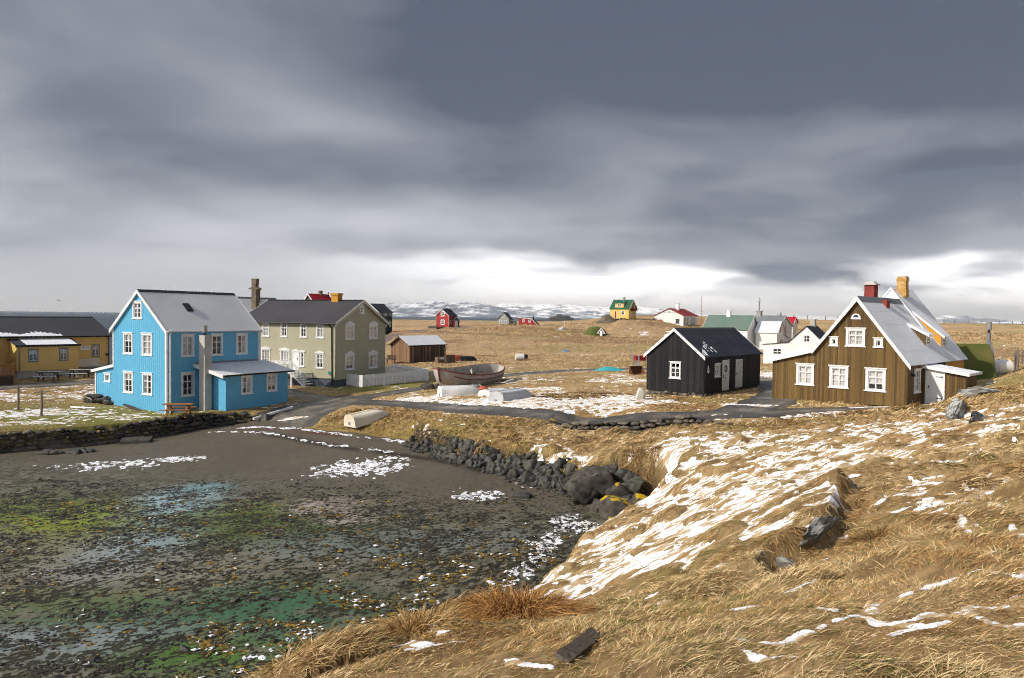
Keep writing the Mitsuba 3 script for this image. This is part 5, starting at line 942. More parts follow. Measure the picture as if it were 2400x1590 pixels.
g = G(); slope(g, 1.4, 4.0, 4.2, 3.86, 2.2, 4.62, .05); part(d, 'roof', g, 'green_roof'); far_window(d, side_far(4.05), 2.15, 3.25, 2.95, 3.72, 2, 2, tw=.1)
chimney(K, 2.4, 2.1, .42, .42, 4.3, 5.45, 'grey_paint', cap='concrete', capw=.03); part(K, 'bench', G().box(1.0, 2.4, 4.35, 4.7, .2, .28).box(1.1, 1.2, 4.4, 4.65, -.3, .2).box(2.2, 2.3, 4.4, 4.65, -.3, .2), 'olive_trim')
M = frame(42.66, 185, 6.92, .53); K = simple_house('white_hall', 'long white building with dark red roof and red door, right of the knoll', M, 7.43, 12.17, 2.99, 4.71, 'white_paint', 'red_roof', base='concrete', barge='red_roof', bw=.14)
P = gable_front(); door(K, P, 5.35, 6.6, .05, 1.85, m='red_paint', trim='red_paint', handle=0, label='red door'); far_window(K, P, 1.0, 1.95, .85, 2.1, 2, 3, trim='slate_roof', tw=.07)
part(K, 'collar_trim', G().pbox(P, 2.2, 5.2, 3.72, 3.80, .003, .06), 'grey_paint'); part(K, 'vent', G().poly(P, Point(3.7, 3.8).buffer(.22), .062, .1), 'grey_paint')
part(K, 'bench', G().box(-.6, -.25, .5, 5.0, .32, .4).box(-.55, -.3, 1.5, 1.6, -.1, .32).box(-.55, -.3, 4.2, 4.3, -.1, .32), 'olive_trim')
for u in (.6, 2.7, 6.2, 8.3): far_window(K, side_near(), u, u + 1.5, .55, 2.55, 2, 2, tw=.1, glass='far_glass')
chimney(K, 5.2, 3.2, .9, .8, 4.3, 6.1, 'white_paint', cap='grey_paint', capw=.03)
K = thing('red_lean_to', 'dark red lean to shed with white sloping edge beside the white hall', 'shed', M); pg = Polygon([(7.6, -.2), (9.7, -.2), (9.7, 1.25), (7.6, 2.4)]); wall(K, gable_front(.6), pg, 'dark_red_paint'); wall(K, gable_back(3), pg, 'dark_red_paint'); g = G(); slope(g, .5, 3.1, 9.85, 1.25, 7.55, 2.5, .06); part(K, 'roof', g, 'white_paint')
# ------------------------------------------------------------------ white houses behind the black one
M = frame(36.52, 110, 3.74, -.95); K = simple_house('green_roof_house', 'white house with long faded green roof behind the black house', M, 5.0, 6.56, 3.95, 5.85, 'white_paint', 'sage_roof', base='concrete', bw=.12)
far_window(K, gable_front(), 2.0, 2.9, 3.2, 4.6, 1, 2, trim='white_paint', glass='white_paint'); far_window(K, gable_front(), 2.4, 3.2, .6, 1.8, 1, 2, glass='grey_paint')
part(K, 'chimney', G().hexa([(3.3, 2.2, 5.4), (4.0, 2.2, 5.4), (4.0, 2.8, 5.4), (3.3, 2.8, 5.4)], [(3.35, 2.25, 6.55), (3.75, 2.25, 6.75), (3.75, 2.75, 6.75), (3.35, 2.75, 6.55)]), 'white_paint')
K = simple_house('white_wing', 'white wing with small gable and narrow dark windows joined to the green roofed house', frame(39.6, 108.2, 3.74, -.95), 3.2, 3.0, 3.6, 5.0, 'white_paint', 'silver_iron_roof', base='concrete', bw=.1, barge='slate_roof')
for u in (.5, 1.3): far_window(K, gable_front(), u, u + .36, .6, 2.4, 1, 1, trim='black_paint', tw=.05)
far_window(K, gable_front(), 1.45, 1.75, 3.5, 4.4, 1, 1, trim='black_paint', tw=.05)
part(K, 'low_wing', G().hexa([(0, -2.2, -1), (2.5, -2.2, -1), (2.5, -.003, -1), (0, -.003, -1)], [(0, -2.2, 2.6), (2.5, -2.2, 2.6), (2.5, -.003, 3.2), (0, -.003, 3.2)]), 'white_paint'); part(K, 'low_roof', G().hexa([(-.1, -2.4, 2.57), (2.6, -2.4, 2.57), (2.6, 0, 3.22), (-.1, 0, 3.22)], [(-.1, -2.4, 2.65), (2.6, -2.4, 2.65), (2.6, 0, 3.3), (-.1, 0, 3.3)]), 'slate_roof')
for u in (-.6, -1.6): far_window(K, gable_front(), u - .3, u, 1.2, 2.2, 1, 1, trim='black_paint', tw=.05)
M = frame(43.38, 115, 3.17, -.9); K = simple_house('grey_roof_house', 'white two storey house with slate grey roof and ornate chimney', M, 6.76, 5.2, 4.94, 6.46, 'cream_paint', 'slate_roof', base='concrete', bw=.12)
far_window(K, gable_front(), 2.6, 3.5, 3.7, 5.1, 2, 2); far_window(K, gable_front(), 2.7, 3.6, 1.2, 2.6, 2, 2)
c = part(K, 'chimney', G().box(3.6, 4.3, 3.0, 3.7, 6.0, 7.1), 'grey_paint'); part(c, 'cap', G().box(3.5, 4.4, 2.9, 3.8, 7.1, 7.22), 'grey_paint'); part(c, 'flue_pipe', G().tube([(3.95, 3.35, 7.2), (3.95, 3.35, 8.5)], .10, 8).tube([(3.95, 3.35 + .22 * math.cos(a), 8.85 + .34 * math.sin(a)) for a in np.linspace(0, 2 * np.pi, 17)], .06, 6), 'galvanised')
part(K, 'vent_pipe', G().tube([(.6, 3.4, 6.4), (.6, 3.4, 6.95)], .09, 8), 'black_paint')
K = simple_house('small_red_roof_house', 'cream house with bright red roof half hidden behind the slate roofed house', frame(49.99, 130, 3.37, -.95), 2.94, 2.4, 5.24, 6.16, 'cream_paint', 'bright_red_roof', base='concrete', bw=.1)
far_window(K, gable_front(), 1.2, 1.7, 2.6, 3.5, 1, 2)
M = frame(32.31, 77, 4.2, .7); W, hw, hr = 3.39, 2.61, 4.19; K = thing('white_cottage', 'white cottage with black roof and low wing behind the brown house', 'house', M)
P = gable_front(); pg = Polygon([(0, -.3), (6.3, -.3), (6.3, 2.15), (3.6, 2.42), (W / 2, hr), (0, hw)])
far_window(K, P, 1.35, 1.95, 2.55, 3.25, 2, 2, tw=.05, trim='white_paint'); far_window(K, P, 4.3, 5.2, 1.1, 1.75, 2, 2, tw=.06)
wall(K, P, pg, 'white_paint'); wall(K, side_near(), sbox(0, -.3, 3.3, hw), 'white_paint'); wall(K, side_far(6.3), sbox(0, -.3, 3.3, 2.15), 'white_paint'); wall(K, gable_back(3.3), pg, 'white_paint')
g = G(); slope(g, -.12, 3.4, -.2, hw - .18, W / 2, hr + .05, .06); slope(g, -.12, 3.4, 3.62, 2.46, W / 2, hr + .05, .06); slope(g, -.12, 3.4, 6.45, 2.16, 3.6, 2.47, .06); part(K, 'roof', g, 'blue_black_roof')
chimney(K, 2.3, 1.8, .5, .5, 3.8, 4.95, 'concrete', cap='concrete', capw=.03)
part(K, 'footing', G().box(.1, 3.2, .1, 6.2, -1.2, -.31), 'concrete')
# ------------------------------------------------------------------ snowy mountains across the sound, islet, knoll rock
def ridge_mesh(x0, x1, y, depth, prof, seed, nx=260, nd=40, rough=1.0):
    """A mountain range from its skyline: heights prof(x) at the crest, falling to the sea towards the viewer."""
    u = np.linspace(x0, x1, nx); w = np.linspace(0, 1, nd); U, Wd = np.meshgrid(u, w, indexing='ij')
    H = prof(U); sc = abs(x1 - x0) / 14.0
    gul = meshkit.fbm(np.stack([U / sc * 2.6 + 0.8 * Wd, Wd * 1.3, 0 * U + seed], -1), 5, seed); rdg = 1 - np.abs(2 * gul - 1)
    prog = np.where(Wd < 0.8, (Wd / 0.8) ** 1.25, 1 - 0.9 * (np.maximum(Wd - 0.8, 0) / 0.2) ** 1.2)
    Z = H * prog * (1 - 0.55 * rough * (1 - rdg) * np.sin(np.pi * np.clip(Wd / 0.8, 0, 1)) ** 0.7)
    Y = y + depth * Wd + 0.02 * depth * (gul - .5)
    i, j = np.meshgrid(np.arange(nx - 1), np.arange(nd - 1), indexing='ij'); o = i * nd + j
    f = np.stack([o, o + nd, o + nd + 1, o + 1], -1).reshape(-1, 4)
    return np.stack([U, Y, Z - 6], -1).reshape(-1, 3), np.vstack([f[:, [0, 1, 2]], f[:, [0, 2, 3]]])
def snowy(zs0, zs1, f, rock=(0.10, 0.115, 0.15), sn=(0.80, 0.83, 0.88)):
    def fn(p, n, uv):
        w = smoothstep(zs0, zs1, p.z) ; t = fbm(p.x * f, p.y * f * 0.4, p.z * f * 2.5, 5)
        s = smoothstep(0.50, 0.78, t * 0.95 + 0.42 * w + 0.5 * (n.z - 0.78))
        return mix(rock, sn, s)
    return mikit.proc(fn)
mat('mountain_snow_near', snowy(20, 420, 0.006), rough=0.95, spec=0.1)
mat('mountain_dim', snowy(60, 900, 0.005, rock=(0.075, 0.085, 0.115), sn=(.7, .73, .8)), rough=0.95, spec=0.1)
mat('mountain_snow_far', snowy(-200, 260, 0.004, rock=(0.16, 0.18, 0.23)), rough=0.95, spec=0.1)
def interp(pts):
    p = np.array(pts, float); return lambda U: np.interp(U, p[:, 0], p[:, 1]) 
def mountain(label, y, depth, sky, m, seed, rough=1.0):
    """sky: (bearing as x/y, elevation as z/y) along the crest, at crest distance y + 0.8 depth."""
    yc = y + 0.8 * depth; P = [(a * yc, e * yc + 9) for a, e in sky]; f0 = interp(P)
    pr = lambda U: np.maximum(f0(U) * (1 + 0.10 * (meshkit.fbm(np.stack([U / yc * 60, 0 * U, 0 * U + seed], -1), 4, seed) - .5)), 2)
    v, f = ridge_mesh(P[0][0], P[-1][0], y, depth, pr, seed, rough=rough)
    k = unique('mountains'); scene[k] = mikit.ply((v, f), m, smooth=True); labels[k] = {'label': label, 'kind': 'structure'}
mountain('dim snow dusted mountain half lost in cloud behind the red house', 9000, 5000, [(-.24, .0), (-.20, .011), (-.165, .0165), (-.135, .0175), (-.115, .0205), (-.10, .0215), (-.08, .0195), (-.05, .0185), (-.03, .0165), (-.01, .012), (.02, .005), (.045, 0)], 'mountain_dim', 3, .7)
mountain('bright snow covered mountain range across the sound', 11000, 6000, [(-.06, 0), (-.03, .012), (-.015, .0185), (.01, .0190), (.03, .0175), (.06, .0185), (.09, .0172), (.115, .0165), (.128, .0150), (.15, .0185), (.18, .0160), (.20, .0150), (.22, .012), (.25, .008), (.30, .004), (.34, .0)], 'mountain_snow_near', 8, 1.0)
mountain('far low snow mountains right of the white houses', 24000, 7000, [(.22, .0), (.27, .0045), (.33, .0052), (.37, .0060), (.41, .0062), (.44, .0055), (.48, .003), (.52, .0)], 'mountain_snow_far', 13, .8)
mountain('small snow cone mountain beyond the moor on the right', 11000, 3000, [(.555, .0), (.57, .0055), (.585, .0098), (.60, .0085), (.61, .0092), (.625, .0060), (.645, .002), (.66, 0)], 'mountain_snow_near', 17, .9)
# rocky islet
def rocky(c0, c1, f):
    def fn(p, n, uv): return mix(c0, c1, dr.clip(1.9 * fbm(p.x * f, p.y * f, p.z * f, 4) - 0.45, 0, 1))
    return mikit.proc(fn)
mat('islet_rock', rocky((0.022, 0.024, 0.028), (0.085, 0.08, 0.075), 0.12), rough=0.95)
g = G(); n = 70; u = np.linspace(0, 1, n); 
prof = np.interp(u, [0, .08, .2, .3, .36, .48, .6, .72, .85, .93, 1], [0, 3, 6, 4, 7, 12, 13.5, 12, 9, 2.5, 0.2])
V = []
for i in range(n):
    for j, w in enumerate(np.linspace(-1, 1, 13)):
        hh = prof[i] * (1 - abs(w) ** 3) * (0.8 + 0.5 * meshkit.fbm(np.array([u[i] * 14, w * 2, 2.0]), 4, 4)); V.append((28 + 76 * u[i], 1150 + 28 * w + 12 * (u[i] - .5), hh - .6))
o = np.arange(n - 1)[:, None] * 13 + np.arange(12)[None]; o = o.ravel(); f = np.stack([o, o + 13, o + 14, o + 1], -1)
solo('islet', 'low dark rocky islet in the sea below the snowy mountains', 'islet', g.add(V, f), 'islet_rock', smooth=40)
g = G(); V = []
v, f = rock_mesh(61, 3, .5, (3.0, 2.8, 2.6)); v[:, 2] = np.maximum(v[:, 2], -4); v = v * (1 + .25 * (meshkit.fbm(v * .9, 4, 5)[:, None] - .5))
mat('lichen_rock', rocky((0.045, 0.038, 0.030), (0.24, 0.20, 0.15), 0.55), rough=0.95)
solo('rock_outcrop', 'big brown crag beside the yellow house on the knoll', 'rock', G().add(v + [23.6, 185, 7.2], f), 'lichen_rock', smooth=35)
# white caps on the sea
R2 = np.random.default_rng(8)
mat('foam', (0.75, 0.77, 0.78), rough=0.8); g = G()
for _ in range(46):
    y = R2.uniform(300, 900); x = y * R2.uniform(-.30, .10) if R2.uniform() < .8 else y * R2.uniform(-.7, -.5); w = R2.uniform(1.2, 4.2) * y / 420
    a = np.linspace(0, 2 * np.pi, 11)[:-1]; r_ = R2.uniform(.5, 1, 10); px, py = w * r_ * np.cos(a), .35 * w * r_ * np.sin(a); hz = .5 * y / 420
    v = [(x, y, .15 + hz * R2.uniform(.6, 1))] + [(x + a_, y + b_, .02 + .12 * hz) for a_, b_ in zip(px, py)]
    g.add(v, [[0, i + 1, (i + 1) % 10 + 1] for i in range(10)])
solo('whitecaps', 'small white breaking wave crests on the sea', 'waves', g, 'foam', kind='stuff')
# ------------------------------------------------------------------ air: thin haze that fades the mountains
scene['haze_air'] = {'type': 'homogeneous', 'albedo': {'type': 'rgb', 'value': [0.93, 0.95, 0.97]}, 'sigma_t': {'type': 'rgb', 'value': [0.000048, 0.000052, 0.000058]}}
scene['haze'] = {'type': 'cube', 'to_world': T().translate([0, 15000, 300]).scale([36000, 36000, 312]), 'bsdf': {'type': 'null'}, 'interior': {'type': 'ref', 'id': 'haze_air'}}
labels['haze'] = {'label': 'thin pale sea air that fades the far mountains', 'kind': 'stuff'}
# ------------------------------------------------------------------ picket fence round the olive house
def picket_run(key, p, q, h=0.95, step=0.125):
    p, q = np.array(p, float), np.array(q, float); n = int(np.linalg.norm(q - p) / step); d = (q - p) / np.linalg.norm(q - p); nrm = np.array([d[1], -d[0]])
    zz = zg(np.linspace(p[0], q[0], n), np.linspace(p[1], q[1], n)); zz = np.linspace(zz[0], zz[-1], n) + .05
    for i in range(n):
        c = p + (q - p) * i / (n - 1); z = zz[i]; w = .046
        a, b = c - d * w, c + d * w; o = nrm * .012
        part(key, 'picket', G().hexa([(*(a - o), z), (*(b - o), z), (*(b + o), z), (*(a + o), z)], [(*(a - o), z + h), (*(b - o), z + h), (*(b + o), z + h), (*(a + o), z + h)]), 'fence_white')
    for f in (.25, .78):
        part(key, 'rail', G().beam((*(p - nrm * .035), zz[0] + h * f), (*(q - nrm * .035), zz[-1] + h * f), .04, .09), 'fence_white')
    for i in range(0, n, 16):
        c = p + (q - p) * i / (n - 1) - nrm * .09; part(key, 'post', G().box(c[0] - .045, c[0] + .045, c[1] - .045, c[1] + .045, zz[i] - .3, zz[i] + h), 'fence_white')
mat('fence_white', (0.93, 0.93, 0.93), rough=0.5)
FE = thing('picket_fence', 'white picket fence round the grass in front of the olive house gable', 'fence')
for a, b in (((-14.4, 60.7), (-11.92, 59.2)), ((-11.92, 59.2), (-7.17, 63.56)), ((-7.17, 63.56), (-11.0, 69.2)), ((-11.0, 69.2), (-11.6, 68.0))): picket_run(FE, a, b)

# ------------------------------------------------------------------ boats
def hull(L, B, D, sheer=0.12, n=21, m=9, transom=0.75, rake=0.0, bilge=0.55, stern_point=0.0):
    """Hull lines: stations from stern (0) to bow (1), each a curve from keel to gunwale. Returns the grid (n, m, 3), port side."""
    u = np.linspace(0, 1, n); out = []
    for x in u:
        b = B / 2 * (transom + (1 - transom) * sm(0, .4, x)) * np.sqrt(max(1 - max(0, (x - .45) / .55) ** 2.4, 0)); 
        if stern_point: b = B / 2 * np.sqrt(max(1 - abs(2 * x - 1) ** 2.6, 0))
        zt = D + sheer * (2 * x - .9) ** 2; zk = D * .60 * sm(.5 if not stern_point else .72, 1.0, x) ** 2 + rake * (1 - x) * 0
        v = np.linspace(0, 1, m); yy = b * np.sin(v * np.pi / 2) ** bilge; z_ = zk + (zt - zk) * (1 - np.cos(v * np.pi / 2)) ** .9
        out.append(np.stack([L * (x - .5) + 0.10 * L * sm(.8, 1, x) * (v - 1) * .6, yy, z_], -1))
    return np.array(out)
def skin(g, A, flip=False):
    n, m = A.shape[:2]; i, j = np.meshgrid(np.arange(n - 1), np.arange(m - 1), indexing='ij'); o = (i * m + j).ravel(); return g.add(A.reshape(-1, 3), np.stack([o, o + m, o + m + 1, o + 1], -1))
def mir(A): return A * np.array([1, -1, 1])
mat('boat_grey', worn((0.50, 0.46, 0.45), (0.30, 0.27, 0.26), 1.6), rough=0.8)
mat('boat_inside', worn((0.50, 0.48, 0.44), (0.30, 0.28, 0.25), 3), rough=0.85)
mat('boat_red', worn((0.22, 0.055, 0.05), (0.15, 0.06, 0.055), 3), rough=0.7)
mat('boat_white', worn((0.80, 0.80, 0.79), (0.62, 0.62, 0.60), 1.5), rough=0.35, spec=0.5)
mat('boat_cream', worn((0.76, 0.71, 0.60), (0.64, 0.58, 0.46), 1.5), rough=0.4, spec=0.5)
mat('boat_silver', worn((0.55, 0.56, 0.58), (0.42, 0.43, 0.45), 1.5), rough=0.4, spec=0.5)
mat('rope_pale', (0.55, 0.52, 0.44), rough=0.9); mat('float_red', (0.45, 0.09, 0.05), rough=0.5); mat('rubber_black', (0.02, 0.02, 0.021), rough=0.6)
# the big open boat, bow towards the lane
M = place(-3.35, 58.3, 3.45, 0, 0, 0); ang = math.atan2(53.96 - 63.2, -5.72 + 1.1); M[:2, :2] = [[math.cos(ang), -math.sin(ang)], [math.sin(ang), math.cos(ang)]]
Rr = trimesh.transformations.rotation_matrix(math.radians(-7), [1, 0, 0]); M = M @ Rr
K = thing('rowing_boat', 'large open grey wooden boat with red gunwale lying beside the lane', 'boat', M)
A = hull(9.6, 3.1, 1.22, .36, 27, 11, stern_point=1, bilge=.62); g = G(); skin(g, A); skin(g, mir(A)); part(K, 'hull', g, 'boat_grey', smooth=50)
In = A * np.array([.985, .955, 1]) + [0, 0, .05]; g = G(); skin(g, In); skin(g, mir(In)); part(K, 'lining', g, 'boat_inside', smooth=50)
for sg in (1, -1):
    e = A[:, -1] * [1, sg, 1]; part(K, 'gunwale', G().tube(e + [0, 0, .03], .05, 6), 'boat_red'); st = A[3:-2, -3] * [1, sg * 1.012, 1]; part(K, 'rubbing_strake', G().tube(st + [0, 0, 0.02], .035, 6), 'boat_red')
part(K, 'stem', G().tube(np.vstack([A[-1, 1:] + [.05, 0, 0], A[-1, -1:] + [.05, 0, .2]]), .07, 6), 'boat_red'); part(K, 'sternpost', G().tube(np.vstack([A[0, 1:] - [.05, 0, 0], A[0, -1:] + [-.05, 0, .25]]), .07, 6), 'boat_red')
for x in np.arange(3, 24, 1):
    for sg in (1, -1): part(K, 'frame_rib', G().tube(In[int(x), 2:] * [1, sg * .985, 1], .03, 5), 'boat_inside')
for x, zz in ((6, .80), (10, .72), (14, .72), (18, .78), (21, .85)): b = In[x, -3, 1]; part(K, 'thwart', G().box(In[x, 0, 0] - .14, In[x, 0, 0] + .14, -b, b, zz, zz + .05), 'boat_inside')
part(K, 'decking', G().box(-3.6, -1.6, -.85, .85, .84, .88), 'weathered_board_3', label='dark broken stern decking')
part(K, 'rowlock', G().tube([(-.2, -1.42, 1.12), (-.2, -1.53, .8)], .06, 6), 'boat_inside')
for x in (-2.4, 2.3): part(K, 'prop', G().beam((x, 1.2, .5), (x, 1.65, -.25), .12, .12), 'timber_dark'); part(K, 'prop', G().beam((x, -1.2, .5), (x, -1.65, -.25), .12, .12), 'timber_dark')
def dinghy(name, label, x, y, z, heading, L, B, D, m, pitch=0, group=None, keel=True, heel=0.0):
    """An upturned dinghy, transom towards +heading's rear."""
    A = hull(L, B, D, .10, 19, 9, transom=.80, bilge=.30); A = A * np.array([1, 1, -1]) + [0, 0, D + .04]
    R_ = trimesh.transformations.euler_matrix(math.radians(heel), math.radians(pitch), math.radians(heading), 'sxyz'); R_[:3, 3] = (x, y, z)
    k = thing(name, label, 'boat', R_, group); g = G(); skin(g, A); skin(g, mir(A)); part(k, 'hull', g, m, smooth=45)
    T_ = A[0]; p = np.vstack([T_, mir(T_)[::-1]]); n = len(p); c = p.mean(0)
    g = G().add(np.vstack([p, [c]]), [[i, (i + 1) % n, n] for i in range(n)]); part(k, 'transom', g, m)
    part(k, 'transom_notch', G().box(T_[0, 0] - .012, T_[0, 0] + .03, -.10, .10, .06, .26), 'slate_roof')
    for sg in (1, -1): part(k, 'gunwale', G().tube(A[:, -1] * [1, sg, 1], .035, 6), m)
    if keel: part(k, 'keel', G().box(-L * .46, L * .36, -.025, .025, D + .03, D + .075), m)
    for yy in (.3, -.3): part(k, 'strake', G().tube(np.stack([np.linspace(-L * .46, L * .3, 8), np.full(8, yy * B / 1.5), np.full(8, D * .955)], -1), .018, 5), m)
    return k
dinghy('dinghy', 'white upturned dinghy right in front of the big grey boat', -3.3, 50.4, 3.52, math.degrees(math.atan2(1.0, 2.5)), 3.3, 1.45, .72, 'boat_white')
dinghy('dinghy', 'white upturned dinghy behind and left of the silver grey one', -.95, 48.9, 3.68, math.degrees(math.atan2(4.3, 2.4)), 3.2, 1.3, .55, 'boat_white')
dinghy('dinghy', 'silver grey upturned dinghy on the snowy field by the road', .15, 46.4, 3.74, math.degrees(math.atan2(4.0, 2.4)), 4.2, 1.4, .70, 'boat_silver')
dinghy('dinghy', 'cream upturned dinghy on the grass bank above the beach', -8.35, 43.75, 2.72, math.degrees(math.atan2(1.7, 1.55)), 2.9, 1.4, .60, 'boat_cream', pitch=-6)
# rope, float and bits by the big boat
c = xf(M, np.array([[-2.2, -1.38, 1.1]]))[0]; p0, p1 = c, np.array([-1.62, 51.6, 3.72]); tt = np.linspace(0, 1, 14)[:, None]
solo('rope', 'two pale mooring ropes hanging from the big boat down to the grass', 'rope', G().tube(p0 + (p1 - p0) * tt - [0, 0, 1] * (.9 * tt * (1 - tt)), .03, 5).tube(p0 + [.2, 0, 0] + (p1 + [-1.3, .4, 0] - p0) * tt - [0, 0, 1] * (.7 * tt * (1 - tt)), .03, 5), 'rope_pale')
v, f = rock_mesh(5, 2, .15); solo('float', 'orange red float on the grass between the dinghies', 'float', G().add(v * [.45, .4, .3] + [-1.95, 51.6, 3.85], f), 'float_red', smooth=60)
v, f = rock_mesh(6, 2, .15); solo('buoy', 'small whitish buoy at the end of the rope', 'buoy', G().add(v * [.22, .22, .26] + [-1.5, 51.2, 3.88], f), 'boat_white', smooth=60)
for i, (x, y) in enumerate([(-1.3, 58.4), (-.7, 58.9), (-.35, 57.9)]): solo('scrap_board', 'pale broken board lying behind the stern of the big boat', 'board', G().beam((x, y, 3.78), (x + .9, y + .35 * (i - 1), 3.88 + .2 * (i == 1)), .22, .05), 'boat_white', group='broken boards behind the boat stern')
v, f = rock_mesh(9, 2, .3); solo('dark_boulder', 'round dark boulder before the bow of the big boat', 'stone', G().add(v * [.62, .5, .42] + [-6.35, 56.2, 3.52], f), 'field_stone_3', smooth=30)
# things by the boat shed
dinghy('canoe', 'faded red upturned canoe beside the boat shed', -6.35, 86.0, 3.72, 28, 2.1, .95, .75, 'float_red', keel=False)
dinghy('inflatable', 'black upturned rubber boat right of the red canoe', -5.0, 86.2, 3.75, 30, 2.3, 1.0, .6, 'rubber_black', keel=False)
K = thing('winch_crate', 'rusty grey winch crate in front of the boat shed corner', 'crate', place(-7.9, 83.6, 3.62, 25)); part(K, 'frame', G().box(-.65, .65, -.5, .5, .0, .12).box(-.65, -.5, -.5, .5, .12, .75).box(.5, .65, -.5, .5, .12, .75).box(-.5, .5, .38, .5, .4, .75), 'weathered_board_1'); part(K, 'drum', G().tube([(-.5, 0, .45), (.5, 0, .45)], .27, 12), 'galvanised'); part(K, 'mast', G().box(.35, .45, -.05, .05, .1, 1.75).box(.2, .6, -.05, .05, 1.72, 1.8), 'weathered_board_1')
K = thing('fish_tub', 'dark open wooden crate between the winch and the red canoe', 'crate', place(-6.95, 82.9, 3.66, 20)); part(K, 'side', G().box(-.5, .5, -.45, -.4, 0, 1.0).box(-.5, .5, .4, .45, 0, 1.0).box(-.5, -.45, -.4, .4, 0, 1.0).box(.45, .5, -.4, .4, 0, 1.0), 'timber_dark')
for i, (a, b) in enumerate([((-10.4, 83.2), (-8.9, 82.7)), ((-10.6, 83.5), (-9.2, 82.5))]): solo('plank', 'loose pale plank on the grass before the boat shed', 'plank', G().beam((*a, 3.75), (*b, 3.82), .14, .06), 'pale_yellow_paint' if i == 0 else 'weathered_board_2', group='planks before the boat shed')
K = thing('steel_barrel', 'small grey barrel lying alone on the straw coloured field', 'barrel', place(1.0, 85.0, 4.42, 8)); part(K, 'drum', G().tube([(-.55, 0, 0), (.35, 0, 0)], .38, 14), 'boat_white'); part(K, 'ring', G().tube([(.35, 0, 0), (.42, 0, 0)], .40, 14), 'galvanised'); part(K, 'crank', G().box(.42, .85, -.06, .06, -.2, .3), 'dark_timber')
mat('turquoise', (0.06, 0.42, 0.46), rough=0.5); mat('tarp_cream', (0.62, 0.58, 0.50), rough=0.7); mat('blue_plastic', (0.06, 0.22, 0.5), rough=0.5)
g = G(); n = 16; V = []
for i in range(n):
    for j in range(9): a, b = i / (n - 1), j / 8; V.append((7.7 + 4.8 * a, 68.2 + 2.8 * b + 1.2 * a, 3.98 + .42 * math.sin(math.pi * min(1, a * 1.5) * .95) * math.sin(math.pi * b) + .05 * math.sin(9 * a)))
o = (np.arange(n - 1)[:, None] * 9 + np.arange(8)[None]).ravel(); K = thing('tarpaulin', 'turquoise and cream tarpaulin sheet spread over the snowy grass', 'tarpaulin')
F_ = np.stack([o, o + 9, o + 10, o + 1], -1); V = np.array(V); sp = (o // 9) < 9
part(K, 'turquoise_sheet', G().add(V, F_[sp]), 'turquoise', smooth=60); part(K, 'cream_sheet', G().add(V + [0, 0, .003], F_[~sp]), 'tarp_cream', smooth=60)
v, f = rock_mesh(15, 2, .4); solo('blue_rag', 'small scrap of blue plastic on the far field', 'plastic', G().add(v * [.55, .3, .2] + [7.4, 101.7, 4.4], f), 'blue_plastic')
# loader bucket behind the black house
M = place(10.95, 64.2, 4.15, 20, s=.72); K = thing('digger_bucket', 'rusty loader bucket with red and grey arm beside the black house', 'digger', M); mat('rust', worn((0.16, 0.065, 0.03), (0.07, 0.03, 0.02), 3), rough=0.85)
V0 = [(-.95, -.55, 0), (-.95, .45, 0), (-.95, .55, .85), (-.95, .25, .95)]; g = G()
for i in range(3): a, b = V0[i], V0[i + 1]; g.hexa([a, b, (.75, *b[1:]), (.75, *a[1:])], [(a[0], a[1], a[2] + .05), (b[0], b[1], b[2] + .05), (.75, b[1], b[2] + .05), (.75, a[1], a[2] + .05)])
for x in (-.95, .71): g.hexa([(x, -.55, 0), (x + .04, -.55, 0), (x + .04, .5, .0), (x, .5, 0)], [(x, .2, .9), (x + .04, .2, .9), (x + .04, .55, .9), (x, .55, .9)])
part(K, 'bucket', g, 'rust')
for x in (-.3, .5): part(K, 'arm', G().beam((x, .5, .8), (x + .2, 1.1, 1.9), .14, .2).beam((x + .2, 1.1, 1.9), (x + 1.2, 2.6, 2.1), .14, .2), 'slate_roof')
part(K, 'ram', G().beam((.1, .6, .5), (.9, 1.8, 1.3), .1, .1), 'galvanised'); part(K, 'hood', G().box(1.2, 2.4, 2.2, 3.4, 1.5, 2.1), 'red_paint')
g = G(); v, f = rock_mesh(31, 2, .2); v = np.where(v[:, 2:3] > 0, v, v); g.add(np.stack([np.clip(v[:, 0] * 1.4, -1, 1) * .28, np.clip(v[:, 1] * 1.4, -1, 1) * .26, .34 + np.clip(v[:, 2] * 1.3, -1, 1) * .42], -1) + [7.72, 44.3, 4.1], f)
solo('white_sack', 'pale grey full sack standing at the left corner of the black house', 'sack', g, 'olive_trim', smooth=40)
# posts and poles
mat('old_post', wood_fn((0.26, 0.22, 0.18), (0.12, 0.10, 0.085)), rough=0.9)
for (x, y), lab in (((-30.69, 45.99), 'left weathered clothes line post with cross arm on the lawn'), ((-28.0, 44.03), 'right weathered clothes line post with cross arm, nearer the stone wall')):
    z = z0(x, y); K = thing('clothesline_post', lab, 'post', place(x, y, z, 0, 2)); part(K, 'post', G().tube([(0, 0, -.3), (.02, 0, .7), (-.03, 0, 1.52)], [.075, .065, .06], 8), 'old_post'); part(K, 'cross_arm', G().beam((-.38, -.1, 1.38), (.42, .1, 1.46), .07, .06), 'old_post')
solo('white_pole', 'white pole lying on the green lawn left of the blue house', 'pole', G().tube([(-28.0, 47.0, 2.93), (-26.3, 46.7, 2.93)], .05, 6), 'boat_white')
solo('white_beam', 'long white squared beam leaning by the wall right of the blue house', 'beam', G().beam((-16.3, 46.75, 2.35), (-14.45, 48.9, 2.86), .16, .14), 'boat_white')
solo('driftwood_plank', 'grey plank leaning beside the blue house footing', 'plank', G().beam((-25.2, 48.2, 3.0), (-23.3, 46.7, 2.72), .30, .07), 'weathered_board_3')
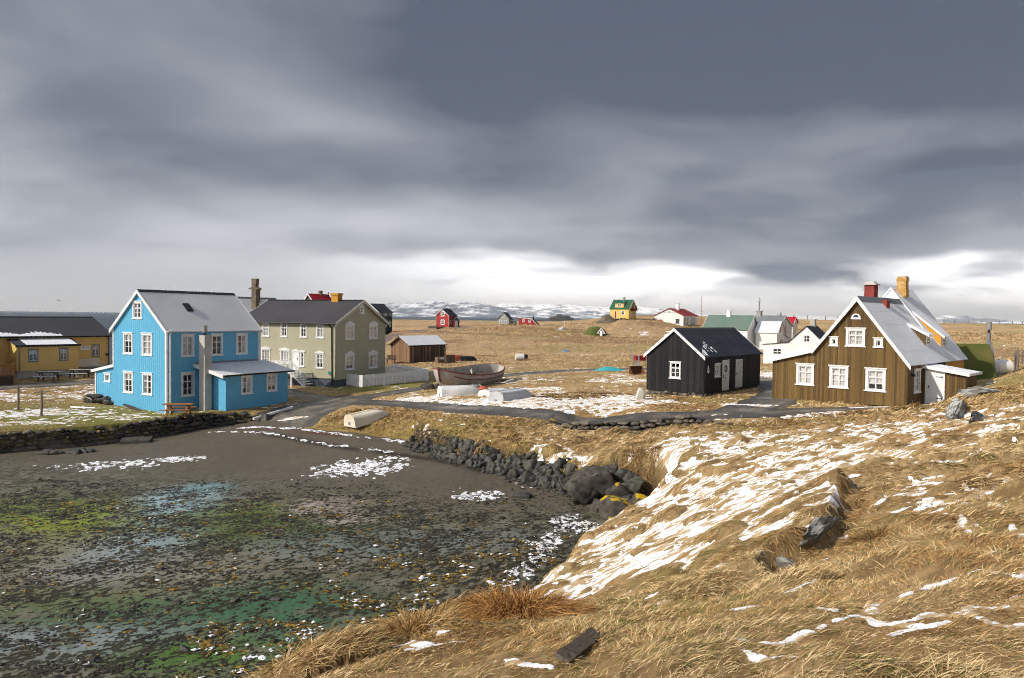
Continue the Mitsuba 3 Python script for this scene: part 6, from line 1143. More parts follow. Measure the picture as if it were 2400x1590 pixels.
def picnic_table(key_label, x, y, z, deg, m, snow=False):
    K = thing('picnic_table', key_label, 'picnic table', place(x, y, z, deg))
    for i in range(4): part(K, 'top_board', G().box(-.85, .85, -.36 + i * .185, -.36 + i * .185 + .165, .70, .74), m)
    for t in (-.72, .72):
        part(K, 'seat', G().box(-.85, .85, t - .13, t + .13, .42, .46), m)
    for s in (-.55, .55):
        for q in (-1, 1): part(K, 'leg', G().beam((s, q * .62, -.05), (s, q * .22, .70), .05, .10, (1, 0, 0)), m)
        part(K, 'crossbar', G().box(s + .03, s + .07, -.80, .80, .36, .42), m)
    if snow:
        g = G().box(-.83, .83, .2, .37, .742, .77).box(-.83, .83, -.84, -.66, .462, .49); solo('bench_snow', 'snow on the boards of the ' + snow, 'snow', g, 'snow_white', place(x, y, z, deg), kind='stuff')
picnic_table('orange brown picnic table against the blue house above the stone wall', -20.3, 45.1, 2.72, 8, 'timber_orange')
picnic_table('dark picnic table in front of the yellow extension, nearer and left', -37.3, 59.6, 3.36, 12, 'timber_dark', 'left dark picnic table'); picnic_table('dark picnic table in front of the yellow building, right one under the sign', -36.2, 62.0, 3.40, 12, 'timber_dark', 'right dark picnic table')
K = thing('flagpole', 'thin bare pole behind the white hall', 'pole', place(42.0, 165, 5.8)); part(K, 'shaft', G().tube([(0, 0, -1.5), (0, 0, 8.5)], [.09, .05], 6), 'timber_orange')
K = thing('signpost', 'thin post with small board on the straw field', 'post', place(14.1, 88, 4.2)); part(K, 'post', G().tube([(0, 0, -.3), (0, 0, 1.5)], .04, 6), 'galvanised'); part(K, 'board', G().box(-.2, .2, -.02, .02, 1.4, 1.6), 'grey_paint')
K = thing('boulder_marker', 'pale boulder with a small white marker post at the far field edge', 'stone', place(11.7, 172, 5.9)); v, f = rock_mesh(71, 2, .3); part(K, 'boulder', G().add(v * [1.3, .8, .8] + [0, 0, .3], f), 'concrete', smooth=30); part(K, 'marker', G().box(.4, .5, -.05, .05, .6, 2.0).tube([(.45, 0, 2.0), (.45, 0, 2.3)], .14, 6), 'boat_white')
# ------------------------------------------------------------------ turf hut on the slope, turf house by the tank
mat('turf', worn((0.075, 0.105, 0.022), (0.14, 0.125, 0.04), 1.2), rough=0.95)
def dome_mesh(rx, ry, h, seed, n=28):
    v, f = rock_mesh(seed, 3, .12); v = np.array(trimesh.creation.icosphere(subdivisions=3).vertices); f = trimesh.creation.icosphere(subdivisions=3).faces; v = v * (1 + .25 * (meshkit.fbm(v * 2.2 + seed, 4, seed)[:, None] - .5)); return v * [rx, ry, h], f
K = thing('turf_cellar', 'grassy turf cellar with white edged gable front dug into the straw slope', 'cellar', frame(19.2, 158, 4.75, .35)); v, f = dome_mesh(3.2, 2.4, 1.9, 4); part(K, 'mound', G().add(v + [1.9, 1.9, .5], f), 'turf', smooth=60)
P = Panel((-.9, 0, 0), (0, 1, 0), (-1, 0, 0)); part(K, 'gable', G().poly(P, Polygon([(-.75, 1.05), (.75, 1.05), (0, 2.05)]), -.05, 0), 'dark_red_paint'); 
for sg in (-1, 1): part(K, 'bargeboard', G().poly(P, Polygon([(sg * .95, .95), (sg * .75, .95), (0, 1.98), (0, 2.2)]), .003, .06), 'white_paint')
part(K, 'sill_board', G().poly(P, sbox(-.8, .95, .8, 1.05), .003, .05), 'white_paint'); part(K, 'door', G().poly(P, sbox(-.26, -.3, .26, 1.55), .06, .12), 'white_paint'); part(K, 'pit', G().add(v * [.5, .45, .5] + [-.5, 0, -.4], f), 'dark_timber', smooth=60)
K = thing('turf_house', 'green turf house with narrow red gable beside the steel flue, behind the brown house', 'turf house', frame(32.4, 51.0, 5.05, -1.45))
pg = Polygon([(0, -.4), (1.9, -.4), (1.45, 1.5), (.95, 2.45), (.45, 1.5)]); P = gable_front(); part(K, 'gable', G().poly(P, pg, -.08, 0), 'dark_red_paint'); part(K, 'door', G().poly(P, sbox(.62, -.35, 1.28, 1.3), .003, .05), 'white_paint')
for a, b in (((-.05, -.4), (.93, 2.6)), ((1.95, -.4), (.97, 2.6))): part(K, 'bargeboard', G().beam((-.04, a[0], a[1]), (-.04, b[0], b[1]), .08, .13, (1, 0, 0)), 'slate_roof')
vv = []; n = 24; m = 15
for i in range(n):
    for j in range(m):
        t = -.25 + 2.4 * j / (m - 1); zz = np.interp(t, [-.25, .35, .95, 1.55, 2.15], [-.5, 1.6, 2.5, 1.6, -.5]) + .3 * (meshkit.fbm(np.array([i * .35, j * .4, 3.]), 3, 2) - .5); vv.append((.05 + 5.0 * i / (n - 1), t, zz))
o = (np.arange(n - 1)[:, None] * m + np.arange(m - 1)[None]).ravel(); part(K, 'turf', G().add(vv, np.stack([o, o + m, o + m + 1, o + 1], -1)), 'turf', smooth=60)
K = thing('steel_flue', 'tall grey steel flue pipe with louvred cap beside the turf house', 'chimney', place(32.92, 51.2, 5.15)); part(K, 'pipe', G().tube([(0, 0, -.3), (0, 0, 3.15)], .125, 14), 'slate_roof'); part(K, 'band', G().tube([(0, 0, 1.5), (0, 0, 1.58)], .14, 14), 'galvanised'); part(K, 'neck', G().tube([(0, 0, 3.15), (0, 0, 3.35)], .09, 12), 'black_paint'); part(K, 'cowl', G().tube([(0, 0, 3.35), (0, 0, 3.9)], .17, 14), 'galvanised')
mat('tank_paint', worn((0.80, 0.79, 0.76), (0.60, 0.44, 0.30), 1.6, .55), rough=0.5); K = thing('oil_tank', 'white cylindrical oil tank with rust streaks lying beside the steel flue', 'tank', place(33.72, 51.0, 5.95, 8, s=.72)); x = np.array([-.85, -.82, -.7, .7, .82, .85]); part(K, 'shell', G().tube(np.stack([x, 0 * x, 0 * x], -1), [.3, .6, .72, .72, .6, .3], 22), 'tank_paint', smooth=40); part(K, 'filler', G().tube([(-.4, 0, .7), (-.4, 0, .84)], .12, 10), 'galvanised'); part(K, 'vent', G().tube([(.2, 0, .7), (.2, 0, 1.3)], .04, 6), 'galvanised')
for s in (-.5, .5): part(K, 'cradle', G().box(s - .08, s + .08, -.5, .5, -1.0, -.5), 'concrete')
# wire fence posts up the right hand slope
R3 = np.random.default_rng(6)
for i in range(13):
    f = i / 12; x, y = 36.0 + 11 * f ** 1.3 + R3.uniform(-.2, .2), 53.0 + 14 * f ** 1.3; h = R3.uniform(.9, 1.4); z = z0(x, y)
    solo('fence_post', 'weathered grey post of the wire fence climbing the slope right of the tank', 'fence post', G().tube([(x, y, z - .3), (x + R3.uniform(-.12, .12), y, z + h)], [.07, .055], 6), 'old_post', group='wire fence posts on the right')
for i in range(24):
    x = 118 + 7.5 * i; y = 330 + 1.5 * i + R3.uniform(-2, 2); z = z0(x, y); solo('moor_post', 'tiny fence post on the skyline of the moor at the right', 'fence post', G().box(x - .12, x + .12, y - .12, y + .12, z - .5, z + 2.2), 'old_post', group='fence posts on the moor skyline')
# a gull over the sea
mat('gull_grey', (0.4, 0.4, 0.42), rough=.8); K = thing('gull', 'small gull flying low over the sea at the left', 'bird', place(-26.0, 42.5, 9.62, 20, s=.55)); part(K, 'body', G().tube([(-.17, 0, 0), (-.05, 0, .01), (.12, 0, .02), (.2, 0, .02)], [.01, .05, .045, .02], 8), 'boat_white'); 
for sg in (1, -1): part(K, 'wing', G().hexa([(-.05, 0, .02), (.07, 0, .02), (.05, sg * .28, .10), (-.04, sg * .28, .10)], [(-.05, 0, .03), (.07, 0, .03), (.05, sg * .28, .11), (-.04, sg * .28, .11)]).hexa([(-.04, sg * .28, .10), (.05, sg * .28, .10), (-.05, sg * .6, .04), (-.06, sg * .6, .04)], [(-.04, sg * .28, .11), (.05, sg * .28, .11), (-.05, sg * .6, .05), (-.06, sg * .6, .05)]), 'gull_grey')
# ------------------------------------------------------------------ dry stone walls and boulders, stone by stone
RS = [rock_mesh(200 + i, 1, .30, flat=.8) for i in range(14)]
RB = [rock_mesh(300 + i, 2, .35) for i in range(12)]
def stone_fn(c0, c1, lichen=None, amt=.0):
    def fn(p, n, uv):
        k = fbm(p.x * 6, p.y * 6, p.z * 6, 3); c = mix(c0, c1, dr.clip(1.7 * k - .35, 0, 1))
        if lichen: c = mix(c, lichen, smoothstep(1 - amt, 1 - amt + .12, fbm(p.x * 3.1 + 5, p.y * 3.1, p.z * 3.1, 4) * .7 + .35 * n.z))
        return c
    return mikit.proc(fn)
mat('wall_stone_0', stone_fn((0.055, 0.048, 0.040), (0.16, 0.14, 0.115)), rough=.9); mat('wall_stone_1', stone_fn((0.09, 0.078, 0.062), (0.25, 0.215, 0.17)), rough=.9)
mat('wall_stone_2', stone_fn((0.032, 0.030, 0.028), (0.095, 0.088, 0.078)), rough=.85); mat('wall_stone_3', stone_fn((0.08, 0.07, 0.055), (0.18, 0.155, 0.12), (0.42, 0.27, 0.02), .36), rough=.9)
mat('shore_stone_0', stone_fn((0.022, 0.024, 0.025), (0.075, 0.074, 0.066)), rough=.6, spec=.4); mat('shore_stone_1', stone_fn((0.035, 0.036, 0.032), (0.12, 0.118, 0.09)), rough=.7, spec=.35)
mat('boulder_lichen', stone_fn((0.028, 0.026, 0.024), (0.10, 0.09, 0.075), (0.50, 0.33, 0.015), .40), rough=.85); mat('boulder_dark', stone_fn((0.026, 0.025, 0.024), (0.10, 0.088, 0.075), (0.30, 0.28, 0.25), .22), rough=.85)
mat('rock_grey', stone_fn((0.06, 0.056, 0.052), (0.24, 0.225, 0.20), (0.38, 0.38, 0.35), .42), rough=.92); mat('mortar_dark', (0.02, 0.018, 0.016), rough=1.0)
def stone_wall(key, line, heights, stone=(0.30, 0.2), seed=1, mats=('wall_stone_0', 'wall_stone_1', 'wall_stone_2', 'wall_stone_3'), p=(.36, .22, .34, .08), n_max=290, batter=.12, topz=None, lean=1):
    """Courses of separate stones before a dark earth core; line bottom (x, y, z), heights of the wall along it; the visible face is on the right of travel."""
    r = np.random.default_rng(seed); line = np.array(line, float); seg = np.linalg.norm(np.diff(line[:, :2], axis=0), axis=1); s = np.concatenate([[0], np.cumsum(seg)])
    at = lambda u: np.array([np.interp(u, s, line[:, i]) for i in range(3)]); Ht = lambda u: np.interp(u, s, heights); n = 0; todo = []
    u_all = s[-1]; z = 0
    rows = int(np.ceil(max(heights) / stone[1]))
    for j in range(rows):
        u = r.uniform(-.2, 0)
        while u < u_all:
            w = stone[0] * r.uniform(.55, 1.75); uc = min(max(u + w / 2, 0), u_all); hh = Ht(uc); zc = (j + .5) * stone[1] * r.uniform(.92, 1.05)
            if zc < hh + stone[1] * .25 * r.uniform(-1, 1): todo.append((uc, w, zc, hh))
            u += w * .94
    for uc, w, zc, hh in todo:
        c = at(uc); t = at(min(uc + .2, u_all)) - at(max(uc - .2, 0)); a = math.atan2(t[1], t[0]); v, f = RS[r.integers(len(RS))]
        nrm = np.array([t[1], -t[0], 0]) / np.linalg.norm(t[:2]) * lean
        v = v * [w * .56, .20, stone[1] * r.uniform(.50, .66)]; R_ = trimesh.transformations.euler_matrix(r.normal(0, .12), r.normal(0, .12), a + r.normal(0, .1), 'sxyz')[:3, :3]
        v = v @ R_.T + c + [0, 0, zc] - nrm * batter * zc / max(hh, .3) + nrm * r.uniform(-.03, .06)
        todo_m = mats[r.choice(len(mats), p=p)]; n += 1
        if n <= n_max: part(key, 'stone', G().add(v, f), todo_m)
        else:
            EXTRA.setdefault((key, todo_m), G()).add(v, f)
    g = G()
    for i in range(len(line) - 1):
        a, b = line[i], line[i + 1]; d = (b - a)[:2] / np.linalg.norm((b - a)[:2]); nn = np.array([d[1], -d[0], 0]) * lean; k0, k1 = heights[i] - .1, heights[i + 1] - .1
        g.hexa([a - nn * .10 + [0, 0, -.5], b - nn * .10 + [0, 0, -.5], b - nn * .6 + [0, 0, -.5], a - nn * .6 + [0, 0, -.5]], [a - nn * .22 + [0, 0, k0], b - nn * .22 + [0, 0, k1], b - nn * .6 + [0, 0, k1], a - nn * .6 + [0, 0, k0]])
    part(key, 'core', g, 'mortar_dark')
EXTRA = {}
SWL = [(-29.4, 35.7), (-26.4, 38.14), (-23.28, 40.38), (-21.72, 41.88), (-20.1, 44.3), (-18.67, 46.1), (-17.4, 46.95), (-16.3, 47.15)]
line = [(x, y, float(_fb([[x, y]])[0]) - .02) for x, y in SWL]; hts = [1.05, 1.05, 1.0, .98, 1.02, .9, .72, .45]
# two lengths of wall, the left one rubble, the right one squarer blocks under the annex
K = thing('stone_wall', 'low dry stone sea wall with orange lichen below the lawn and blue house', 'wall'); stone_wall(K, line[:5], hts[:5], (.36, .22), 3)
K = thing('block_wall', 'dark squared stone wall under the blue annex', 'wall'); stone_wall(K, line[4:], hts[4:], (.5, .27), 4, p=(.2, .03, .74, .03), batter=.05)
K = thing('bank_wall', 'rough stone wall in the grass bank below the road', 'wall')
stone_wall(K, [(1.6, 39.0, z0(1.6, 38.6) - .25), (3.2, 37.8, z0(3.2, 37.4) - .35), (6.2, 36.7, z0(6.2, 36.3) - .30), (8.6, 35.9, z0(8.6, 35.5) - .22), (10.9, 35.6, z0(10.9, 35.2) - .2)], [.35, .75, .85, .75, .5], (.34, .21), 5, p=(.40, .34, .22, .04))
K = thing('stone_pile', 'small heap of dark stones at the left corner of the blue lean-to', 'stones')
r = np.random.default_rng(44)
for i in range(40):
    f = r.uniform(); v, fc = RS[r.integers(14)]; part(K, 'stone', G().add(v * [.24, .2, .14] * r.uniform(.7, 1.5) + [-28.7 + 2.7 * f + r.normal(0, .12), 50.0 - .9 * f + r.normal(0, .2), 2.85 + r.uniform(0, .55)], fc), FS[r.integers(4)] if r.uniform() < .3 else 'wall_stone_2')
# the line of shore boulders along the foot of the bank: each its own object
r = np.random.default_rng(9); TOE = np.array([(-5.6, 39.9), (-4.2, 38.1), (-3.37, 36.9), (-1.98, 35.2), (-0.14, 33.7), (0.99, 32.5), (2.04, 31.3), (3.0, 30.4), (4.0, 30.1)]); sg = np.concatenate([[0], np.cumsum(np.linalg.norm(np.diff(TOE, axis=0), axis=1))])
ROCKS = []
for i in range(290):
    u = r.uniform(0, 1) ** .85 * sg[-1]; x, y = np.interp(u, sg, TOE[:, 0]), np.interp(u, sg, TOE[:, 1]); off = (r.uniform(-.25, 1.15) + .12) * (1 if u > 3 else .6)
    x, y = x + off * .62 + r.normal(0, .05), y + off * .78; s_ = r.uniform(.12, .29) * (1.35 if r.uniform() < .12 else 1) * (.75 + .5 * u / sg[-1])
    ROCKS.append((x, y, s_))
zs = zg([a for a, _, _ in ROCKS], [b for _, b, _ in ROCKS])
SM = []
for i in range(700):
    u = r.uniform(0, 1) ** .85 * sg[-1]; off = r.uniform(-.5, 1.35); SM.append((np.interp(u, sg, TOE[:, 0]) + off * .62 + r.normal(0, .15), np.interp(u, sg, TOE[:, 1]) + off * .78, r.uniform(.04, .11)))
g = G()
for (x, y, s_), z in zip(SM, zg([a for a, _, _ in SM], [b for _, b, _ in SM])): v, f = RS[r.integers(14)]; g.add(v * [1.3 * s_, s_, .8 * s_] + [x, y, z + .3 * s_], f)
solo('rubble', 'small dark rubble packed between the stones of the boulder line', 'rubble', g, 'shore_stone_0', kind='stuff')
for (x, y, s_), z in zip(ROCKS, zs):
    v, f = RB[r.integers(12)]; R_ = trimesh.transformations.euler_matrix(*r.uniform(0, 6, 3))[:3, :3]
    wh = 0 if x < -2.6 else 1 if x < 1.2 else 2
    solo('shore_stone', ['dark rounded stone at the far left end of the boulder line below the bank', 'dark rounded stone in the middle of the boulder line below the bank', 'dark stone at the cove end of the boulder line beside the big heap'][wh], 'stone', G().add((v * [1.25, 1, .8]) @ R_.T * s_ + [x, y, z + s_ * .22], f), ['shore_stone_0', 'shore_stone_1', 'shore_stone_0'][r.integers(3)], group=['boulder line, left end', 'boulder line, middle', 'boulder line, cove end'][wh], smooth=28)
BIG = [(3.55, 30.4, 2.15, 1.05, .85, .8, 'boulder_dark', 'big tilted brown boulder topping the heap in the cove corner'), (4.2, 31.7, 2.2, .9, .7, .62, 'boulder_dark', 'dark boulder behind the heap under the snowy tuft'), (2.9, 29.7, 1.8, .75, .6, .6, 'boulder_dark', 'brown boulder at the left foot of the heap'), (4.25, 29.3, 1.95, .62, .6, .55, 'boulder_lichen', 'middle boulder of the heap with yellow lichen spots'), (4.1, 27.7, 1.75, .86, .78, .66, 'boulder_lichen', 'large dark boulder with bright yellow lichen cap at the cove corner'), (5.0, 27.9, 1.9, .6, .55, .62, 'boulder_lichen', 'lichen crusted boulder right of the yellow capped one'), (4.9, 29.7, 2.2, .6, .5, .45, 'shore_stone_1', 'grey boulder behind the lichen boulders'), (3.5, 28.7, 1.6, .55, .5, .4, 'boulder_dark', 'low wet boulder between the heap and the mud'), (5.0, 30.6, 2.3, .45, .4, .4, 'boulder_dark', 'upper right boulder of the heap beside the cut bank'), (4.6, 28.6, 1.9, .42, .4, .4, 'shore_stone_0', 'small dark stone wedged among the lichen boulders')]
for i, (x, y, z, a, b, c, m, lab) in enumerate(BIG):
    v, f = rock_mesh(500 + i, 3, .35); R_ = trimesh.transformations.euler_matrix(r.normal(0, .3), r.normal(0, .3), r.uniform(0, 6))[:3, :3]
    solo('boulder', lab, 'boulder', G().add((v * [a, b, c]) @ R_.T + [x, y, z], f), m, smooth=25)
# loose stones on the mud
r = np.random.default_rng(10); spots = [(-23.75 + r.normal(0, .3), 38.2 + r.normal(0, .15), r.uniform(.16, .4)) for _ in range(7)] + [(-22.5 + r.normal(0, .3), 38.6 + r.normal(0, .2), r.uniform(.14, .34)) for _ in range(7)] + [(.45, 30.3, .34)]
spots += [(r.uniform(-15, 1.5), r.uniform(17, 29), r.uniform(.06, .13)) for _ in range(42)]
zs = zg([a for a, _, _ in spots], [b for _, b, _ in spots])
for (x, y, s_), z in zip(spots, zs):
    v, f = RB[r.integers(12)]; near = y > 37
    solo('beach_stone', 'dark stone of the small group lying on the mud below the wall' if near else 'small dark stone on the open mud of the cove', 'stone', G().add(v * [1.4 * s_, s_, s_ * .6] + [x, y, z + s_ * .15], f), 'shore_stone_0' if r.uniform() < .6 else 'shore_stone_1', group='stones on the mud below the wall' if near else 'small stones on the open mud', smooth=28)
solo('stone_slab', 'flat grey slab box lying on the mud at the foot of the stone wall', 'slab', G().add(*(lambda v, f: (v @ trimesh.transformations.rotation_matrix(.25, [0, 0, 1])[:3, :3].T + [-21.0, 41.4, 1.7], f))(*G().hexa([(-.8, -.35, -.1), (.8, -.35, -.1), (.8, .4, -.1), (-.8, .4, -.1)], [(-.78, -.33, .18), (.75, -.33, .16), (.78, .4, .27), (-.75, .4, .27)]).mesh())), 'wall_stone_2')
# rock showing through the grass of the near slope
def crag(lab, x, y, z, rx, ry, rz, yaw, seed, tilt=0, drape=False):
    v, f = rock_mesh(seed, 4, .55); v = v * (1 + .22 * (meshkit.fbm(v * 4.5, 4, seed)[:, None] - .5)); v = v * [rx, ry, rz]; R_ = trimesh.transformations.euler_matrix(0, math.radians(tilt), math.radians(yaw))[:3, :3]
    v = v @ R_.T + [x, y, z]
    if drape: v[:, 2] += base_height(v[:, 0], v[:, 1]) - z
    solo('rock_outcrop', lab, 'rock', G().add(v, f), 'rock_grey', smooth=22)
crag('flat grey ledge in the grass right of the brown annex', 24.3, 38.2, 5.35, 1.6, .8, .55, 30, 81); crag('grey lichen slab rising in the slope below the brown annex', 17.6, 29.2, z0(17.6, 29.2) - .05, .42, 3.4, .55, -33, 82, drape=True); crag('second grey slab in the slope, right of and nearer than the first', 15.2, 24.0, z0(15.2, 24.0) - .05, .34, 2.6, .45, -36, 83, drape=True)
crag('thin rock ledge at the top of the slope near the fence', 28.5, 38.5, 6.35, 1.8, .6, .35, 10, 84); crag('dark rock ledge showing in the near grass slope', 4.35, 10.35, z0(4.35, 10.35) - .04, .17, .85, .20, -38, 85); crag('small pale rock at the lower end of the near ledge', 3.55, 9.68, z0(3.55, 9.68) - .05, .30, .22, .15, -30, 86); crag('rock tip in the grass at the upper end of the near ledge', 6.25, 13.7, z0(6.25, 13.7) - .02, .16, .6, .24, -30, 87); crag('rock edge in the dark hollow under the hanging grass', 3.0, 8.9, z0(3.0, 8.9), .16, .34, .18, -12, 88)
mat('old_plank_wood', wood_fn((0.20, 0.165, 0.13), (0.07, 0.055, 0.04), 2, 60), rough=.9)
A0, A1 = np.array([.34, 4.75, z0(.34, 4.75) + .04]), np.array([.66, 5.50, z0(.66, 5.50) + .06]); dd = (A1 - A0) / np.linalg.norm(A1 - A0); sd_ = np.cross(dd, [.45, -.1, 1]); sd_ /= np.linalg.norm(sd_); up_ = np.cross(sd_, dd); rr = np.random.default_rng(4); g = G(); nseg = 16
for lo_, hi_, th in ((-.5, .08, .030), (.10, .5, .036)):      # two splintered halves of one split board
    row = []
    for i in range(nseg + 1):
        f = i / nseg; e0, e1 = lo_ + .018 * rr.normal(), hi_ + .018 * rr.normal(); c = A0 + (A1 - A0) * (f * (1 + .06 * (lo_ > 0)) - .02 + .015 * rr.normal() * (i in (0, nseg))) + up_ * .003 * rr.normal()
        row.append([c + sd_ * e0 * .105, c + sd_ * e1 * .105, c + sd_ * e1 * .105 + up_ * th, c + sd_ * e0 * .105 + up_ * th])
    V_ = np.array(row).reshape(-1, 3); F_ = [[4 * i + j, 4 * i + (j + 1) % 4, 4 * i + 4 + (j + 1) % 4, 4 * i + 4 + j] for i in range(nseg) for j in range(4)] + [[0, 1, 2, 3], [4 * nseg, 4 * nseg + 3, 4 * nseg + 2, 4 * nseg + 1]]; g.add(V_, F_)
solo('old_plank', 'weathered split grey plank half buried in the grass at the bottom of the picture', 'plank', g, 'old_plank_wood')
for (key, m), g in EXTRA.items(): part(key, 'stones', g, m, kind='stuff')
# ------------------------------------------------------------------ dry grass, blade by blade
def sample_ground(x, y):
    sd, rd = shore_sdf_rough(x, y), road_sdf(x, y); h, t = relief(x, y, sd, rd); s = snow_depth(x, y, sd, rd, t); return h + t + np.maximum(s, 0) * .3, sd, rd, s, t
def blades(P, D, L, Wd, col, droop, r, seg=3, tipcol=None):
    """Curved tapering strips. P base, D unit start direction, L length, Wd width, col colour per blade, droop how far the tip falls."""
    n = len(P); side = np.cross(D, r.normal(size=(n, 3)) * [.4, .4, .4] + [0, 0, 1.0]); side /= np.linalg.norm(side, axis=1, keepdims=True) + 1e-9
    V, C = [], []
    for k in range(seg + 1):
        f = k / seg; c = P + D * (L * f)[:, None] + np.array([0, 0, -1.0]) * (L * droop * f * f)[:, None]
        w = Wd * (1 - f ** 1.6) * .5
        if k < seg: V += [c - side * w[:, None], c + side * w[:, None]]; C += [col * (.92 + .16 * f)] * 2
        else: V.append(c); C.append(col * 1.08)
    V, C = np.stack(V, 1), np.stack(C, 1); m = V.shape[1]; F = []
    for k in range(seg - 1): a = 2 * k; F += [[a, a + 1, a + 3], [a, a + 3, a + 2]]
    F.append([2 * seg - 2, 2 * seg - 1, 2 * seg]); F = np.array(F)
    return V.reshape(-1, 3), C.reshape(-1, 3), (F[None] + (np.arange(n) * m)[:, None, None]).reshape(-1, 3)
STRAW = np.array([(0.78, 0.60, 0.34), (0.66, 0.47, 0.235), (0.54, 0.36, 0.165), (0.42, 0.245, 0.10), (0.24, 0.16, 0.08), (0.72, 0.53, 0.26)])
def field(r0, r1, n, seed, Lr, wpx, lie=(0.25, 0.9), amax=38.5):
    r = np.random.default_rng(seed); a = r.uniform(-amax, amax, n) * D2R; d = np.sqrt(r.uniform(r0 * r0, r1 * r1, n)); x, y = d * np.sin(a), d * np.cos(a)
    keep = shore_sdf(x, y) > -0.1; keep &= road_sdf(x, y) > .05; x, y, d = x[keep], y[keep], d[keep]
    z, sd, rd, s, t = sample_ground(x, y)
    dens = np.where(s > 0.004, np.where(d < 9, .30, 0.10), 1.0) * np.where(z < .5, 0, 1) * (0.55 + .45 * sm(.3, .55, nz(x, y, 1.3, 95, 3)))
    k = (r.uniform(size=len(x)) < dens) & (sd > .25); x, y, z, d, sd, rd, t, s = (q[k] for q in (x, y, z, d, sd, rd, t, s)); m = len(x)
    e = .08; hx = (base_height(x + e, y) - base_height(x - e, y)) / (2 * e); hy = (base_height(x, y + e) - base_height(x, y - e)) / (2 * e)
    flow = np.stack([-hx, -hy], -1) * 1.6 + np.array([0.55, -0.45]); th = 6.0 * (nz(x, y, .9, 96, 3) - .5) + r.normal(0, .75, m)
    flow /= np.linalg.norm(flow, axis=1, keepdims=True); c, sn = np.cos(th), np.sin(th); fx, fy = flow[:, 0] * c - flow[:, 1] * sn, flow[:, 0] * sn + flow[:, 1] * c
    el = r.uniform(*lie, m) * (1 - .65 * np.clip(snow_land(x, y), 0, 1)); lw = lawn_weight(x, y)
    D = np.stack([fx * np.cos(el), fy * np.cos(el), np.sin(el)], -1); slope_ = hx * fx + hy * fy; D[:, 2] += slope_ * np.cos(el); D /= np.linalg.norm(D, axis=1, keepdims=True)
    pick = r.integers(0, 6, m); cn = nz(x, y, .6, 97, 3); pick = np.where((cn > .58) & (r.uniform(size=m) < .6), 3, np.where((cn < .42) & (r.uniform(size=m) < .5), 0, pick))
    col = STRAW[pick] * r.uniform(.72, 1.22, (m, 1)); gn = sm(.50, .64, nz(x, y, .55, 98, 4)) * .55 + .08 + .13 * sm(10, 5, d) + lw * .95 + .5 * np.exp(-((x - .5) ** 2 + (y - 4.6) ** 2) / 1.2) * sm(.35, .55, nz(x, y, 2.2, 99, 2)) + .35 * sm(3.2, .5, sd) * (y > 30) * (x > -14) * (x < 3)
    isg = r.uniform(size=m) < gn * .8; g_ = np.array([(0.13, 0.16, 0.035), (0.09, 0.125, 0.025), (0.20, 0.19, 0.055)])[r.integers(0, 3, m)] * r.uniform(.7, 1.2, (m, 1)); col = np.where(isg[:, None], g_, col)
    L = r.uniform(*Lr, m) * (1 - .72 * np.clip(snow_land(x, y), 0, 1)) * (1 - .72 * lw) * np.where(isg, .75, 1) * (.7 + 1.2 * np.clip(t / .2, 0, 1)); Wd = np.maximum(.0045, d * wpx) * r.uniform(.7, 1.3, m)
    col = col * (.70 + .6 * nz(x, y, .7, 105, 3))[:, None]
    return blades(np.stack([x, y, z - .012], -1), D, L, Wd, col, r.uniform(.15, .75, m), r, 3 if r1 < 7 else 2 if r1 < 50 else 1)
def write_blades(key, sets, label, kind='stuff', cat='grass'):
    V, C, F, n = [], [], [], 0
    for v, c, f in sets: V.append(v); C.append(c); F.append(f + n); n += len(v)
    V, C, F = np.vstack(V), np.clip(np.vstack(C), .01, .9), np.vstack(F)
    scene[key] = mikit.ply((V, F), 'grass_blade', smooth=True, color=C); labels[key] = {'label': label, 'category': cat}
    if kind: labels[key]['kind'] = kind
    return len(F)
scene['grass_blade'] = {'type': 'twosided', 'nested': {'type': 'diffuse', 'reflectance': VC}}
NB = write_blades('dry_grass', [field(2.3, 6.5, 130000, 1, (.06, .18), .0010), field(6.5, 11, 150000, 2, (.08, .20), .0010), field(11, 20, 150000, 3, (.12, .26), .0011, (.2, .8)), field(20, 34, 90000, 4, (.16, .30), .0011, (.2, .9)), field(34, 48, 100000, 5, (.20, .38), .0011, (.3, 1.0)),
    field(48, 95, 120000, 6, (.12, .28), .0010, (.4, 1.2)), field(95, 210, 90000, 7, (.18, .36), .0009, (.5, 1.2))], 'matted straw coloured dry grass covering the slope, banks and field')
# single heavy tussocks whose long blades hang over like hair
def tuft(label, x, y, n, L, rad, tint, seed, lean=(0, 0), key='grass_tussock', wide=.006, z=None):
    r = np.random.default_rng(seed); a = r.uniform(0, 2 * np.pi, n); q = rad * np.sqrt(r.uniform(size=n)); px, py = x + q * np.cos(a), y + q * np.sin(a); zz = sample_ground(px, py)[0] if z is None else np.full(n, z)
    out = a + r.normal(0, .5, n); el = np.clip(1.25 - .8 * q / rad + r.normal(0, .2, n), .15, 1.45); D = np.stack([np.cos(out) * np.cos(el) + lean[0], np.sin(out) * np.cos(el) + lean[1], np.sin(el)], -1); D /= np.linalg.norm(D, axis=1, keepdims=True)
    col = np.array(tint)[r.integers(0, len(tint), n)] * r.uniform(.7, 1.25, (n, 1)); v, c, f = blades(np.stack([px, py, zz - .02], -1), D, L * r.uniform(.6, 1.15, n), np.full(n, wide) * r.uniform(.7, 1.3, n), col, r.uniform(.45, 1.0, n), r, 4)
    k = unique(key); write_blades(k, [(v, c, f)], label, kind=None, cat='grass')
RUS = [(0.42, 0.22, 0.08), (0.36, 0.17, 0.055), (0.48, 0.28, 0.11)]; PAL = [(0.52, 0.37, 0.18), (0.44, 0.29, 0.12), (0.38, 0.23, 0.09)]; GRN = [(0.07, 0.13, 0.02), (0.10, 0.16, 0.03)]
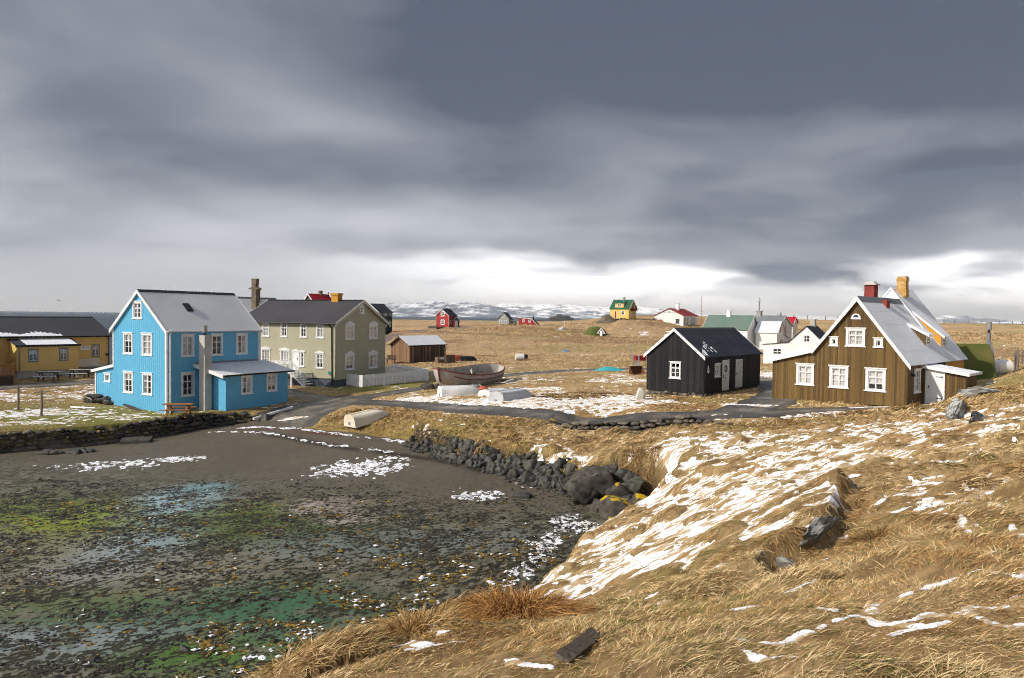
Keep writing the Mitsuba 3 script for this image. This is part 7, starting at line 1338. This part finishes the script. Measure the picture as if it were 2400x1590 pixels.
tuft('big russet tussock of drooping grass at the near edge of the bank', .2, 7.25, 4200, .58, .46, RUS, 11, (.25, -.2), wide=.010)
tuft('pale shaggy tussock hanging over the edge above the kelp', -.95, 6.75, 2600, .42, .38, PAL, 12, (-.2, -.1), wide=.009)
tuft('dark hanging tussock below the grey rock ledge', 4.75, 9.6, 1500, .36, .26, [(0.32, 0.19, 0.08), (0.42, 0.28, 0.12), (0.22, 0.15, 0.06)], 13, (-.1, -.4), wide=.011)
tuft('fresh green tuft of grass in the straw near the bottom middle', .92, 6.0, 420, .16, .09, GRN, 14, wide=.008)
tuft('yellowish mossy tussock on the ridge above the small rock', 6.0, 14.3, 1500, .26, .42, [(0.30, 0.24, 0.05), (0.38, 0.28, 0.09)], 15, wide=.016)
for i, (x, y) in enumerate([(4.9, 31.2), (5.2, 29.8), (5.4, 28.6), (5.5, 30.6), (4.8, 27.0), (5.6, 32.2)]): tuft('brown overhanging grass on the cut bank above the boulder heap', x + .25, y, 420, .36, .45, [(0.34, 0.22, 0.10), (0.26, 0.16, 0.07), (0.40, 0.27, 0.13)], 20 + i, (-.5, -.35), 'overhanging_grass', wide=.03)
for k in [k for k in labels if k.startswith('overhanging_grass')]: labels[k]['group'] = 'overhanging grass on the cut bank'
r = np.random.default_rng(77); g = G()
for x, y, h, b in [(-.62, 7.0, .26, .05), (-.60, 7.05, .20, -.08), (-.2, 7.5, .34, .02), (-.24, 7.45, .2, .1), (.95, 8.4, .3, -.1), (-1.05, 6.6, .2, -.2)]:
    z = float(zg(x, y)[0]); g.tube([(x, y, z), (x + b * .3, y, z + h * .5), (x + b, y, z + h)], [.004, .003, .001], 4)
solo('dry_stems', 'few thin upright dry stems at the near bank edge', 'grass', g, 'grass_stem' if 'grass_stem' in scene else mat('grass_stem', (0.50, 0.37, 0.18)), kind='stuff')
# ------------------------------------------------------------------ bladderwrack and stones on the lower shore
IV = np.array([(1, 0, 0), (-1, 0, 0), (0, 1, 0), (0, -1, 0), (0, 0, 1), (0, 0, -.4)], float); IF = np.array([(0, 2, 4), (2, 1, 4), (1, 3, 4), (3, 0, 4), (2, 0, 5), (1, 2, 5), (3, 1, 5), (0, 3, 5)])
def clumps(n, seed, region, size, cols, dens):
    r = np.random.default_rng(seed); x, y = r.uniform(*region[0], n), r.uniform(*region[1], n); d = dens(x, y); k = (r.uniform(size=n) < d) & (shore_sdf(x, y) < -.05); x, y = x[k], y[k]; m = len(x); z = zg(x, y) if m else x
    s_ = r.uniform(*size, m) * np.exp(r.normal(0, .35, m)); v = IV[None] * (1 + r.normal(0, .3, (m, 6, 1))) * np.stack([s_ * r.uniform(1, 2.0, m), s_ * r.uniform(.7, 1.3, m), s_ * r.uniform(.3, .6, m)], -1)[:, None]
    a = r.uniform(-.7, .7, m); c, sn = np.cos(a)[:, None], np.sin(a)[:, None]; v = np.stack([v[..., 0] * c - v[..., 1] * sn, v[..., 0] * sn + v[..., 1] * c, v[..., 2]], -1) + np.stack([x, y, z + .15 * s_], -1)[:, None]
    col = np.array(cols)[r.integers(0, len(cols), m)] * r.uniform(.6, 1.3, (m, 1)); return v.reshape(-1, 3), np.repeat(col, 6, 0), (IF[None] + (np.arange(m) * 6)[:, None, None]).reshape(-1, 3)
lowf = lambda x, y: sm(31.0, 26.0, y + .3 * x)
DK = [(0.026, 0.022, 0.014), (0.035, 0.030, 0.016), (0.020, 0.018, 0.014), (0.05, 0.043, 0.03)]; OC = [(0.20, 0.125, 0.012), (0.14, 0.085, 0.012), (0.09, 0.06, 0.012), (0.26, 0.17, 0.02), (0.04, 0.03, 0.012)]
k1 = clumps(75000, 41, ((-21, 3), (14.5, 33)), (.014, .042), DK, lambda x, y: lowf(x, y + 5 * (nz(x, y, .5, 103, 3) - .5)) * (.06 + .94 * sm(.46, .62, nz(x, y, .9, 101, 4, 2.0))) + .10 * sm(-3, 2, x) * (y < 33))
kz = lambda x, y: np.clip(1.2 * ell(x, y, -5.6, 17.5, 2.6, 1.7, .2) + .9 * ell(x, y, -3.2, 20.0, 2.2, 1.6) + .9 * ell(x, y, -1.6, 21.8, 2.4, 1.4) + .75 * ell(x, y, -2.8, 22.8, 3.0, .9) + .6 * ell(x, y, .6, 23.5, 1.0, 2) + .22 * lowf(x, y), 0, 1)
k2 = clumps(60000, 42, ((-19, 3), (13.2, 30)), (.018, .05), OC, lambda x, y: kz(x, y) * sm(.50, .58, nz(x, y, 1.3, 102, 4, 2.0)))
k3 = clumps(9000, 42, ((-19, 3), (13.2, 30)), (.022, .05), [(.84, .86, .9)], lambda x, y: kz(x, y) ** 2 * sm(.53, .60, nz(x, y, 1.3, 102, 4, 2.0)))
k3[0][:, 2] += .02
write_blades('snow_caps', [k3], 'small lumps of snow caught on the bladderwrack clumps', cat='snow'); scene['snow_caps']['bsdf'] = {'type': 'ref', 'id': 'snow_white'}
write_blades('seaweed', [k1, k2], 'dark and ochre bladderwrack clumps strewn over the lower mud', cat='seaweed')
scene['seaweed']['bsdf'] = {'type': 'ref', 'id': 'seaweed_wet'}; mat('seaweed_wet', VC, rough=.38, spec=.5); scene['seaweed']['face_normals'] = True
